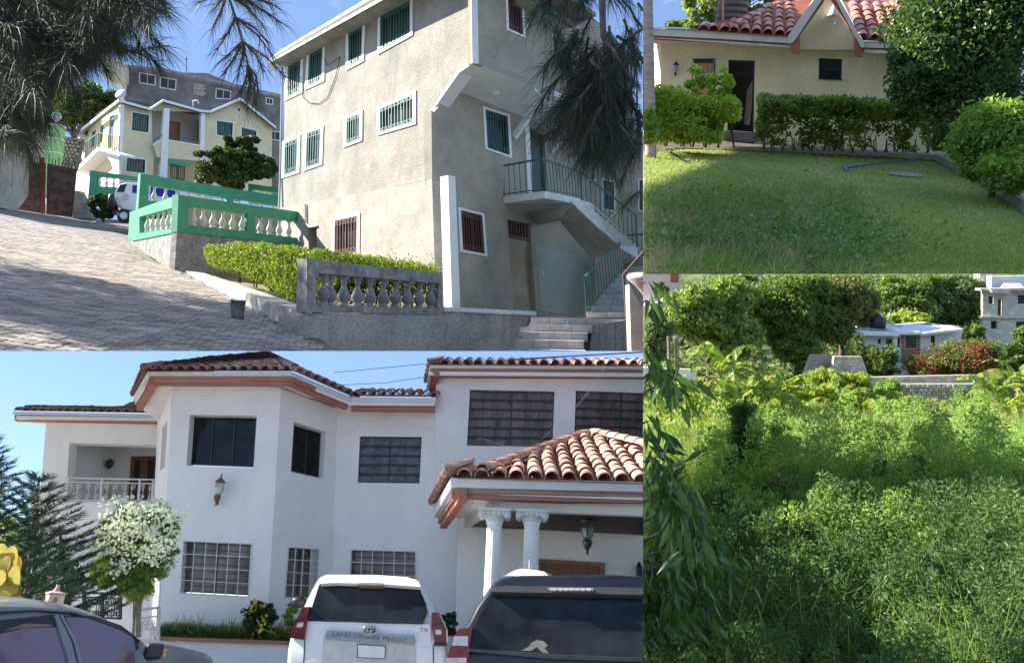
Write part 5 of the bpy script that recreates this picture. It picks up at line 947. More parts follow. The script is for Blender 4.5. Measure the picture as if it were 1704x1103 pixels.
# right chamfer
wq2 = q4(489, 701.5, 543, 719, 538, 796.5, 484, 785); lq2 = q4(480, 909, 531.5, 913, 527, 995, 474, 993.5)
g = G(); BR.pr(g, [(467.5, 645), (561, 680), (553, 1100), (443, 1100), (446, 1010)], 0, -.35, holes=[wq2, lq2]); HS.part('bay_wall', g, m_stucco)
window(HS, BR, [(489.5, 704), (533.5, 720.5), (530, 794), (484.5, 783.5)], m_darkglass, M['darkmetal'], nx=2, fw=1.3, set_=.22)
gridwin(BR, lq2, 4, 4, inn=[(481, 911), (519, 914), (515, 993), (475, 992)])
wq5 = [(279, 699), (270, 711), (266, 784), (274, 777)]
g = G(); BL.pr(g, [(287, 640), (263, 660), (262, 700), (256, 860), (250, 1040), (262, 1040), (277, 834), (284, 700)], 0, -.3, holes=[wq5]); HS.part('bay_wall', g, m_stucco)
g = G(); BL.pr(g, wq5, -.22, -.26); HS.part('window', g, m_wtrim)
# middle wall
wq3 = q4(599, 725.5, 702, 726.5, 698, 804, 595, 802.7); lq3 = q4(584, 913.6, 692, 917, 691, 1000, 580, 998)
g = G(); MW.pr(g, [(560, 675), (724, 675), (724, 1100), (550, 1100)], 0, -.35, holes=[wq3, lq3]); HS.part('middle_wall', g, m_stucco)
def louwin(W_, q, parent_glass, nl, nx=2):
    o = window(HS, W_, shrink(q, .5), parent_glass, M['darkmetal'], nx=nx, fw=1.7, set_=.1)
    for s in range(nx):
        for j in range(nl):
            g = G(); a, b = s/nx+1.6/qw(q), (s+1)/nx-1.6/qw(q); y0_, y1_ = (j+.1)/nl, (j+.93)/nl; P_ = sub(q, a, b, y0_, y1_)
            f = [W_.p(*P_[0], -.1), W_.p(*P_[1], -.1), W_.p(*P_[2], -.055), W_.p(*P_[3], -.055)]; g.prism(f, -W_.n*.008); HS.part('louvre_pane', g, parent_glass, o)
        g = G()
        for j in range(1, nl): rect(W_, g, q, s/nx+.01, (s+1)/nx-.01, j/nl-1.0/qh(q), j/nl+1.0/qh(q), -.04, -.06)
        for k in (1, 2) if nx == 2 and qw(q) > 120 else (1,): t = s/nx+k/((3 if qw(q) > 120 else 2)*nx); rect(W_, g, q, t-.4/qw(q), t+.4/qw(q), .01, .99, -.03, -.04)
        HS.part('louvre_frame', g, M['darkmetal'], o)
louwin(MW, wq3, mat('louvre_glass', (.12, .12, .125), .2, .35, 5, 0, spec=.35), 5)
gridwin(MW, lq3, 6, 4)
# right upper wall
wq4 = q4(782, 648, 923, 651, 919.5, 744, 777, 741); wq6 = q4(958, 649.5, 1110, 655, 1108, 742, 955, 736)
g = G(); RW.pr(g, [(727, 598), (1200, 598), (1200, 1200), (722, 1200), (724.5, 675)], 0, -.35, holes=[wq4, wq6]); HS.part('right_wall', g, m_stucco)
m_lg2 = mat('louvre_glass_brown', (.15, .115, .10), .22, .4, 3, 0, spec=.35, ms=(1.5, 1.5, .4))
louwin(RW, wq4, m_lg2, 6); louwin(RW, wq6, m_lg2, 6)
# left wing
op = [(115.6, 736.6), (261.5, 740), (255, 834), (109, 834)]
g = G(); LWp.pr(g, [(77, 700), (262, 700), (262, 1100), (57, 1100), (64, 850), (69, 794)], 0, -.4, holes=[op]); HS.part('left_wing_wall', g, m_stucco)
g = G(); a, b = LWp.p(77, 700, -.1), LWp.p(58, 1100, -.1); g.prism([a, b, b+V((.3, 4, 0)), a+V((.3, 4, 0))], V((.2, 0, 0))); HS.part('left_wing_wall', g, m_stucco)
IN = Wall(P3, P3.at(200, 800, 23.4), nF); g = G(); IN.pr(g, [(100, 715), (275, 718), (275, 860), (100, 860)], 0, -.2, holes=[[(121, 752), (131, 755), (129, 800), (118, 800)]]); HS.part('balcony_back_wall', g, m_stucco)
g = G(); g.prism([LWp.p(110, 737, -.3), LWp.p(265, 740, -.3), IN.p(270, 742), IN.p(108, 742)], V((0, 0, .12))); HS.part('balcony_ceiling', g, m_stucco)
g = G(); g.prism([LWp.p(105, 835, -.1), LWp.p(262, 835, -.1), IN.p(262, 840), IN.p(100, 840)], V((0, 0, -.2))); HS.part('balcony_floor', g, M['concrete'])
g = G(); IN.pr(g, [(131, 755), (136, 755), (134, 830), (128, 830)], .5, 0); HS.part('balcony_pillar', g, M['white'])
g = G(); IN.pr(g, [(218, 759), (262, 759), (262, 832), (213, 832)], .05, 0); dr_ = HS.part('balcony_door', g, M['wood'])
for q in ([(224, 765), (233, 765), (231, 800), (222, 800)], [(246, 765), (256, 765), (255, 800), (244, 800)]): g = G(); IN.pr(g, q, .07, .04); HS.part('door_glass', g, M['glass'], dr_)
g = G(); g.tube([IN.p(165, 749, .15), IN.p(154, 795, .15)], .08, 8); HS.part('drain_pipe', g, M['white'])
g = G(); IN.pr(g, [(138, 788), (148, 788), (148, 800), (138, 800)], .5, .1); HS.part('air_conditioner', g, M['steel'])
g = G(); g.lathe([(.03, 0), (.1, .1), (.12, .25), (.02, .35)], IN.p(180, 780, .1), 10); P3.solo('balcony_lamp', 'small dark wall lamp inside the left balcony', 'lamp', g, M['darkmetal'], IN.p(180, 780, .1))
# iron railing with scrolls
RL = Wall(P3, P3.at(180, 820, 20.4), nF)
def scroll_rail(T, Wl, q, posts, n, mt, parent=None):
    g = G(); A = lambda s, t: Wl.p(*st(q, s, t)); g.bar(A(0, 0), A(1, 0), .05, .04); g.bar(A(0, .18), A(1, .18), .03, .03); g.bar(A(0, .97), A(1, .97), .03, .03); r_ = T.part('railing', g, mt, parent)
    for s in posts: g = G(); g.bar(A(s, 0), A(s, 1), .05, .05); T.part('post', g, mt, r_)
    for i in range(n):
        for m in (-1, 1):
            c = A((i+.5+m*.22)/n, .36); c2 = A((i+.5+m*.22)/n, .8); R_ = (A(0, 1)-A(0, 0)).length*.13; x = (A(1, 0)-A(0, 0)).normalized(); z = V((0, 0, 1)); pts = []
            for k in range(15): a = k/14*math.pi*2.6; rr = R_*(.25+.75*k/14); pts.append(c+x*m*math.cos(a)*rr+z*math.sin(a)*rr)
            e = [c2+x*m*math.cos(a)*R_*(.3+.7*a/8)-z*math.sin(a)*R_*(.3+.7*a/8) for a in np.linspace(8, 0, 13)]
            g = G(); g.tube(pts+e, .011, 4, False); T.part('scroll', g, mt, r_)
scroll_rail(HS, RL, [(110, 795), (260, 798), (257, 834), (107, 833)], [.03, .4, .82, .97], 5, M['steel'])
g = G(); LWp.pr(g, [(62, 858), (262, 866), (262, 872), (62, 865)], .06, 0); HS.part('string_course', g, m_stucco)
g = G(); LWp.pr(g, [(90, 895), (262, 895), (262, 960), (150, 960), (120, 930)], .02, -.02); HS.part('lower_wall_patch', g, m_wtrim)  # off-white patch, darker than the stucco, laid on the lower wing wall
# eaves: fascia, bands, soffits
def eave(pts, hw, hb, inset=.07, sof=None):
    """pts: (px,py,depth) of fascia top; hw/hb white and red heights in px"""
    A = [P3.at(*p) for p in pts]; B = [P3.at(p[0]+(1 if i == 0 else 0), p[1]+hw, p[2]) for i, p in enumerate(pts)]
    for i in range(len(A)-1):
        d = (A[i+1]-A[i]); nn = d.cross(V((0, 0, 1))).normalized(); 
        if nn.dot(A[i]) > 0: nn = -nn
        g = G(); g.prism([A[i], A[i+1], B[i+1], B[i]], -nn*.2); HS.part('fascia', g, m_wtrim)
        a0, a1 = B[i]-nn*inset, B[i+1]-nn*inset; h = V((0, 0, 1))*(hb*pts[i][2]/F); g = G(); g.prism([a0-h*0, a1, a1-h*.55, a0-h*.55], -nn*.18); HS.part('cornice', g, m_terra)
        g = G(); g.prism([a0-h*.55-nn*.05, a1-h*.55-nn*.05, a1-h-nn*.05, a0-h-nn*.05], -nn*.15); HS.part('cornice', g, m_terra)
e1 = [(221, 661, 17.9), (246, 618, 15.8), (485, 618.5, 15.8), (584, 660.5, 17.1), (723, 662, 17.1)]; eave(e1, 6.5, 14)
e2 = [(21, 684.5, 20.1), (264, 689, 20.1)]; eave(e2, 5, 9)
e3 = [(709.5, 643, 18.1), (715.5, 607, 17.1), (1100, 609, 17.1)]; eave(e3, 5, 13)
def flat(pts, th, nm, mt): g = G(); g.prism([P3.at(*p) if len(p) == 3 else p for p in pts], V((0, 0, th))); HS.part(nm, g, mt)
flat([(224, 672, 17.9), (250, 634, 15.9), (484, 634, 15.9), (583, 674, 17.15), (723, 675, 17.15), (723, 684, 18.2), (560, 690, 18.2), (470, 652, 17), (285, 652, 17), (262, 700, 19.8)], .12, 'soffit', m_stucco)
flat([(26, 697, 20.1), (264, 700, 20.1), (264, 706, 21), (77, 708, 21), (60, 705, 22)], .1, 'soffit', m_stucco)
flat([(714, 624, 17.15), (1110, 627, 17.15), (1110, 638, 18), (726, 636, 18)], .1, 'soffit', m_stucco)
# roofs
TM = tile_mesh('tile', m_tileA, .105, .46); TMD = tile_mesh('tile', m_tileD, .105, .46)
def roofpl(nm, pts, mt=None):
    g = G(); g.poly([P3.at(*p) for p in pts]); return HS.part(nm, g, mt or mat('tile_bed', (.42, .20, .13), .9, .2, 3, .1))
ap = (445, 590.5, 20.9); r1 = roofpl('roof', [(238, 617, 15.75), (489, 617.5, 15.75), ap])
g = G(); g.poly([P3.at(489, 617.5, 15.75), P3.at(584, 659, 17.05), P3.at(592, 655, 20), P3.at(472, 606, 19.5)]); g.poly([P3.at(584, 659, 17.05), P3.at(724, 660, 17.05), P3.at(724, 655, 20), P3.at(592, 655, 20)]); g.poly([P3.at(238, 617, 15.75), P3.at(218, 660, 17.9), P3.at(*ap)]); HS.part('roof_slopes', g, m_tileD, r1)
A_, B_, C_ = P3.at(237, 617, 15.7), P3.at(490, 617.5, 15.7), P3.at(*ap); up1 = C_-A_.lerp(B_, .6)
tile_field(HS, P3, r1, TM, A_, B_, up1, [(232, 620), (495, 622), (447, 586), (232, 606)], .255, .44)
tile_field(HS, P3, r1, TMD, B_, P3.at(585, 659, 17.05), (C_-B_.lerp(P3.at(585, 659, 17.05), .5))+V((.5, 0, 0)), [(470, 580), (600, 600), (600, 680), (480, 640)], .25, .44, maxrow=2)
tile_field(HS, P3, r1, TMD, P3.at(218, 661, 17.9), A_, V((2, 0, .9)), [(190, 590), (260, 590), (260, 680), (190, 680)], .26, .44, maxrow=1)
ridge(HS, TM, P3.at(239, 613, 15.8), C_, r1, s=1.0); ridge(HS, TM, P3.at(491, 614, 15.9), C_, r1, s=1.0)
M1, M2 = P3.at(582, 659.5, 17.05), P3.at(725, 661, 17.05); tile_field(HS, P3, r1, TMD, M1, M2, V((0, 1, .42)), [(570, 630), (735, 630), (735, 675), (570, 675)], .255, .44, maxrow=3)
r2 = roofpl('roof', [(20, 683, 20.05), (262, 687, 20.05), (262, 672, 22.5), (215, 676, 22)]); tile_field(HS, P3, r2, TM, P3.at(22, 684.5, 20.05), P3.at(250, 688, 20.05), V((0, 1, .42)), [(10, 660), (262, 660), (262, 700), (10, 700)], .25, .44, maxrow=2)
ridge(HS, TM, P3.at(200, 684, 20.4), P3.at(226, 671, 22), r2, s=.9)
r3 = roofpl('roof', [(712, 606, 17.05), (1110, 608, 17.05), (1110, 597, 20), (712, 600, 18.5)]); tile_field(HS, P3, r3, TM, P3.at(712, 606.5, 17.05), P3.at(1110, 608.5, 17.05), V((0, 1, .42)), [(700, 585), (1100, 585), (1100, 640), (700, 640)], .29, .44, maxrow=4)
tile_field(HS, P3, r3, TM, P3.at(707, 640, 18.1), P3.at(713, 606, 17.05), V((1, 0, .5)), [(690, 590), (740, 590), (740, 660), (690, 660)], .25, .4, maxrow=1)
# porch (garage) roof
GRf = P3.thing('porch_roof', 'clay tiled porch roof on paired white fluted columns at the right', 'porch', P3.at(960, 1060, 12.6))
HSo = HS; HS = GRf
eave([(721, 845, 15.9), (751, 794, 12.3), (1100, 802.5, 12.3)], 16, 16, .1); HS = HSo
def gp(pts, th, nm, mt): g = G(); g.prism([P3.at(*p) for p in pts], V((0, 0, th))); return GRf.part(nm, g, mt)
gp([(727, 856, 15.9), (758, 820, 12.4), (1100, 833, 12.4), (1100, 838, 13.2), (815, 838, 13.0), (767, 862, 15.9)], .08, 'soffit', m_stucco)
Bm = wall3(P3, P3.at(815, 834, 12.85), P3.at(1070, 846, 12.85), P3.at(815, 860, 12.85))
g = G(); Bm.pr(g, [(815, 833), (1110, 845), (1110, 859), (812, 847), (800, 848)], 0, -.25); GRf.part('porch_beam', g, m_stucco)
g = G(); g.prism([P3.at(815, 834, 12.85), P3.at(806, 850, 12.85), P3.at(767, 877, 16.6), P3.at(766, 864, 16.6)], V((.2, 0, 0))); GRf.part('porch_beam', g, m_stucco)
gp([(806, 848, 13.0), (1110, 858, 13.0), (1110, 892, 16.8), (783, 876, 16.8)], .06, 'wood_ceiling', mat('dark_wood_ceiling', (.055, .02, .018), .6, .3, 5, .1, 30, ms=(8, .6, 1)))
PB = Wall(P3, P3.at(1000, 950, 16.8), nF); g = G(); PB.pr(g, [(762, 862), (1130, 870), (1130, 1150), (755, 1150)], 0, -.2); GRf.part('porch_back_wall', g, m_stucco)
g = G(); PB.pr(g, [(894, 929), (1007, 936), (1005, 1100), (890, 1100)], .08, 0, holes=[[(900, 936), (999, 942), (998, 1098), (896, 1098)]]); dd = GRf.part('door_frame', g, mat('orange_brown_wood', (.26, .11, .04), .5, .35, 5, .1, 30, ms=(6, 6, .6)))
g = G(); PB.pr(g, [(900, 936), (950, 939), (948, 1098), (896, 1098)], .03, 0); GRf.part('door_leaf', g, M['wood'], dd); g = G(); PB.pr(g, [(951, 939), (999, 942), (998, 1098), (949, 1098)], .035, 0); GRf.part('door_leaf', g, M['wood'], dd)
gr_ = GRf.part('roof', G().poly([P3.at(752, 795, 12.25), P3.at(1110, 806, 12.25), P3.at(1110, 748, 15), P3.at(983, 723.5, 16.5), P3.at(798, 790, 12.5)]), mat('porch_tile_bed', (.33, .15, .10), .9, .2, 3, .1))
ga, gb, gc = P3.at(757, 794, 12.2), P3.at(1110, 805, 12.2), P3.at(983, 722, 16.5)
TG = tile_mesh('tile', m_tileA, .125, .5, 8, .016); hu = gc-(ga+(gb-ga)*(.62))
tile_field(GRf, P3, gr_, TG, ga, gb, hu, [(796, 800), (798, 785), (983, 719), (1110, 752), (1110, 822), (796, 815)], .31, .47)
for k in range(2):
    a0 = ga+(gb-ga).normalized()*(.16+.31*k); GRf.inst('tile', TG, frame_m(a0+V((0, 0, .02)), (gb-ga).normalized(), hu.normalized(), (gb-ga).normalized().cross(hu.normalized())), gr_)
ridge(GRf, TG, P3.at(803, 785, 12.3), P3.at(981, 721, 16.4), gr_, .5, 1.0); ridge(GRf, TG, P3.at(1100, 748, 13.6), P3.at(985, 720.5, 16.4), gr_, .5, 1.0)
g = G(); ridge(GRf, TG, P3.at(748, 786, 12.4), P3.at(790, 781, 12.7), gr_, .45, 1.1)
tile_field(GRf, P3, gr_, TG, P3.at(716, 843, 15.8), P3.at(745, 789, 12.3), V((1, 0, .5)), [(700, 770), (770, 770), (770, 860), (700, 860)], .22, .3, maxrow=1)
g = G(); g.poly([P3.at(718, 845, 15.8), P3.at(748, 790, 12.3), P3.at(802, 783, 12.6), P3.at(983, 723, 16.5), P3.at(740, 815, 16.8)]); GRf.part('roof_slope', g, m_tileD, gr_)
# fluted columns
def column(xc, w, ytop, ycap, d, lab):
    T = P3.thing('fluted_column', lab, 'column', V((P3.at(xc-4, 1000, d).x, d, GZ)), 'paired porch columns'); b = T.base; top = P3.at(xc, ytop, d).z; r = w/2*d/F; n = 60; g = G(); vs = []
    zt = P3.at(xc, ycap, d).z; X = P3.at(xc, ytop, d).x; prof = [(1.35, GZ), (1.35, GZ+.12), (1.2, GZ+.2), (1.06, GZ+.25), (1.04, GZ+.4), (.98, (GZ+zt)/2), (.9, ytop and zt-.08), (.98, zt-.06), (1.0, zt)]
    bx = b.x
    for s, z in prof:
        u = (z-GZ)/(zt-GZ); cx = bx+(X-bx)*u
        for k in range(n): a = 2*math.pi*k/n; fl_ = (1-.07*(.5+.5*math.cos(a*20))) if GZ+.26 < z < zt-.07 else 1; vs.append((cx+r*s*fl_*math.cos(a), b.y+r*s*fl_*math.sin(a), z))
    m = len(prof); g.add(vs, [(i*n+k, i*n+(k+1) % n, (i+1)*n+(k+1) % n, (i+1)*n+k) for i in range(m-1) for k in range(n)]); T.part('shaft', g, m_stucco)
    cp = G(); c = V((X, b.y, zt)); h = top-zt; cp.box(c+V((0, 0, h*.86)), r*3.9, r*3.4, h*.22); cp.box(c+V((0, 0, h*.62)), r*3.5, r*3.0, h*.25); cp.lathe([(r*1.05, -.02), (r*1.2, .04), (r*1.45, h*.5), (r*1.3, h*.6)], c, 20); cpo = T.part('capital', cp, m_wtrim)
    for sx in (-1, 1):
        for sy in (-1, 1):
            v = G(); cc = c+V((sx*r*1.55, sy*r*1.25, h*.42)); v.lathe([(.02, -.07), (h*.22, -.075), (h*.3, -.05), (h*.3, .05), (h*.22, .075), (.02, .07)], cc, 14, (0, 1, 0)); v.lathe([(h*.1, -.1), (h*.1, .1)], cc, 10, (0, 1, 0)); T.part('volute', v, m_wtrim, cpo, smooth=False)
    v = G()
    for k in range(5): a = -2.2+k*.32; v.lathe([(.0, 0), (.035, .03), (.03, .07), (0, .09)], c+V((r*1.3*math.sin(k*.5-1.0), -r*1.45, h*.28)), 6)
    T.part('carved_leaves', v, m_wtrim, cpo)
column(824, 27, 847, 866, 12.75, 'left one of two white fluted columns with scrolled capital under the porch')
column(885.5, 27, 849, 868, 12.75, 'right one of two white fluted columns with scrolled capital under the porch')
# lamps
def lantern(T, c, s, hang=False):
    g = G(); g.lathe([(.02*s, .62*s), (.03*s, .5*s), (.10*s, .42*s), (.17*s, .36*s), (.16*s, .33*s), (.02*s, .34*s)], c, 10); T.part('lamp_top', g, mat('aged_bronze', (.20, .10, .07), .5, .3, 6, 0) if not hang else M['darkmetal'])
    g = G(); g.lathe([(.11*s, .33*s), (.17*s, .18*s), (.12*s, 0), (.06*s, -.06*s)], c, 10); T.part('lamp_glass', g, mat('lamp_glass', (.45, .5, .48) if not hang else (.13, .14, .14), .1, .3, 6, 0, spec=.8))
    g = G(); g.lathe([(.07*s, -.05*s), (.12*s, -.10*s), (.09*s, -.2*s), (.03*s, -.3*s), (.02*s, -.4*s)], c, 10); T.part('lamp_base', g, mat('aged_bronze2', (.20, .10, .07), .5, .3, 6, 0) if not hang else M['darkmetal'])
T = P3.thing('wall_lantern', 'bronze carriage lantern with clear glass on the bay wall under the window', 'lamp', BF.p(362, 820, .22)); lantern(T, BF.p(363, 820, .22), .72); g = G(); g.tube([BF.p(361, 835, 0), BF.p(361, 838, .2), BF.p(362, 831, .22)], .03, 6); T.part('bracket', g, M['brownmetal'])
T = P3.thing('hanging_lantern', 'dark ribbed glass lantern hanging from the porch ceiling', 'lamp', P3.at(977.5, 890, 14)); lantern(T, P3.at(977.5, 893, 14), .85, True); g = G(); g.tube([P3.at(977.5, 852, 14), P3.at(977.5, 878, 14)], .012, 5); T.part('chain', g, M['darkmetal'])
T = P3.thing('floodlight', 'small round white floodlight under the left corner of the porch eave', 'lamp', P3.at(779, 832, 13)); g = G(); g.lathe([(.03, -.12), (.07, -.1), (.1, .03), (.095, .05), (.06, .03)], P3.at(780, 835, 13), 14, (-.1, -1, -.25)); T.part('lamp_head', g, M['steel'], smooth=True); g = G(); g.tube([P3.at(769, 826, 13.1), P3.at(780, 827, 13.1), P3.at(780, 832, 13.1)], .02, 5); T.part('bracket', g, M['darkmetal'])
T = P3.thing('small_wall_lamp', 'small black wall lamp at the right edge beside the porch door', 'lamp', PB.p(1065, 950, .1)); g = G(); g.lathe([(.02, .22), (.05, .15), (.07, .1), (.07, -.1), (.12, -.14), (.13, -.25)], PB.p(1064, 951, .15), 10); T.part('lamp_body', g, M['black'])
# overhead wires and loose cables
for k, (a, b, c_) in enumerate([((555, 620, 30), (700, 606, 28), (1075, 585, 26)), ((560, 641, 30), (640, 637, 29), (716, 626, 28)), ((840, 600, 16), (960, 592, 16), (1072, 586, 16))]):
    g = G(); g.tube([P3.at(*a), P3.at(*b), P3.at(*c_)], .014, 4, False); P3.solo('overhead_wire', ['long thin overhead wire crossing the sky above the right roof', 'short lower overhead wire left of the right roof corner', 'wire running just above the right roof tiles'][k], 'wire', g, M['darkmetal'], P3.at(*a))
for k, pl in enumerate([[(796, 728), (840, 742), (890, 741), (935, 700), (960, 675), (985, 645), (1008, 610)], [(562, 724), (600, 708), (650, 692)], [(660, 694), (700, 708), (745, 726)]]):
    Wq = RW if k != 1 else MW; g = G(); g.tube([Wq.p(x, y, .5 if k == 0 else .03) for x, y in pl], .0045, 4, False); P3.solo('slack_cable', ['pale slack cable looping down across the large right window', 'thin cable rising over the middle window', 'thin cable falling past the middle roof end'][k], 'cable', g, M['steel'], Wq.p(*pl[0]))
# planter
PL = P3.thing('planter', 'low white planter wall with terracotta rim full of grass along the bay', 'planter', P3.at(370, 1092, 15.6)); pw = Wall(P3, P3.at(370, 1070, 15.6), nF)
g = G(); pw.pr(g, [(262, 1064), (560, 1074), (560, 1110), (262, 1100)], 0, -.2); PL.part('wall', g, m_stucco)
g = G(); pw.pr(g, [(257, 1058.5), (560, 1069), (560, 1075), (258, 1065)], .06, -.24); PL.part('rim', g, m_terra)
g = G(); g.prism([P3.at(262, 1060, 15.65), P3.at(560, 1072, 15.65), P3.at(560, 1052, 17.3), P3.at(262, 1040, 17.3)], V((0, 0, -.1))); PL.part('soil', g, mat('planter_soil', (.06, .07, .03), .95, .3, 5, .5))
n = 16000; S = np.array([tuple(P3.at(random.uniform(268, 556), 1058, 15.7)) for _ in range(n)]); S[:, 1] += RNG.random(n)*.9; S[:, 0] *= S[:, 1]/15.7; S[:, 2] = P3.at(400, 1064, 15.65).z+.0
D = unit(RNG.normal(size=(n, 3))*.4+np.array([0, 0, 1])); g = NG(); g.quads(ribbons(S, D, .08+.22*RNG.random(n), .012, .2), P3); P3.solo('planter_grass', 'dense dark green grass filling the planter under the bay', 'grass', g, m_grass3, P3.at(370, 1060, 16), kind='stuff')
m_spiky = leafmat('yellow_edged_leaf', (.16, .19, .05), (.5, .5, .22), .3)
for k, x in enumerate([292, 306, 325, 360, 385, 405, 452, 466, 480]):
    b = P3.at(x, 1062-(x-292)*-.02, 15.9); n = 46; S = np.tile(np.array(tuple(b)), (n, 1))+RNG.normal(size=(n, 3))*.05; D = unit(RNG.normal(size=(n, 3))*.5+np.array([0, 0, 1.1])); g = NG(); g.quads(ribbons(S, D, .25+.3*RNG.random(n), .035, .35, 3), P3)
    P3.solo('spiky_plant', ['first', 'second', 'third', 'fourth', 'fifth', 'sixth', 'seventh', 'eighth', 'ninth'][k]+' yellow edged spiky plant from the left in the planter', 'plant', g, m_spiky, b, 'spiky plants in the planter')
def blossoms(mt, n, sz, nm):
    def f(T, K):
        idx = [i for i in range(len(K))]; random.shuffle(idx); g = NG(); C = np.array([K[i] for i in idx[:n]]); C = np.repeat(C, 9, 0)+RNG.normal(size=(n*9, 3))*sz*.8; C[:, 1] -= .12; g.quads(leafquads(C, sz, .9, (0, -.4, .2)), T.P); T.part(nm, g, mt, kind='stuff')
    return f
tree(P3, 'flowering_bush', 'round dark bush with small yellow flowers in the planter', 'bush', P3.at(428, 1062, 15.9), [P3.ell(405, 1000, 458, 1045, 15.9), P3.ell(412, 1020, 450, 1062, 15.8)], 3600, .09, leafmat('bush_leaf', (.02, .05, .01), (.09, .13, .03), .3), M['bark'], 60, .02, .35, extra=blossoms(leafmat('yellow_flower', (.6, .42, .05), (.75, .6, .1), .2), 12, .07, 'flowers'))
tree(P3, 'small_bush', 'small leafy bush between planter and white off-roader', 'bush', P3.at(484, 1064, 15.4), [P3.ell(474, 1003, 496, 1050, 15.4)], 900, .09, m_shrubleaf, M['bark'], 20, .015, .35)
tree(P3, 'small_bush', 'dim little bush between the two off-roaders', 'bush', P3.at(742, 1060, 15), [P3.ell(735, 1010, 760, 1062, 15)], 900, .09, m_arau, M['bark'], 20, .015, .35)
# white flowering tree
def fl(T, K):
    hi = [k for k in K if P3.px(k)[1] < 905]; random.shuffle(hi); g = NG(); xs = [(190, 834), (205, 830), (216, 838), (182, 853), (235, 842), (248, 838), (258, 846), (272, 842), (285, 850), (292, 856), (300, 862), (225, 850), (205, 845), (263, 836), (244, 852), (276, 862), (190, 868), (232, 880), (243, 884), (252, 890), (262, 896), (278, 905), (200, 895), (222, 910), (184, 918), (290, 897), (270, 915), (215, 885), (168, 914), (248, 910), (258, 912), (176, 880), (212, 866), (228, 864), (196, 882), (256, 872), (285, 880), (238, 926), (206, 935), (170, 900), (262, 930), (192, 944)]
    C = np.array([tuple(P3.at(x+random.uniform(-2, 2), y+2, 11.05+random.random()*.4)) for x, y in xs]); C = np.repeat(C, 42, 0)+RNG.normal(size=(len(xs)*42, 3))*np.array([.075, .07, .05]); g.quads(leafquads(C, .055, .8, (0, -.3, .4)), P3); T.part('blossoms', g, m_flower, kind='stuff')
tree(P3, 'flowering_tree', 'slim multi-stemmed tree covered in white blossom clusters before the bay', 'tree', P3.at(222, 1075, 12), [P3.ell(168, 836, 302, 905, 12), P3.ell(154, 870, 296, 950, 12), P3.ell(160, 915, 282, 992, 12)], 42000, .07, m_shrubleaf, M['barkgrey'], 170, .012, .36, .3, (0, 0, -.1), nb=26, trunk_top=P3.at(222, 930, 12), extra=fl)
g = G()
for k in range(7): b = P3.at(222+random.uniform(-6, 10), 1075, 12); g.tube([b, P3.at(222+random.uniform(-14, 14), 1000, 12), P3.at(222+random.uniform(-45, 45), 930, 12)], [.02, .016, .01], 5, False)
P3.solo('bare_stems', 'cluster of thin upright grey stems under the white blossom tree', 'stems', g, M['barkgrey'], P3.at(222, 1075, 12), kind='stuff')
# araucarias: whorls of feathery arms
def araucaria(base, top, nw, R0, lab, tilt=1):
    T = P3.thing('norfolk_pine', lab, 'tree', base, 'norfolk pines at the left'); t = G(); t.tube([base, base.lerp(top, .5), top], [.12, .07, .012], 7); T.part('trunk', t, M['bark']); S = []; D = []
    for w in range(nw):
        u = (w+.6)/nw; c = base.lerp(top, u); R = R0*(1-u)**.8+.12
        for k in range(6):
            a = 2*math.pi*(k+random.random()*.4)/6+w; d = V((math.cos(a), math.sin(a), .38)).normalized(); m = max(6, int(R*26)); 
            for j in range(m):
                s = (j+.5)/m; p = c+d*R*s+V((0, 0, .10*R*s*s)); 
                for q in range(10):
                    S.append(tuple(p)); side = V((-d.y, d.x, 0)); dd = d*random.uniform(.3, 1)+side*random.choice((-1, 1))*random.uniform(.3, 1)+V((0, 0, random.uniform(-.1, .5))); D.append(tuple(dd.normalized()))
    S = np.array(S); D = np.array(D); g = NG(); g.quads(ribbons(S+RNG.normal(size=S.shape)*.012, D, .07+.09*RNG.random(len(S)), .011, .0, 1), P3); T.part('crown', g, m_arau)
araucaria(P3.at(45, 1060, 11), P3.at(65, 793, 11), 13, 1.35, 'dark norfolk pine with a pointed top against the left wing')
araucaria(P3.at(-40, 1060, 9), P3.at(-30, 730, 9), 14, 1.0, 'norfolk pine whose arms reach in from the left edge')
araucaria(P3.at(110, 1060, 12), P3.at(100, 880, 12), 7, .85, 'lower norfolk pine beside the white blossom tree')
# gate lamp post, left background
T = P3.thing('pillar_lamp', 'small peach lantern with pagoda roof on a gate pillar behind the grey sedan', 'lamp', P3.at(87, 1025, 8)); g = G(); c = P3.at(87, 1010, 8); s = 8/F
g.lathe([(3*s, 33*s), (3*s, 28*s), (6*s, 24*s), (17*s, 21*s), (17*s, 19*s), (12*s, 18.5*s)], c, 4); T.part('lamp_roof', g, mat('peach_paint', (.55, .33, .24), .8, .1, 3, .1))
g = G(); g.lathe([(15*s, 18*s), (16*s, -20*s)], c, 4); T.part('lamp_body', g, mat('cream_stone', (.62, .52, .36), .8, .1, 3, .1))
g = G()
for k in range(3): g.box(c+V(((-9+9*k)*s, -12*s, 6*s)), 4*s, .02, 18*s)
T.part('lamp_panels', g, M['wood'])
T = P3.thing('iron_fence', 'white scrolled iron fence section right of the blossom tree', 'fence', P3.at(245, 1080, 12.5)); scroll_rail(T, Wall(P3, P3.at(245, 1040, 12.5), nF), [(226, 1016), (264, 1010), (262, 1090), (222, 1090)], [0, 1], 2, M['steel'])
T = P3.thing('iron_fence', 'low dark iron fence piece left of the blossom tree stems', 'fence', P3.at(180, 1030, 14)); scroll_rail(T, Wall(P3, P3.at(180, 1010, 14), nF), [(140, 985), (200, 988), (200, 1030), (140, 1028)], [0, .5, 1], 4, M['darkmetal'])
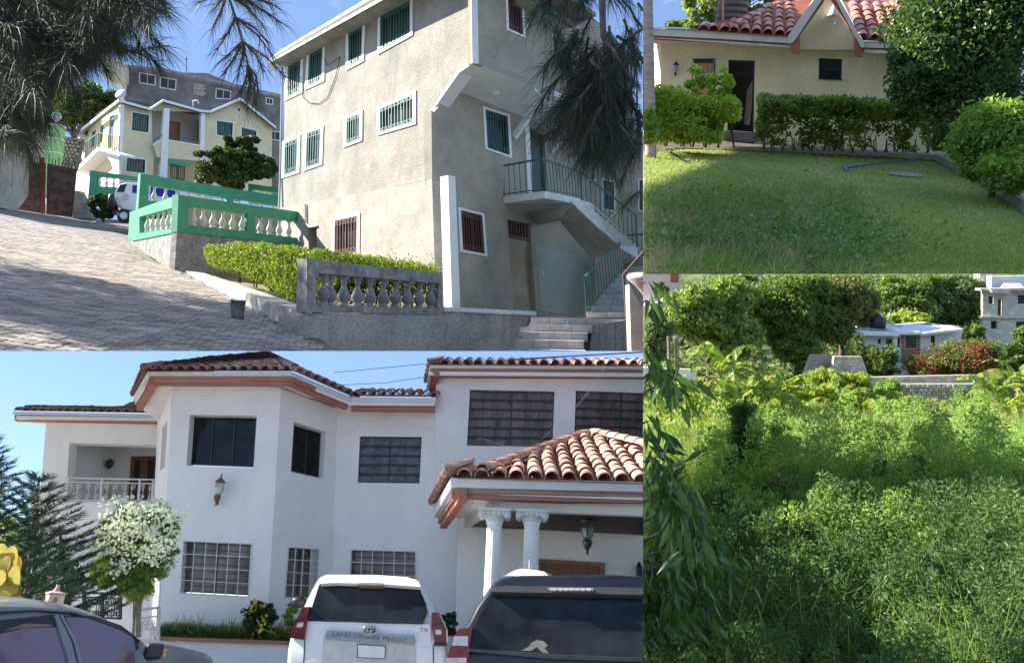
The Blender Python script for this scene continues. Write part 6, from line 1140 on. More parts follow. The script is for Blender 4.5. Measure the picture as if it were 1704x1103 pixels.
tree(P3, 'pink_flower_bush', 'dark bush with pink flowers behind the norfolk pine', 'bush', P3.at(60, 1010, 16), [P3.ell(20, 930, 130, 1010, 16)], 4000, .14, m_arau, M['bark'], 60, .03, .3, extra=blossoms(leafmat('pink_flower', (.7, .25, .2), (.8, .4, .3), .2), 10, .12, 'flowers'))
tree(P3, 'far_palm_grove', 'pale green treetops beyond the left wing', 'tree', P3.at(20, 980, 60), [P3.ell(-60, 880, 60, 985, 60), P3.ell(-40, 850, 20, 900, 62)], 9000, .6, leafmat('pale_far_leaf', (.2, .25, .12), (.45, .45, .25), .4), M['bark'], 80, .2, .3)
# big yellow leaves at the left edge
T = P3.thing('yellow_leaf_plant', 'large yellow and orange veined leaves at the left edge', 'plant', P3.at(-10, 1030, 5.2)); m_y = mat('yellow_leaf', (.50, .27, .03), .5, .5, 6, .1, 20, col2=(.22, .30, .03), spec=.4)
def bigleaf(P, T, cx, cy, d, L_, ang, mt, wd=.55, n=6, tilt=.4, nm='leaf'):
    c = P.at(cx, cy, d); u = V((math.cos(ang), .25*math.sin(ang*3), math.sin(ang))).normalized(); v = V((-math.sin(ang), tilt, math.cos(ang))).normalized(); g = G(); vs = []; fs = []
    for i in range(n+1):
        s = i/n; w = wd*L_*1.25*(1-s)**.8*(s+.06)**.5; p = c+u*(s-.5)*L_+V((0, 0, -.25*L_*(s-.3)**2))
        vs += [p-v*w+V((0, -.1*w, .15*w)), p, p+v*w+V((0, -.1*w, .15*w))]
    for i in range(n): fs += [(3*i, 3*i+1, 3*i+4, 3*i+3), (3*i+1, 3*i+2, 3*i+5, 3*i+4)]
    g.add(vs, fs); T.part(nm, g, mt, smooth=True)
for cx, cy, L_, a in [(x_+random.uniform(-12, 12), y_+random.uniform(-14, 14), l_*random.uniform(.55, .85), a_+random.uniform(-.6, .6)) for x_, y_, l_, a_ in [(8, 925, .24, 2.2), (15, 950, .26, -.5), (28, 960, .24, .4), (5, 975, .22, -1.4), (12, 990, .2, -.9), (30, 992, .22, -.2), (-5, 945, .25, 1.2), (22, 1002, .18, .2), (-8, 912, .22, 2.8), (2, 960, .24, 1.9), (20, 935, .2, -1.0)] for _ in range(3)]: bigleaf(P3, T, cx, cy, 5.2+random.uniform(-.15, .15), L_, a, m_y, .62, 6, random.uniform(-.6, .6))
# ---------------- vehicles
def loft(rings):
    g = G(); n = len(rings[0]); vs = [p for r in rings for p in r]; fs = [(i*n+k, i*n+(k+1) % n, (i+1)*n+(k+1) % n, (i+1)*n+k) for i in range(len(rings)-1) for k in range(n)]
    fs += [tuple(reversed(range(n))), tuple(range((len(rings)-1)*n, len(rings)*n))]; g.add(vs, fs); return g
def rear_suv(P, name, label, out_l, out_r, D, tilt_z, length, paint, lean=.38, yaw=0):
    """body lofted forward from the traced rear outline; above tilt_z the rear leans forward"""
    T = P.thing(name, label, 'car', V((P.at(sum(p[0] for p in out_l+out_r)/len(out_l+out_r), 1060, D).x, D, GZ)))
    L0 = [P.at(x, y, D) for x, y in out_l+out_r]; zb = P.at(600, tilt_z, D).z
    def shift(p, dy, k): 
        up = max(0, p.z-zb)*lean; c = sum((q.x for q in L0))/len(L0); return V((c+(p.x-c)*k+yaw*dy, D+up+dy, GZ+(p.z-GZ)*(1 if k >= 1 else .985+.015*k)))
    # retrace on the leaning rear so the outline keeps its place
    base = []
    for x, y in out_l+out_r:
        p = P.at(x, y, D)
        for _ in range(3): p = P.at(x, y, D+max(0, p.z-zb)*lean)
        base.append(p)
    c = sum(q.x for q in base)/len(base)
    def ring(dy, k, front=0): return [V((c+(p.x-c)*k+yaw*dy, p.y+dy, p.z-(front*max(0, p.z-zb)))) for p in base]
    rings = [ring(0, .965), ring(.06, .99), ring(.2, 1.0), ring(1.2, 1.0), ring(2.6, .985), ring(3.0, .96, .5), ring(3.5, .93, .93), ring(length, .9, .97)]
    o = T.part('body', loft(rings), paint); md = o.modifiers.new('bevel', 'BEVEL'); md.width = .035; md.segments = 3; md.limit_method = 'ANGLE'; md.angle_limit = .5
    for p in o.data.polygons: p.use_smooth = True
    return T, Wall(P, P.at(600, 1060, D), nF), Wall(P, V((0, D, zb)), V((0, -1, lean)))
WS, wl0, wu0 = rear_suv(P3, 'white_offroader', 'white off-road car with dusty tailgate parked facing the white house', [(475, 1110), (477, 1080), (481, 1062), (486, 1044), (495, 1027), (504, 1009), (516, 984), (529, 961), (541, 955.5)], [(624, 956), (678, 959.5), (697, 965), (707, 980), (722, 1014), (733, 1029), (743, 1047), (745, 1075), (746, 1110)], 9.3, 1034, 4.3, m_whitew if 'm_whitew' in globals() else M['white'], yaw=-.09)
def dec(T, Wl, name, pts, mt, d1=.02, d0=-.03, parent=None, holes=(), smooth=False): g = G(); Wl.pr(g, pts, d1, d0, holes); return T.part(name, g, mt, parent, smooth)
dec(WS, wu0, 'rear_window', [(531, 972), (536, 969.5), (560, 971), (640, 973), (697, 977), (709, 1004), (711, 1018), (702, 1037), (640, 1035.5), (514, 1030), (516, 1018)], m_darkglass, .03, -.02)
dec(WS, wu0, 'spoiler', [(530, 962), (560, 959), (640, 960), (697, 967), (700, 976), (640, 971.5), (560, 969), (533, 970.5)], M['white'], .12, -.02)
dec(WS, wu0, 'brake_light', [(595.5, 969), (637, 969.5), (637, 973.5), (595.5, 972.5)], mat('dim_brake', (.25, .2, .16), .3, .1, 3, 0), .13, 0)
dec(WS, wl0, 'silver_trim', [(543, 1049), (555, 1048.5), (620, 1052), (687, 1056.5), (690, 1069), (540, 1062)], m_silver, .06, -.02)
tg = dec(WS, wl0, 'tailgate', [(511, 1033), (716, 1038), (719, 1106), (504, 1106)], M['white'] if 'm_whitew' not in globals() else m_whitew, .0, -.05)
dec(WS, wl0, 'plate_recess', [(538, 1064), (690, 1071), (692, 1110), (536, 1108)], mat('dusty_white', (.55, .54, .50), .5, .12, 4, .05, 20, stain=.3), .012, 0, tg)
dec(WS, wl0, 'recess_edge', [(569, 1066), (690, 1071.5), (690, 1104), (568, 1100)], M['steel'], .02, 0, tg, holes=[[(570.5, 1067.5), (688, 1073), (688, 1102), (569.5, 1098.5)]])
pl_ = dec(WS, wl0, 'licence_plate', [(594, 1071), (642, 1074), (641, 1096), (594, 1094)], mat('plate_white', (.72, .72, .68), .4, .05, 5, 0), .04, 0)
dec(WS, wl0, 'plate_border', [(594, 1071), (642, 1074), (641, 1096), (594, 1094)], M['darkmetal'], .044, .03, pl_, holes=[[(595.2, 1072.3), (640.8, 1075), (639.8, 1094.8), (595.2, 1092.8)]])
for sgn, L_ in ((0, [(503, 1009), (515, 1009), (506, 1062), (483, 1059), (482, 1052), (495, 1027)]), (1, [(718, 1019), (729, 1018), (735, 1030), (743, 1048), (743, 1068), (723, 1068), (718, 1040)])):
    li = dec(WS, wl0, 'tail_light', L_, m_red, .05, -.12)
    if sgn == 0: dec(WS, wl0, 'lamp_lens', [(495, 1036), (505, 1035), (503, 1043), (493, 1043)], m_clear, .07, 0, li); dec(WS, wl0, 'lamp_divider', [(492, 1028.5), (511, 1028.5), (511, 1031), (490, 1031)], M['black'], .06, 0, li); dec(WS, wl0, 'lamp_foot', [(482, 1056), (505, 1059), (504.5, 1064), (481.5, 1060.5)], M['black'], .065, 0, li)
    else: dec(WS, wl0, 'lamp_lens', [(724, 1047), (734, 1047), (735, 1055), (725, 1055)], m_clear, .07, 0, li); dec(WS, wl0, 'lamp_divider', [(719, 1038), (737, 1036), (738, 1039), (719, 1041)], M['black'], .06, 0, li); dec(WS, wl0, 'lamp_foot', [(722, 1068), (743, 1068), (743, 1074), (722, 1074)], M['black'], .065, 0, li)
dec(WS, wl0, 'seam', [(506.5, 1063), (508, 1063), (505.5, 1110), (504, 1110)], M['black'], .01, -.02); dec(WS, wl0, 'seam', [(720, 1072), (721.5, 1072), (722, 1110), (720.5, 1110)], M['black'], .01, -.02)
def emblem(T, c, w, h, parent=None):
    for (cx, cz, rw, rh) in ((0, 0, 1, 1), (0, .28, .62, .42), (0, -.08, .3, .72)):
        g = G(); pts = [c+V((w*(cx+rw*math.cos(a))/2, -.03, h*(cz+rh*math.sin(a))/2)) for a in np.linspace(0, 2*math.pi, 25)]; g.tube(pts, h*.055, 5, False); T.part('emblem_ring', g, m_chrome, parent, smooth=True)
eb = dec(WS, wl0, 'emblem', [(605, 1048), (609, 1043), (615, 1041.5), (621, 1043), (625, 1048), (621, 1053.5), (615, 1055), (609, 1053.5)], M['darkmetal'], .05, .0); emblem(WS, wl0.p(615, 1048, .06), .175, .11, eb)
def lettering(T, txt, Wl, px, py, size, roll=.04, off=.065, mt=None, sx=1.0, up=(0, 0, 1)):
    me = textmesh(txt, mt or m_chrome, size, .003); z = V(up); x = (V((1, 0, -roll))).normalized(); z = (z-x*x.dot(z)).normalized(); T.inst('lettering', me, frame_m(Wl.p(px, py, off), x, z, x.cross(z)) @ Matrix.Diagonal((sx, 1, 1, 1)))
lettering(WS, 'LAND CRUISER PRADO', wl0, 614, 1059.6, .072, sx=1.22, mt=mat('trim_letter_grey', (.12, .12, .12), .5, .1, 3, 0)); lettering(WS, 'TX', wl0, 705.5, 1048, .06, sx=1.4, mt=M['darkmetal'])
g = G(); g.lathe([(.02, -.05), (.08, -.04), (.09, .02), (.06, .06), (.02, .07)], P3.at(497, 1001, 10.9), 14, (0, -1, 0), sx=1.3, sy=.95); WS.part('mirror', g, M['black'], smooth=True); g = G(); g.tube([P3.at(500, 1004, 10.9), P3.at(520, 1008, 10.8)], .03, 6); WS.part('mirror_arm', g, M['black'])
# black off-roader
BS, wl1, wu1 = rear_suv(P3, 'black_offroader', 'black off-road car with tinted rear window cut off at the right edge', [(732, 1125), (740, 1099), (754, 1062), (763, 1048), (776, 1038), (790, 1010), (812, 980), (822, 968), (836, 960.5), (870, 957)], [(1029, 956), (1090, 960), (1130, 975), (1150, 1010), (1175, 1050), (1180, 1125)], 7.4, 1085, 4.4, m_blackcar)
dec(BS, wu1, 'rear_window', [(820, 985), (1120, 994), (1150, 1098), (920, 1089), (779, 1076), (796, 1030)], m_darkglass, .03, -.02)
dec(BS, wu1, 'spoiler', [(818, 977), (840, 974), (1110, 978), (1110, 990), (818, 984)], mat('dusty_black', (.045, .043, .04), .6, .2, 4, 0), .12, -.02)
bl = dec(BS, wu1, 'brake_light', [(911, 977), (987, 978), (987, 982.5), (917, 982)], mat('pink_brake', (.35, .27, .26), .3, .2, 20, 0), .15, 0)
for i in range(7): dec(BS, wu1, 'brake_lamp_cell', [(919+i*9.5, 978.3), (926+i*9.5, 978.4), (926+i*9.5, 981.5), (919+i*9.5, 981.4)], m_clear, .16, 0, bl)
lb_ = dec(BS, wl1, 'tail_light', [(763, 1046), (786, 1043), (783, 1064), (778, 1103), (742, 1103), (752, 1066)], m_red, .06, -.1)
dec(BS, wl1, 'lamp_lens', [(755, 1058), (779, 1058), (778, 1074), (752, 1073)], m_clear, .08, 0, lb_); dec(BS, wl1, 'lamp_lens', [(743, 1094), (776, 1094), (776, 1110), (741, 1110)], m_clear, .08, 0, lb_)
dec(BS, wl1, 'tailgate_ridge', [(779, 1078), (925, 1089), (1180, 1098), (1180, 1104), (920, 1096), (778, 1083)], mat('dusty_black2', (.05, .048, .045), .5, .2, 4, 0), .05, 0)
tgd = dec(BS, wu1, 'window_decal', [(868, 1082), (880, 1075), (884, 1069), (893, 1064), (905, 1066), (912, 1074), (906, 1077), (914, 1087), (903, 1085), (893, 1076), (884, 1082)], mat('decal_beige', (.15, .14, .12), .8, .1, 3, 0), .034, .03)
# pale plastic sheeting on its roof
g = G(); pts = [(838, 958, 8.6), (855, 949, 8.7), (866, 945.5, 8.7), (893, 948, 8.7), (907, 951, 8.7), (913, 958, 8.6)]; g.prism([P3.at(*p) for p in pts], V((.1, .5, .0))); o = P3.solo('wrapped_roof_load', 'white plastic wrapped load lying on the black car roof', 'load', g, mat('plastic_wrap', (.72, .72, .73), .3, .25, 14, .4, 12), P3.at(870, 957, 8.7))
# grey sedan, three-quarter side view
def sedan():
    sp = wall3(P3, P3.at(-200, 1040, 3.75), P3.at(351, 1090, 6.6), P3.at(-200, 1040, 3.75)+V((0, 0, 1))); inn = -sp.n; zb = GZ+.82
    T = P3.thing('grey_sedan', 'dusty grey sedan with tinted side windows at the lower left corner', 'car', sp.p(120, 1200).xy.to_3d()+V((0, 0, GZ)))
    def tl(off): # tilted glass plane
        a = sp.p(0, 1050); b = sp.p(200, 1050); a = V((a.x, a.y, zb)); b = V((b.x, b.y, zb)); c = a+inn*.17+V((0, 0, .42)); return wall3(P3, a, b, c)
    tp = tl(0); rl = [(-190, 1030), (-120, 1013), (-60, 1008), (0, 1007), (51, 1007), (103, 1010), (133, 1015), (164, 1025), (195, 1038), (231, 1058.6), (250, 1074)]
    edge = [tp.p(x, y+3) for x, y in rl]; rings = []
    for i, e in enumerate(edge):
        bz = min(zb, e.z-.02); b = V((e.x, e.y, bz))-inn*((e.z-bz)*.17/.42); b.z = bz; w = 1.42+.0*i
        rings.append([V((b.x, b.y, GZ+.3)), b, e, e+inn*.12+V((0, 0, .045)), e+inn*(w*.5-.1)+V((0, 0, .085)), e+inn*(w-.4)+V((0, 0, .045)), e+inn*(w-.3), b+inn*w, V((b.x, b.y, GZ+.3))+inn*w])
    o = T.part('cabin', loft(rings), m_sedan)
    for p in o.data.polygons: p.use_smooth = True
    md = o.modifiers.new('bevel', 'BEVEL'); md.width = .02; md.segments = 2; md.limit_method = 'ANGLE'; md.angle_limit = .6
    hp = [(226, 1086), (250, 1074), (272, 1071), (308, 1078), (330, 1083), (341, 1086), (351.5, 1094), (356, 1110), (358, 1150)]
    rings = []
    for x, y in hp:
        e = sp.p(x, y, -.05); rings.append([V((e.x, e.y, GZ+.25)), e+V((0, 0, -.06))-inn*.05, e, e+inn*.25+V((0, 0, .04)), e+inn*.75+V((0, 0, .07)), e+inn*1.25+V((0, 0, .04)), e+inn*1.55, V((e.x, e.y, GZ+.25))+inn*1.6])
    o = T.part('bonnet', loft(rings), m_sedan)
    for p in o.data.polygons: p.use_smooth = True
    m_t = mat('purple_tint_glass', (.055, .05, .085), .05, .8, 2.5, 0, spec=.8, col2=(.17, .08, .08)); m_int = mat('seat_brown', (.25, .14, .08), .8, .3, 5, 0)  # glass: reddish mottling puts warm reflections into the tint colour
    dec(T, tp, 'window_surround', [(-80, 1048), (0, 1031), (90, 1022), (104, 1024), (158, 1024.5), (202, 1040), (228, 1060), (236, 1099), (232, 1150), (-80, 1150)], M['black'], .012, -.02)
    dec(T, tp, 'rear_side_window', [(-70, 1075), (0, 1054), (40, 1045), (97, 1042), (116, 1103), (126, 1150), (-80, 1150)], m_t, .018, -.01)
    dec(T, tp, 'open_gap', [(-60, 1058), (0, 1042), (30, 1033), (91, 1028), (97, 1041), (40, 1044), (0, 1053), (-70, 1074)], M['black'], .02, -.01); dec(T, tp, 'seat_glimpse', [(5, 1049), (40, 1037), (82, 1038), (88, 1041), (40, 1044)], m_int, .022, 0)
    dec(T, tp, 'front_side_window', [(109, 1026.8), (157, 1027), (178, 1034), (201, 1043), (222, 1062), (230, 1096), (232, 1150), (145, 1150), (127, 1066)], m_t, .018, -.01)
    dec(T, tp, 'centre_pillar', [(91, 1022), (104, 1022), (128, 1066), (152, 1150), (127, 1150), (112, 1090), (97, 1042)], m_sedan, .03, -.01); dec(T, tp, 'pillar_seam', [(98.5, 1023), (100, 1023), (123, 1068), (143, 1150), (141, 1150), (120, 1066)], M['black'], .033, 0)
    dec(T, tp, 'roof_gutter', [(-80, 1026), (0, 1017), (60, 1013.5), (120, 1018), (165, 1030), (200, 1043), (232, 1064), (234, 1067), (200, 1047), (160, 1032.5), (120, 1020), (60, 1015.5), (0, 1019), (-80, 1028)], M['black'], .02, 0)
    g = G(); c = tp.p(256, 1083, .10); g.box(c, .13, .1, .115, Matrix.Rotation(.5, 3, 'Z')); o = T.part('wing_mirror', g, M['black']); md = o.modifiers.new('bevel', 'BEVEL'); md.width = .03; md.segments = 3
    g = G(); c2 = tp.p(273, 1086, .1); g.box(c2, .012, .05, .05); T.part('indicator', g, mat('amber_lamp', (.7, .3, .05), .3, .1, 3, 0), o)
    g = G(); g.bar(tp.p(232, 1092, .0), tp.p(250, 1090, .08), .06, .05); T.part('mirror_arm', g, M['black'], o)
sedan()
# ================================================================ PLACE 4: the overgrown valley seen from above
P4 = Panel((1070, 440), (1704, 440), {'l': 1070, 't': 456}, 1.4)
PROF = [(3, -3.2), (6, -4.2), (10, -5.6), (20, -8.0), (30, -9.4), (45, -10.6), (57, -11.2), (62, -10.6), (75, -9), (95, -3), (130, 8), (180, 24)]
def zt(y):
    for (a, b), (c, d) in zip(PROF, PROF[1:]):
        if y <= c: return b+(d-b)*(y-a)/(c-a)
    return PROF[-1][1]
def onT(px, d): p = P4.at(px, 600, d); return V((p.x, d, zt(d)))
def onTpx(px, py): # walk the ray to the ground
    for i in range(600):
        d = 4+i*.25; p = P4.at(px, py, d)
        if p.z < zt(d): return V((p.x, d, zt(d)))
    return onT(px, 80)
m_hill = mat('valley_soil', (.13, .15, .045), .95, .4, .3, .6, 3, col2=(.05, .08, .02))
g = G(); xs = list(range(-8, 12)); ds = [3, 5, 7, 10, 13, 17, 22, 28, 35, 42, 50, 57, 62, 70, 80, 95, 110, 130, 155, 180]; vs = []
for d in ds:
    for i in range(16): p = onT(1000+i*60, d); vs.append(p+V((0, 0, .25*math.sin(i*1.7+d*.3))))
g.add(vs, [(j*16+i, j*16+i+1, (j+1)*16+i+1, (j+1)*16+i) for j in range(len(ds)-1) for i in range(15)]); P4.struct('hillside', g, m_hill)
l_fe1 = leafmat('feathery_leaf', (.14, .24, .06), (.38, .50, .15), .5); l_fe2 = leafmat('shaded_feathery_leaf', (.04, .095, .028), (.125, .20, .06), .4)  # second leaf is a darker copy, shade put into its colour
l_ban = leafmat('banana_leaf', (.17, .26, .05), (.42, .48, .12), .5, .45, .4, c3=(.5, .4, .2)); l_lime = leafmat('lime_leaf', (.20, .28, .04), (.45, .5, .12), .45)
l_t1 = leafmat('breadfruit_leaf', (.12, .18, .05), (.34, .40, .12), .45); l_t2 = leafmat('round_tree_leaf', (.07, .12, .03), (.22, .29, .07), .45)
l_mred = leafmat('mango_leaf', (.08, .12, .04), (.24, .27, .09), .4, c3=(.42, .22, .14)); l_gry = leafmat('grey_green_leaf', (.08, .12, .055), (.22, .27, .11), .4)
l_red = leafmat('red_bract', (.28, .02, .035), (.42, .05, .07), .3); l_mng = leafmat('mango_branch_leaf', (.025, .07, .012), (.10, .18, .03), .3, .35, .5); l_dry = leafmat('dry_pod', (.12, .05, .03), (.26, .12, .07), .2)
def mass(n, x0, x1, d0, d1, h0, h1, size, lm, nm, lab, cat='undergrowth', ncl=300, spread=.5, asp=.4, bias=(0, 0, .1), hf=None):
    K = []
    for _ in range(ncl):
        d = d0*(d1/d0)**random.random(); x = random.uniform(x0, x1); h = (h0+(h1-h0)*random.random()**1.3)*(hf(x, d) if hf else 1); p = onT(x, d); K.append((p.x, p.y, p.z, h, spread*random.uniform(.6, 1.4)))
    K = np.array(K); k = RNG.integers(0, ncl, n); u = RNG.random(n); r = K[k, 4]*(1.05-.75*u)*np.sqrt(RNG.random(n)); a = RNG.random(n)*2*math.pi
    C = np.stack([K[k, 0]+r*np.cos(a), K[k, 1]+r*np.sin(a), K[k, 2]+K[k, 3]*(u**.6)], 1)
    g = NG(); g.quads(leafquads(C, size, asp, bias), P4); return P4.solo(nm, lab, cat, g, lm, tuple(K[0, :3]), kind='stuff')
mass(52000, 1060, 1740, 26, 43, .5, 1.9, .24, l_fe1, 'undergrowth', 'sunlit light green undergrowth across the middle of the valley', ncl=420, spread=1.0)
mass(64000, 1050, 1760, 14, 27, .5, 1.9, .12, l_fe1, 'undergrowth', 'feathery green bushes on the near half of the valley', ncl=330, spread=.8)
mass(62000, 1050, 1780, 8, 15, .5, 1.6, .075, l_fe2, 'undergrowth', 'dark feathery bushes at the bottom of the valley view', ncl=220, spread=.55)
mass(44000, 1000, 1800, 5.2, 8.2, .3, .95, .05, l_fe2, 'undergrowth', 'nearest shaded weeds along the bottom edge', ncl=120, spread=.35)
mass(56000, 1180, 1740, 20, 34, 1.4, 3.8, .14, l_fe1, 'bush_thicket', 'taller rounded bushes standing out of the sunlit undergrowth', ncl=130, spread=1.0)
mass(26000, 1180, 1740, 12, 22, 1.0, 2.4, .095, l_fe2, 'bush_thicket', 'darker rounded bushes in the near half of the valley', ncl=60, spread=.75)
mass(30000, 1050, 1760, 60, 105, 2.0, 6.0, .55, l_gry, 'wooded_slope', 'scrub and small trees covering the slope behind the houses', ncl=150, spread=2.6)
mass(12000, 1060, 1500, 50, 57, .5, 2.4, .3, l_t2, 'undergrowth', 'dark scrub under the trees behind the bananas', ncl=90, spread=1.2)
mass(9000, 1250, 1704, 40, 50, .6, 1.8, .24, l_lime, 'undergrowth', 'yellow green leafy band below the block wall', ncl=110, spread=.9)
mass(5000, 1070, 1260, 30, 48, .6, 2.4, .26, l_lime, 'undergrowth', 'lime green leaves at the left of the valley', ncl=70, spread=.8)
g = NG(); S = []
for _ in range(26000): S.append(tuple(onT(random.uniform(1060, 1740), 24*(43/24)**random.random())))
S = np.array(S); D = unit(RNG.normal(size=S.shape)*.35+np.array([0, 0, 1])); g.quads(ribbons(S, D, .8+1.6*RNG.random(len(S)), .03, .2, 2), P4); P4.solo('tall_grass', 'tall pale grass stalks standing among the valley bushes', 'grass', g, leafmat('tall_grass', (.2, .25, .07), (.42, .42, .18), .4), tuple(S[0]), kind='stuff')
g = NG(); S = []
for _ in range(700): S.append(tuple(onT(random.uniform(1180, 1700), 6.5+random.random()*3)))
S = np.array(S); D = unit(RNG.normal(size=S.shape)*.4+np.array([0, 0, 1])); g.quads(ribbons(S, D, .7+.8*RNG.random(len(S)), .012, .35, 4), P4); P4.solo('long_grass', 'long arching grass blades at the bottom edge', 'grass', g, l_fe1, tuple(S[0]), kind='stuff')
# dry pods patches
for (x, y, nn, w, lab) in [(1285, 820, 420, .9, 'dark dry seed pods on the bushes left of centre'), (1600, 848, 420, 1.3, 'cluster of brown dry stalks on the right of the valley'), (1300, 890, 260, .5, 'reddish dead foliage low among the shaded bushes')]:
    c = onTpx(x, y+25); C = np.array([(c.x+random.gauss(0, w), c.y+random.gauss(0, .7), P4.at(x, y, c.y).z+random.gauss(0, .45)) for _ in range(nn)]); g = NG(); g.quads(leafquads(C, .34, .16, (0, 0, -1.4)), P4); P4.solo('dry_pods', lab, 'pods', g, l_dry, tuple(c), kind='stuff')
# tall leucaena trees in the field
def tall(px, ytop, ybase, d, wpx, n, size, lm, nm, lab, cat='tree'):
    b = V((P4.at(px, 700, d).x, d, zt(d))); ells = []; h = ybase-ytop
    for i in range(5): t = i/4; w = wpx*(.55+.45*t); ells.append(P4.ell(px-w+random.uniform(-6, 6), ytop+h*t*.7, px+w+random.uniform(-6, 6), ytop+h*(t*.7+.36), d))
    return tree(P4, nm, lab, cat, b, ells, n, size, lm, M['bark'], 90, .07, .65, .35, group=None, nb=14, shell=.1, trunk_top=P4.at(px, ytop+10, d))
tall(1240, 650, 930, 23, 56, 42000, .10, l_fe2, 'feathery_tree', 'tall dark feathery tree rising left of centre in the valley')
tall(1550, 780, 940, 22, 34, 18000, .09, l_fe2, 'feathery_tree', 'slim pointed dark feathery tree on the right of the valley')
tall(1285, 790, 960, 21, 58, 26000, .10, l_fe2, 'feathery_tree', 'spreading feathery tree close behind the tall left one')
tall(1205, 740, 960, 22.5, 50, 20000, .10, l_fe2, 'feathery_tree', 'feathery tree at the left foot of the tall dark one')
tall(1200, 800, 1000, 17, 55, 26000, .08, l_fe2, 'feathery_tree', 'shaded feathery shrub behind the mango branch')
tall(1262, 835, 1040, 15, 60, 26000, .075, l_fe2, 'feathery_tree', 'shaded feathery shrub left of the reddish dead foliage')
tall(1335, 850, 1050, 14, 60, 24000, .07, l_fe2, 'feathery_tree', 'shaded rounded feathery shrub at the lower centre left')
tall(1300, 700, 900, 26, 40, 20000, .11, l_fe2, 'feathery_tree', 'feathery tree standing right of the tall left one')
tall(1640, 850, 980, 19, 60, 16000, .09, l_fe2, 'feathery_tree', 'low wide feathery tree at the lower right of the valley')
tall(1465, 950, 1085, 10, 45, 6000, .12, l_fe1, 'leafy_sapling', 'brighter leafy sapling at the bottom centre of the valley', 'sapling')
# bananas
def banana(px, py, d, s, k, lab):
    b = P4.at(px, py, d); T = P4.thing('banana_plant', lab, 'banana plant', b, 'banana plants across the valley'); h = s*.5; g = G(); g.tube([b, b+V((.05, 0, h*.5)), b+V((.08, 0, h))], [.16, .13, .08], 8); T.part('stem', g, mat('banana_stem', (.35, .27, .12), .8, .3, 4, .2) if 'banana_stem' not in bpy.data.materials else bpy.data.materials['banana_stem'])
    c = b+V((.08, 0, h)); nL = 10
    for i in range(nL):
        a = 2*math.pi*(i+random.random()*.6)/nL+k; L_ = s*random.uniform(.5, .75); d_ = V((math.cos(a), math.sin(a), 0)); el = random.uniform(.55, 1.25); g = G(); vs = []; n = 11; p = c.copy(); dirv = (d_*math.cos(el)+V((0, 0, math.sin(el)))).normalized(); side = V((-d_.y, d_.x, 0))
        for j in range(n+1):
            t = j/n; w = L_*.115*(math.sin(math.pi*min(.98, t*.88+.1))**.7 if t > .12 else .1); fl_ = V((0, 0, -w*.35)); vs += [p-side*w+fl_, p, p+side*w+fl_]; p = p+dirv*L_/n; dirv = (dirv+V((0, 0, -.17-.14*t))).normalized()
        fs = []
        for j in range(n):
            for (e0, m0, m1, e1) in ((vs[3*j], vs[3*j+1], vs[3*j+4], vs[3*j+3]), (vs[3*j+2], vs[3*j+1], vs[3*j+4], vs[3*j+5])):
                if random.random() < .07: continue
                dz = V((0, 0, random.uniform(-.06, .02)*s)); fs.append((e0.lerp(e1, random.uniform(0, .2))+dz, m0, m1, e1.lerp(e0, random.uniform(0, .25))+dz*.5))
        for q_ in fs: g.quad(*q_); T.part('leaf', g, l_ban)
    for i in range(3):
        a = random.random()*6.28; g = G(); q = c+V((0, 0, -.1)); e = V((math.cos(a)*.3, math.sin(a)*.3, -h*.8)); g.prism([q+V((-.06, 0, 0)), q+V((.06, 0, 0)), q+e+V((.1, 0, 0)), q+e+V((-.1, 0, 0))], V((0, .02, 0))); T.part('dead_leaf', g, mat('dead_banana_leaf', (.38, .24, .12), .9, .3, 4, .2) if 'dead_banana_leaf' not in bpy.data.materials else bpy.data.materials['dead_banana_leaf'])
for i, (x, y, d, s, lab) in enumerate([(1108, 745, 36, 3.6, 'banana plant at the far left beside the mango branch'), (1150, 730, 38, 3.8, 'banana plant with broad drooping leaves at the left'), (1195, 700, 42, 6.0, 'tallest banana plant with big arching leaves on the left'), (1245, 710, 44, 4.4, 'banana plant right of the tallest left one'), (1300, 712, 44, 4.8, 'banana plant under the dark round tree'),
        (1345, 722, 43, 4.2, 'banana plant left of the grey retaining wall'), (1392, 735, 42, 4.4, 'banana plant below the stepped block wall'), (1432, 740, 41, 4.4, 'banana plant with tan stem left of centre right'), (1472, 742, 41, 4.0, 'banana plant in front of the long block wall'), (1508, 745, 41, 3.8, 'banana plant just left of the rubble wall'),
        (1648, 712, 45, 4.4, 'banana plant right of the rubble wall'), (1690, 700, 46, 5.4, 'banana plant at the right edge near the unfinished house'), (1672, 735, 41, 4.0, 'lower banana plant near the right edge'), (1270, 745, 39, 3.2, 'low banana plant in front of the dark round tree'), (1172, 735, 41, 4.6, 'banana plant just left of the tallest one'), (1222, 735, 41, 4.8, 'banana plant in the thick of the left group'), (1325, 745, 40, 4.0, 'banana plant lowest below the dark round tree'), (1372, 715, 46, 4.4, 'banana plant touching the grey retaining wall')]): banana(x, y, d, s, i*.7, lab)
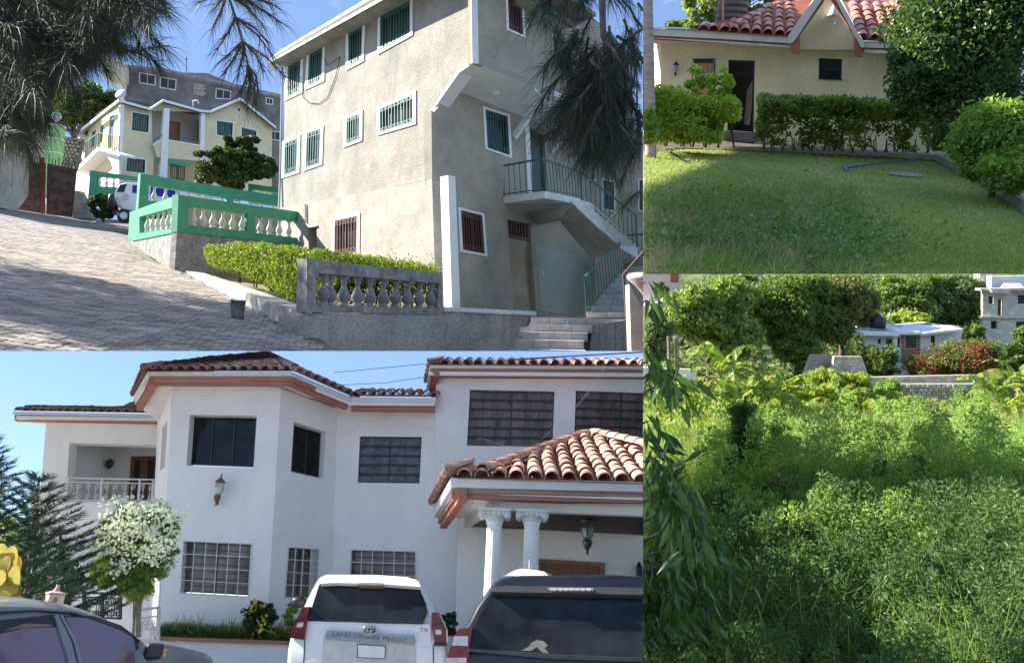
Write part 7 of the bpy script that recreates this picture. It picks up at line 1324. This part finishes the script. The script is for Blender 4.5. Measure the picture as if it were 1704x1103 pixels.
# trees behind
B_ = M['bark']
def bt(nm, lab, base, ells, n, size, lm, tr=.3, cl=110, ex=None, cat='tree', rc=.26, asp=.55): return tree(P4, nm, lab, cat, base, ells, int(n*1.25), size*.85, lm, B_, cl, tr, rc*1.5, asp, extra=ex, shell=.35)
E = P4.ell
bt('breadfruit_tree', 'broad light green tree at the upper left of the valley', onT(1180, 56), [E(1098, 470, 1200, 570, 56), E(1150, 455, 1260, 560, 58), E(1170, 520, 1265, 600, 56)], 24000, .42, l_t1, cl=190)
bt('grey_green_tree', 'thin grey green tree at the left edge over the low wall', onT(1090, 54), [E(1062, 520, 1120, 610, 54)], 6000, .35, l_gry, .12)
bt('round_dark_tree', 'big round dark green tree left of the white house', onT(1325, 58), [E(1255, 455, 1360, 560, 58), E(1300, 440, 1395, 570, 59), E(1275, 530, 1365, 606, 57)], 30000, .36, l_t2, .35, 220)
bt('mango_tree', 'reddish green mango tree in full flush beside the dark round tree', onT(1400, 60), [E(1362, 445, 1440, 560, 60), E(1345, 500, 1420, 575, 59), E(1395, 455, 1465, 545, 62)], 26000, .36, l_mred, .3, 190)
bt('leafy_tree', 'mid green tree directly behind the white flat roofed house', onT(1500, 68), [E(1452, 450, 1540, 530, 68), E(1470, 480, 1560, 545, 67), E(1500, 440, 1570, 510, 70)], 18000, .42, l_t2, .3, 150)
bt('leafy_tree', 'dark tree behind the roof left of the unfinished building', onT(1590, 70), [E(1545, 450, 1635, 545, 70), E(1530, 480, 1600, 545, 69)], 18000, .4, l_gry, .3, 150)
bt('palm_like_bush', 'yellow green fronds rising over the flat roof', onT(1505, 64), [E(1480, 515, 1550, 548, 64)], 3500, .4, l_lime, .1, 50)
bt('small_round_tree', 'small bright round tree in front of the white house', onT(1462, 54), [E(1434, 568, 1492, 626, 54), E(1440, 600, 1495, 632, 53.5)], 8500, .28, l_t2, .1, 80)
bt('green_bush', 'green bush right of the bougainvillea', onT(1645, 56), [E(1610, 530, 1640, 590, 60), E(1665, 560, 1710, 640, 54), E(1680, 540, 1725, 600, 55)], 8000, .3, l_t2, .1, 80)
bt('green_bush', 'green bush mass climbing over the wall left of the rubble', onT(1480, 50), [E(1430, 645, 1508, 705, 49), E(1420, 650, 1470, 710, 48)], 9000, .26, l_fe1, .1, 90)
bt('green_bush', 'green bush mass right of the rubble wall', onT(1640, 50), [E(1600, 640, 1680, 720, 49), E(1640, 610, 1662, 660, 50)], 9000, .26, l_fe1, .1, 90)
bt('green_bush', 'low leafy bush before the grey retaining wall', onT(1370, 52), [E(1345, 575, 1382, 620, 55), E(1320, 600, 1350, 640, 54)], 4000, .26, l_t2, .1, 50)
def redb(T, K):
    idx = list(K); random.shuffle(idx); g = NG(); C = np.repeat(np.array(idx[:75]), 26, 0); C = C+RNG.normal(size=C.shape)*.28; C[:, 1] -= .3; C[:, 2] += .1; g.quads(leafquads(C, .17, .8, (0, -.3, .2)), P4); T.part('bracts', g, l_red, kind='stuff')
bt('bougainvillea', 'wide bougainvillea bush with red bracts spilling over the block wall', onT(1590, 53), [E(1504, 590, 1570, 630, 53), E(1530, 566, 1620, 628, 53.5), E(1590, 562, 1670, 615, 53), E(1560, 575, 1640, 628, 52.5)], 17000, .22, l_t2, .1, 170, redb, 'bush')
bt('far_tree', 'distant tree crowns at the top left corner', onT(1130, 75), [E(1200, 440, 1262, 480, 75), E(1085, 465, 1112, 500, 66)], 6000, .4, l_t2, .2, 60)
bt('far_wood', 'distant green wood behind the upper trees', onT(1500, 95), [E(1330, 430, 1480, 520, 95), E(1440, 440, 1660, 520, 100), E(1260, 480, 1420, 560, 90)], 20000, .7, l_gry, .3, 160)
bt('green_bush', 'bush hiding the foot of the grey retaining wall', onT(1375, 49), [E(1338, 612, 1402, 660, 49), E(1395, 618, 1450, 655, 49)], 9000, .24, l_lime, .08, 70)
bt('green_bush', 'scrambling bush over the middle of the long block wall', onT(1490, 49.5), [E(1452, 628, 1500, 662, 49.5)], 4000, .22, l_fe1, .08, 40)
# white house
m_wh = mat('whitewash', (.76, .76, .76), .85, .06, 1, .1); m_slab = mat('weathered_roof_slab', (.40, .38, .35), .9, .2, 1, .2)
WHs = P4.thing('white_bungalow', 'white flat roofed bungalow with pink brick porch among the trees', 'house', P4.at(1520, 628, 57)); w = Wall(P4, P4.at(1500, 590, 57), (-.12, -1, 0))
hw = [q4(1474, 564, 1485, 565, 1485, 583, 1474, 582), q4(1494, 562, 1498, 562, 1497, 578, 1494, 578), q4(1506, 560, 1526, 560, 1526, 579, 1506, 579), q4(1535, 559, 1541, 559, 1541, 577, 1535, 577), q4(1549, 559, 1556, 559, 1556, 580, 1549, 580), q4(1461, 564, 1466, 564, 1466, 572, 1461, 572)]
g = G(); w.pr(g, [(1440, 556), (1600, 548), (1600, 640), (1440, 640)], 0, -.3, holes=hw); WHs.part('wall', g, m_wh)
for q in hw: window(WHs, w, q, M['glass'], M['darkmetal'], nx=2 if qw(q) > 8 else 1, fw=.6, set_=.1, grille=M['steel'] if qw(q) > 8 else None, gn=1, gh=(.2, .4, .6, .8), gw=.5, scroll=False)
m_pb = mat('pink_brick', (.48, .24, .17), .9, .15, 3, .2, 12, rnd=.25)
g = G(); w.pr(g, [(1500, 558), (1532, 558), (1531, 602), (1500, 604)], .03, 0, holes=[q4(1505.5, 559.5, 1526.5, 559.5, 1526.5, 579.5, 1505.5, 579.5)]); bkp = WHs.part('brick_porch', g, mat('brick_mortar', (.4, .3, .25), .9, .1, 3, .1))
for r in range(18):
    for c in range(8):
        a, b = (c+(.5 if r % 2 else 0))/8, (c+.9+(.5 if r % 2 else 0))/8
        if b > 1: continue
        x0, x1, y0_, y1_ = 1500+32*a, 1500+32*b, 558+45*r/18, 558+45*(r+.82)/18
        if x1 > 1505 and x0 < 1527 and y0_ < 580: continue
        g = G(); w.pr(g, [(x0, y0_), (x1, y0_), (x1, y1_), (x0, y1_)], .06, .02); WHs.part('brick', g, m_pb, bkp)
def sl4(pts, off, off0, mt, nm): g = G(); w.pr(g, pts, off, off0); WHs.part(nm, g, mt)
sl4([(1437, 554), (1495, 555.5), (1498, 552), (1532, 552), (1536, 554), (1560, 551), (1602, 547), (1602, 550.5), (1560, 555), (1536, 558), (1530, 556.5), (1498, 556.5), (1495, 559.5), (1437, 558)], 1.0, -6, m_wh, 'roof_slab')
sl4([(1453, 545), (1500, 543), (1600, 544), (1600, 547), (1500, 553), (1440, 554)], -4, -6, m_slab, 'roof_parapet')
sl4([(1487, 556), (1493, 556), (1493, 606), (1487, 606)], .6, .3, m_wh, 'porch_column'); sl4([(1532, 556), (1545, 556), (1544, 600), (1532, 602)], .25, .0, m_wh, 'porch_pier')
g = G(); g.lathe([(.02, 1.2), (.25, 1.15), (.3, 1.0), (.62, .9), (.66, .5), (.62, 0)], P4.at(1460, 546, 59), 16); P4.solo('roof_tank', 'black water tank on the white bungalow roof', 'tank', g, M['black'], P4.at(1460, 546, 59), smooth=True)
g = G(); g.tube([P4.at(1482, 548, 58), P4.at(1482, 514, 58)], .05, 5); P4.solo('roof_pole', 'thin pale pole standing on the bungalow roof', 'pole', g, M['steel'], P4.at(1482, 548, 58))
g = G(); g.prism([P4.at(1536, 545, 60), P4.at(1545, 540, 60), P4.at(1562, 539, 60), P4.at(1572, 542, 60), P4.at(1565, 545, 60)], V((0, 1.5, 0))); P4.solo('tarpaulin', 'dark crumpled tarpaulin on the bungalow roof', 'tarpaulin', g, M['darkmetal'], P4.at(1550, 545, 60))
# unfinished house at right
UB = P4.thing('unfinished_house', 'unfinished grey concrete block house with dark openings at the right', 'house', P4.at(1670, 570, 64)); u = Wall(P4, P4.at(1670, 520, 64), (-.18, -1, 0)); m_ub = mat('bare_block', (.60, .54, .45), .95, .15, 1, .3, 8, stain=.4, scol=(.25, .23, .2))
uo = [q4(1645, 493, 1655, 493, 1655, 506, 1645, 506), q4(1661, 498, 1669, 498, 1668.5, 526, 1660, 526), q4(1694, 491, 1720, 491, 1720, 506, 1694, 506), q4(1649, 534, 1660, 534, 1660, 547, 1649, 547), q4(1691, 535, 1720, 535, 1720, 549, 1691, 549)]
g = G(); u.pr(g, [(1635, 480), (1760, 478), (1760, 620), (1634, 600)], 0, -.3, holes=uo); wbk = UB.part('wall', g, m_ub)
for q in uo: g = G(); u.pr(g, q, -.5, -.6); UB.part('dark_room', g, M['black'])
m_ub2 = mat('pale_block_course', (.66, .60, .50), .95, .12, 2, .3, 10, rnd=.15)
for r in range(21):
    for c in range(13):
        x0 = 1636+c*9.4+(4.7 if r % 2 else 0); y0_ = 482+r*5.2; x1, y1_ = x0+8.8, y0_+4.7
        if any(x1 > q[0][0] and x0 < q[1][0] and y1_ > q[0][1] and y0_ < q[3][1] for q in uo) or x0 > 1712: continue
        g = G(); u.pr(g, [(x0, y0_), (x1, y0_), (x1, y1_), (x0, y1_)], .025, 0); UB.part('concrete_block', g, m_ub2, wbk)
for y, nm in ((480, 'roof_slab'), (526, 'floor_slab')): g = G(); u.pr(g, [(1632, y), (1760, y-2), (1760, y+3), (1632, y+3.5)], .9 if y < 500 else .3, -.2); UB.part(nm, g, m_ub)
g = G(); u.pr(g, [(1648, 480), (1682, 482), (1682, 488), (1652, 487)], 1.3, 0); UB.part('balcony_slab', g, m_ub)
bb_ = Wall(P4, P4.at(1680, 470, 74), (0, -1, 0)); UB2 = P4.thing('white_hill_house', 'white house with small red roof above the unfinished building', 'house', P4.at(1690, 482, 74)); g = G(); bb_.pr(g, [(1650, 460), (1760, 458), (1760, 490), (1650, 490)], 0, -1); UB2.part('wall', g, m_wh); g = G(); g.prism([P4.at(1665, 480, 72), P4.at(1672, 471, 73.5), P4.at(1698, 471, 73.5), P4.at(1706, 480, 72)], V((0, .2, 0))); UB2.part('roof', g, m_tileA if 'm_tileA' in globals() else M['tile'])
g = G(); bb_.pr(g, [(1630, 440), (1652, 440), (1652, 500), (1632, 500)], -1, -2); P4.solo('block_tower', 'pale block wall tower left of the white hill house', 'building', g, m_ub, P4.at(1640, 500, 75))
FB4 = P4.thing('pink_hill_house', 'pale pink house with a red door and balcony at the top left', 'house', P4.at(1110, 510, 80)); f4 = Wall(P4, P4.at(1110, 480, 80), (0, -1, 0)); g = G(); f4.pr(g, [(1060, 440), (1135, 440), (1133, 500), (1060, 505)], 0, -1); FB4.part('wall', g, mat('pink_paint', (.66, .52, .47), .9, .06, 1, 0)); g = G(); f4.pr(g, [(1116, 456), (1129, 456), (1129, 470), (1116, 470)], .05, 0); FB4.part('red_door', g, mat('red_door', (.42, .08, .06), .6, .1, 3, 0)); g = G(); f4.pr(g, [(1076, 503), (1100, 503), (1104, 496), (1104, 508), (1076, 510)], 1.5, 0); FB4.part('balcony', g, m_wh)
g = G(); f5 = Wall(P4, P4.at(1250, 490, 84), (0, -1, 0)); f5.pr(g, [(1235, 440), (1275, 440), (1262, 480), (1255, 525), (1243, 520), (1232, 482)], 0, -1); P4.solo('pale_hill_house', 'pale rendered house wall between the two big trees', 'house', g, mat('pale_render', (.58, .54, .48), .9, .12, .8, .2, 4), P4.at(1250, 520, 84))
g = G(); f6 = Wall(P4, P4.at(1462, 470, 105), (0, -1, 0)); f6.pr(g, [(1450, 462), (1462, 456), (1476, 462), (1476, 468), (1450, 468)], 0, -1); P4.solo('far_white_house', 'small far white gable among the treetops', 'house', g, m_wh, P4.at(1462, 470, 105))
# walls
m_bw = mat('grey_block', (.60, .53, .44), .95, .15, 2, .3, 10, rnd=.22, stain=.3); m_mo = mat('block_mortar', (.42, .37, .31), .95, .1, 3, .2)
def blockwall(nm, lab, W_, q, nr, nc, mt, off=.03, cat='wall', gap=.06):
    T = P4.thing(nm, lab, cat, W_.p(*q[3])); g = G(); W_.pr(g, q, 0, -.3); m = T.part('mortar', g, m_mo)
    for r in range(nr):
        for c in range(nc+(1 if r % 2 else 0)):
            s0 = max(0, (c-(.5 if r % 2 else 0))/nc+gap/nc/2); s1 = min(1, (c+1-(.5 if r % 2 else 0))/nc-gap/nc/2); g = G(); W_.pr(g, sub(q, s0, s1, (r+gap)/nr, (r+1-gap)/nr), off+random.uniform(-.01, .015), 0); T.part('concrete_block', g, mt, m)
    return T
bw = Wall(P4, P4.at(1500, 632, 51), (0, -1, 0)); blockwall('block_wall', 'long low grey block wall in front of the bungalow', bw, [(1424, 628), (1642, 623), (1640, 638), (1400, 647)], 3, 26, m_bw)
bw2 = Wall(P4, P4.at(1410, 610, 52.5), (0, -1, 0)); blockwall('stepped_block_wall', 'stepped pale block wall left of the small round tree', bw2, [(1388, 593), (1434, 593), (1446, 628), (1384, 632)], 7, 6, m_bw)
g = G(); gw4 = Wall(P4, P4.at(1370, 610, 53.5), (.4, -1, 0)); gw4.pr(g, [(1352, 590), (1388, 590), (1400, 648), (1360, 640), (1340, 622)], 0, -.3); P4.solo('grey_retaining_wall', 'plain brown grey retaining wall under the mango tree', 'wall', g, mat('brown_grey_render', (.33, .29, .24), .95, .15, 1, .2, 6), gw4.p(1370, 640))
sw4 = Wall(P4, P4.at(1560, 660, 50), (0, -1, 0)); SWT = P4.thing('rubble_wall', 'pale rubble stone retaining wall below the block wall', 'wall', sw4.p(1560, 690)); q = [(1510, 641), (1612, 641), (1590, 688), (1535, 690)]; g = G(); sw4.pr(g, [(1500, 639), (1620, 639), (1615, 700), (1500, 700)], 0, -.4); mo = SWT.part('mortar', g, mat('rubble_mortar', (.42, .37, .3), .95, .2, 3, .2)); m_rub = mat('pale_rubble', (.62, .56, .46), .95, .15, 3, .3, 10, rnd=.35)
for r in range(9):
    for c in range(12):
        s0, t0 = (c+(.5 if r % 2 else 0))/12.5, r/9; ww, hh = 1/12.5*random.uniform(.7, .95), 1/9*random.uniform(.7, .95); L = [(s0+ww*.2, t0), (s0+ww*random.uniform(.6, .9), t0), (s0+ww, t0+hh*random.uniform(.3, .6)), (s0+ww*.8, t0+hh), (s0+ww*.15, t0+hh*.95), (s0, t0+hh*random.uniform(.3, .7))]
        Q = [(1508, 641), (1614, 641), (1608, 692), (1512, 692)]; g = G(); sw4.pr(g, [st(Q, *p) for p in L], .05+random.random()*.06, 0); SWT.part('stone', g, m_rub, mo)
g = G(); lw4 = Wall(P4, P4.at(1130, 620, 50), (0, -1, 0)); lw4.pr(g, [(1060, 611), (1160, 615), (1158, 632), (1060, 622)], 0, -.3); P4.solo('low_white_wall', 'low pale wall at the left edge behind the mango branch', 'wall', g, m_wh, lw4.p(1100, 625))
for x in (1112, 1124): 
    g = G(); g.tube([P4.at(x+2, 618, 49), P4.at(x, 560, 49)], .12, 7); P4.solo('bare_tree', ('left' if x < 1120 else 'right')+' one of two pale bare trunks at the left of the valley', 'trunk', g, M['barkgrey'], P4.at(x+2, 618, 49), 'pair of pale trunks')
# mango branch in front at left
T = P4.thing('mango_branch', 'dark mango tree branches with long leaves hanging at the left edge', 'tree', P4.at(1040, 1103, 5)); S = []; D = []; t = G(); t.tube([P4.at(1020, 1140, 5), P4.at(1040, 900, 5), P4.at(1062, 650, 5.1), P4.at(1050, 440, 5.2)], [.07, .05, .035, .02], 7)
for (x, y, n, r) in [(1074, 470, 10, 14), (1076, 500, 9, 12), (1100, 618, 22, 30), (1115, 640, 18, 26), (1082, 600, 16, 20), (1080, 700, 18, 24), (1095, 760, 26, 30), (1110, 800, 34, 36), (1085, 830, 40, 34), (1130, 850, 40, 40), (1100, 890, 50, 44), (1150, 880, 40, 40), (1080, 930, 46, 34), (1130, 930, 50, 46), (1170, 930, 34, 34), (1100, 980, 40, 40), (1085, 1010, 30, 30), (1150, 990, 22, 30), (1190, 905, 16, 24)]:
    c = P4.at(x, y, random.uniform(4.8, 5.8)); t.tube([P4.at(1055, y+25, 5.1), P4.at((x+1055)/2, y+5, 5.1), c], [.014, .01, .005], 4, False)
    for _ in range(int(n*1.5)):
        rr = r*c.y/F; p = c+V((random.gauss(0, rr*.55), random.gauss(0, .25), random.gauss(0, rr*.45))); S.append(tuple(p)); D.append((random.gauss(0, .5)+.25, random.gauss(0, .4), -1+random.gauss(0, .35)))
S = np.array(S); D = unit(np.array(D)); r = unit(np.cross(D, RNG.normal(size=S.shape))); nrm = np.cross(D, r); Lf = .14+.1*RNG.random((len(S), 1)); w_ = Lf*.13; a = S; b1 = S+D*Lf*.45+nrm*Lf*.05; tip = S+D*Lf; g = NG(); g.quads(np.stack([a, b1-r*w_, tip, b1+r*w_], 1), P4); T.part('foliage', g, l_mng); T.part('branches', t, M['bark'], smooth=True, kind='stuff')
g = G()
# ---------------------------------------------------------------- trim each place at its own edge
def trim_places():
    bpy.context.view_layer.update(); CI = np.array(CAMR.inverted())
    dead = []
    for o, P in list(OWN.items()):
        if o.type != 'MESH' or not P.cut or not len(o.data.vertices): continue
        me = o.data; n = len(me.vertices); a = np.empty(n*3); me.vertices.foreach_get('co', a); mw = np.array(o.matrix_world)
        w = a.reshape(-1, 3) @ mw[:3, :3].T+mw[:3, 3]; c = w @ CI.T
        pl = []
        for k, v in P.cut.items():
            if k == 'r': nn = np.array([1, -(v-CX)/F, 0])
            if k == 'l': nn = np.array([-1, (v-CX)/F, 0])
            if k == 'b': nn = np.array([0, -(v-CY)/F, -1.])
            if k == 't': nn = np.array([0, (v-CY)/F, 1.])
            nn = nn/np.linalg.norm(nn); d = c @ nn; pl.append((nn, d))
        if any((d > 0).all() for _, d in pl): dead.append(o); continue
        hit = [nn for nn, d in pl if (d > 1e-4).any()]
        if not hit: continue
        if me.users > 1: o.data = me = me.copy()
        bm = bmesh.new(); bm.from_mesh(me); inv = o.matrix_world.inverted(); cr = CAMR
        co = inv @ V((0, 0, 0))
        for nn in hit:
            nl = (o.matrix_world.to_3x3().transposed() @ (cr @ V(nn)))
            bmesh.ops.bisect_plane(bm, geom=bm.verts[:]+bm.edges[:]+bm.faces[:], plane_co=co, plane_no=nl.normalized(), clear_outer=True, dist=1e-5)
        if not len(bm.faces): dead.append(o)
        else: bm.to_mesh(me)
        bm.free()
    dead = set(dead)
    for o in list(dead):
        for ch in o.children:
            if ch not in dead: ch.parent = o.parent; ch.matrix_basis = Matrix.Identity(4) if False else ch.matrix_basis
    for o in dead: OWN.pop(o, None); bpy.data.objects.remove(o)
trim_places()
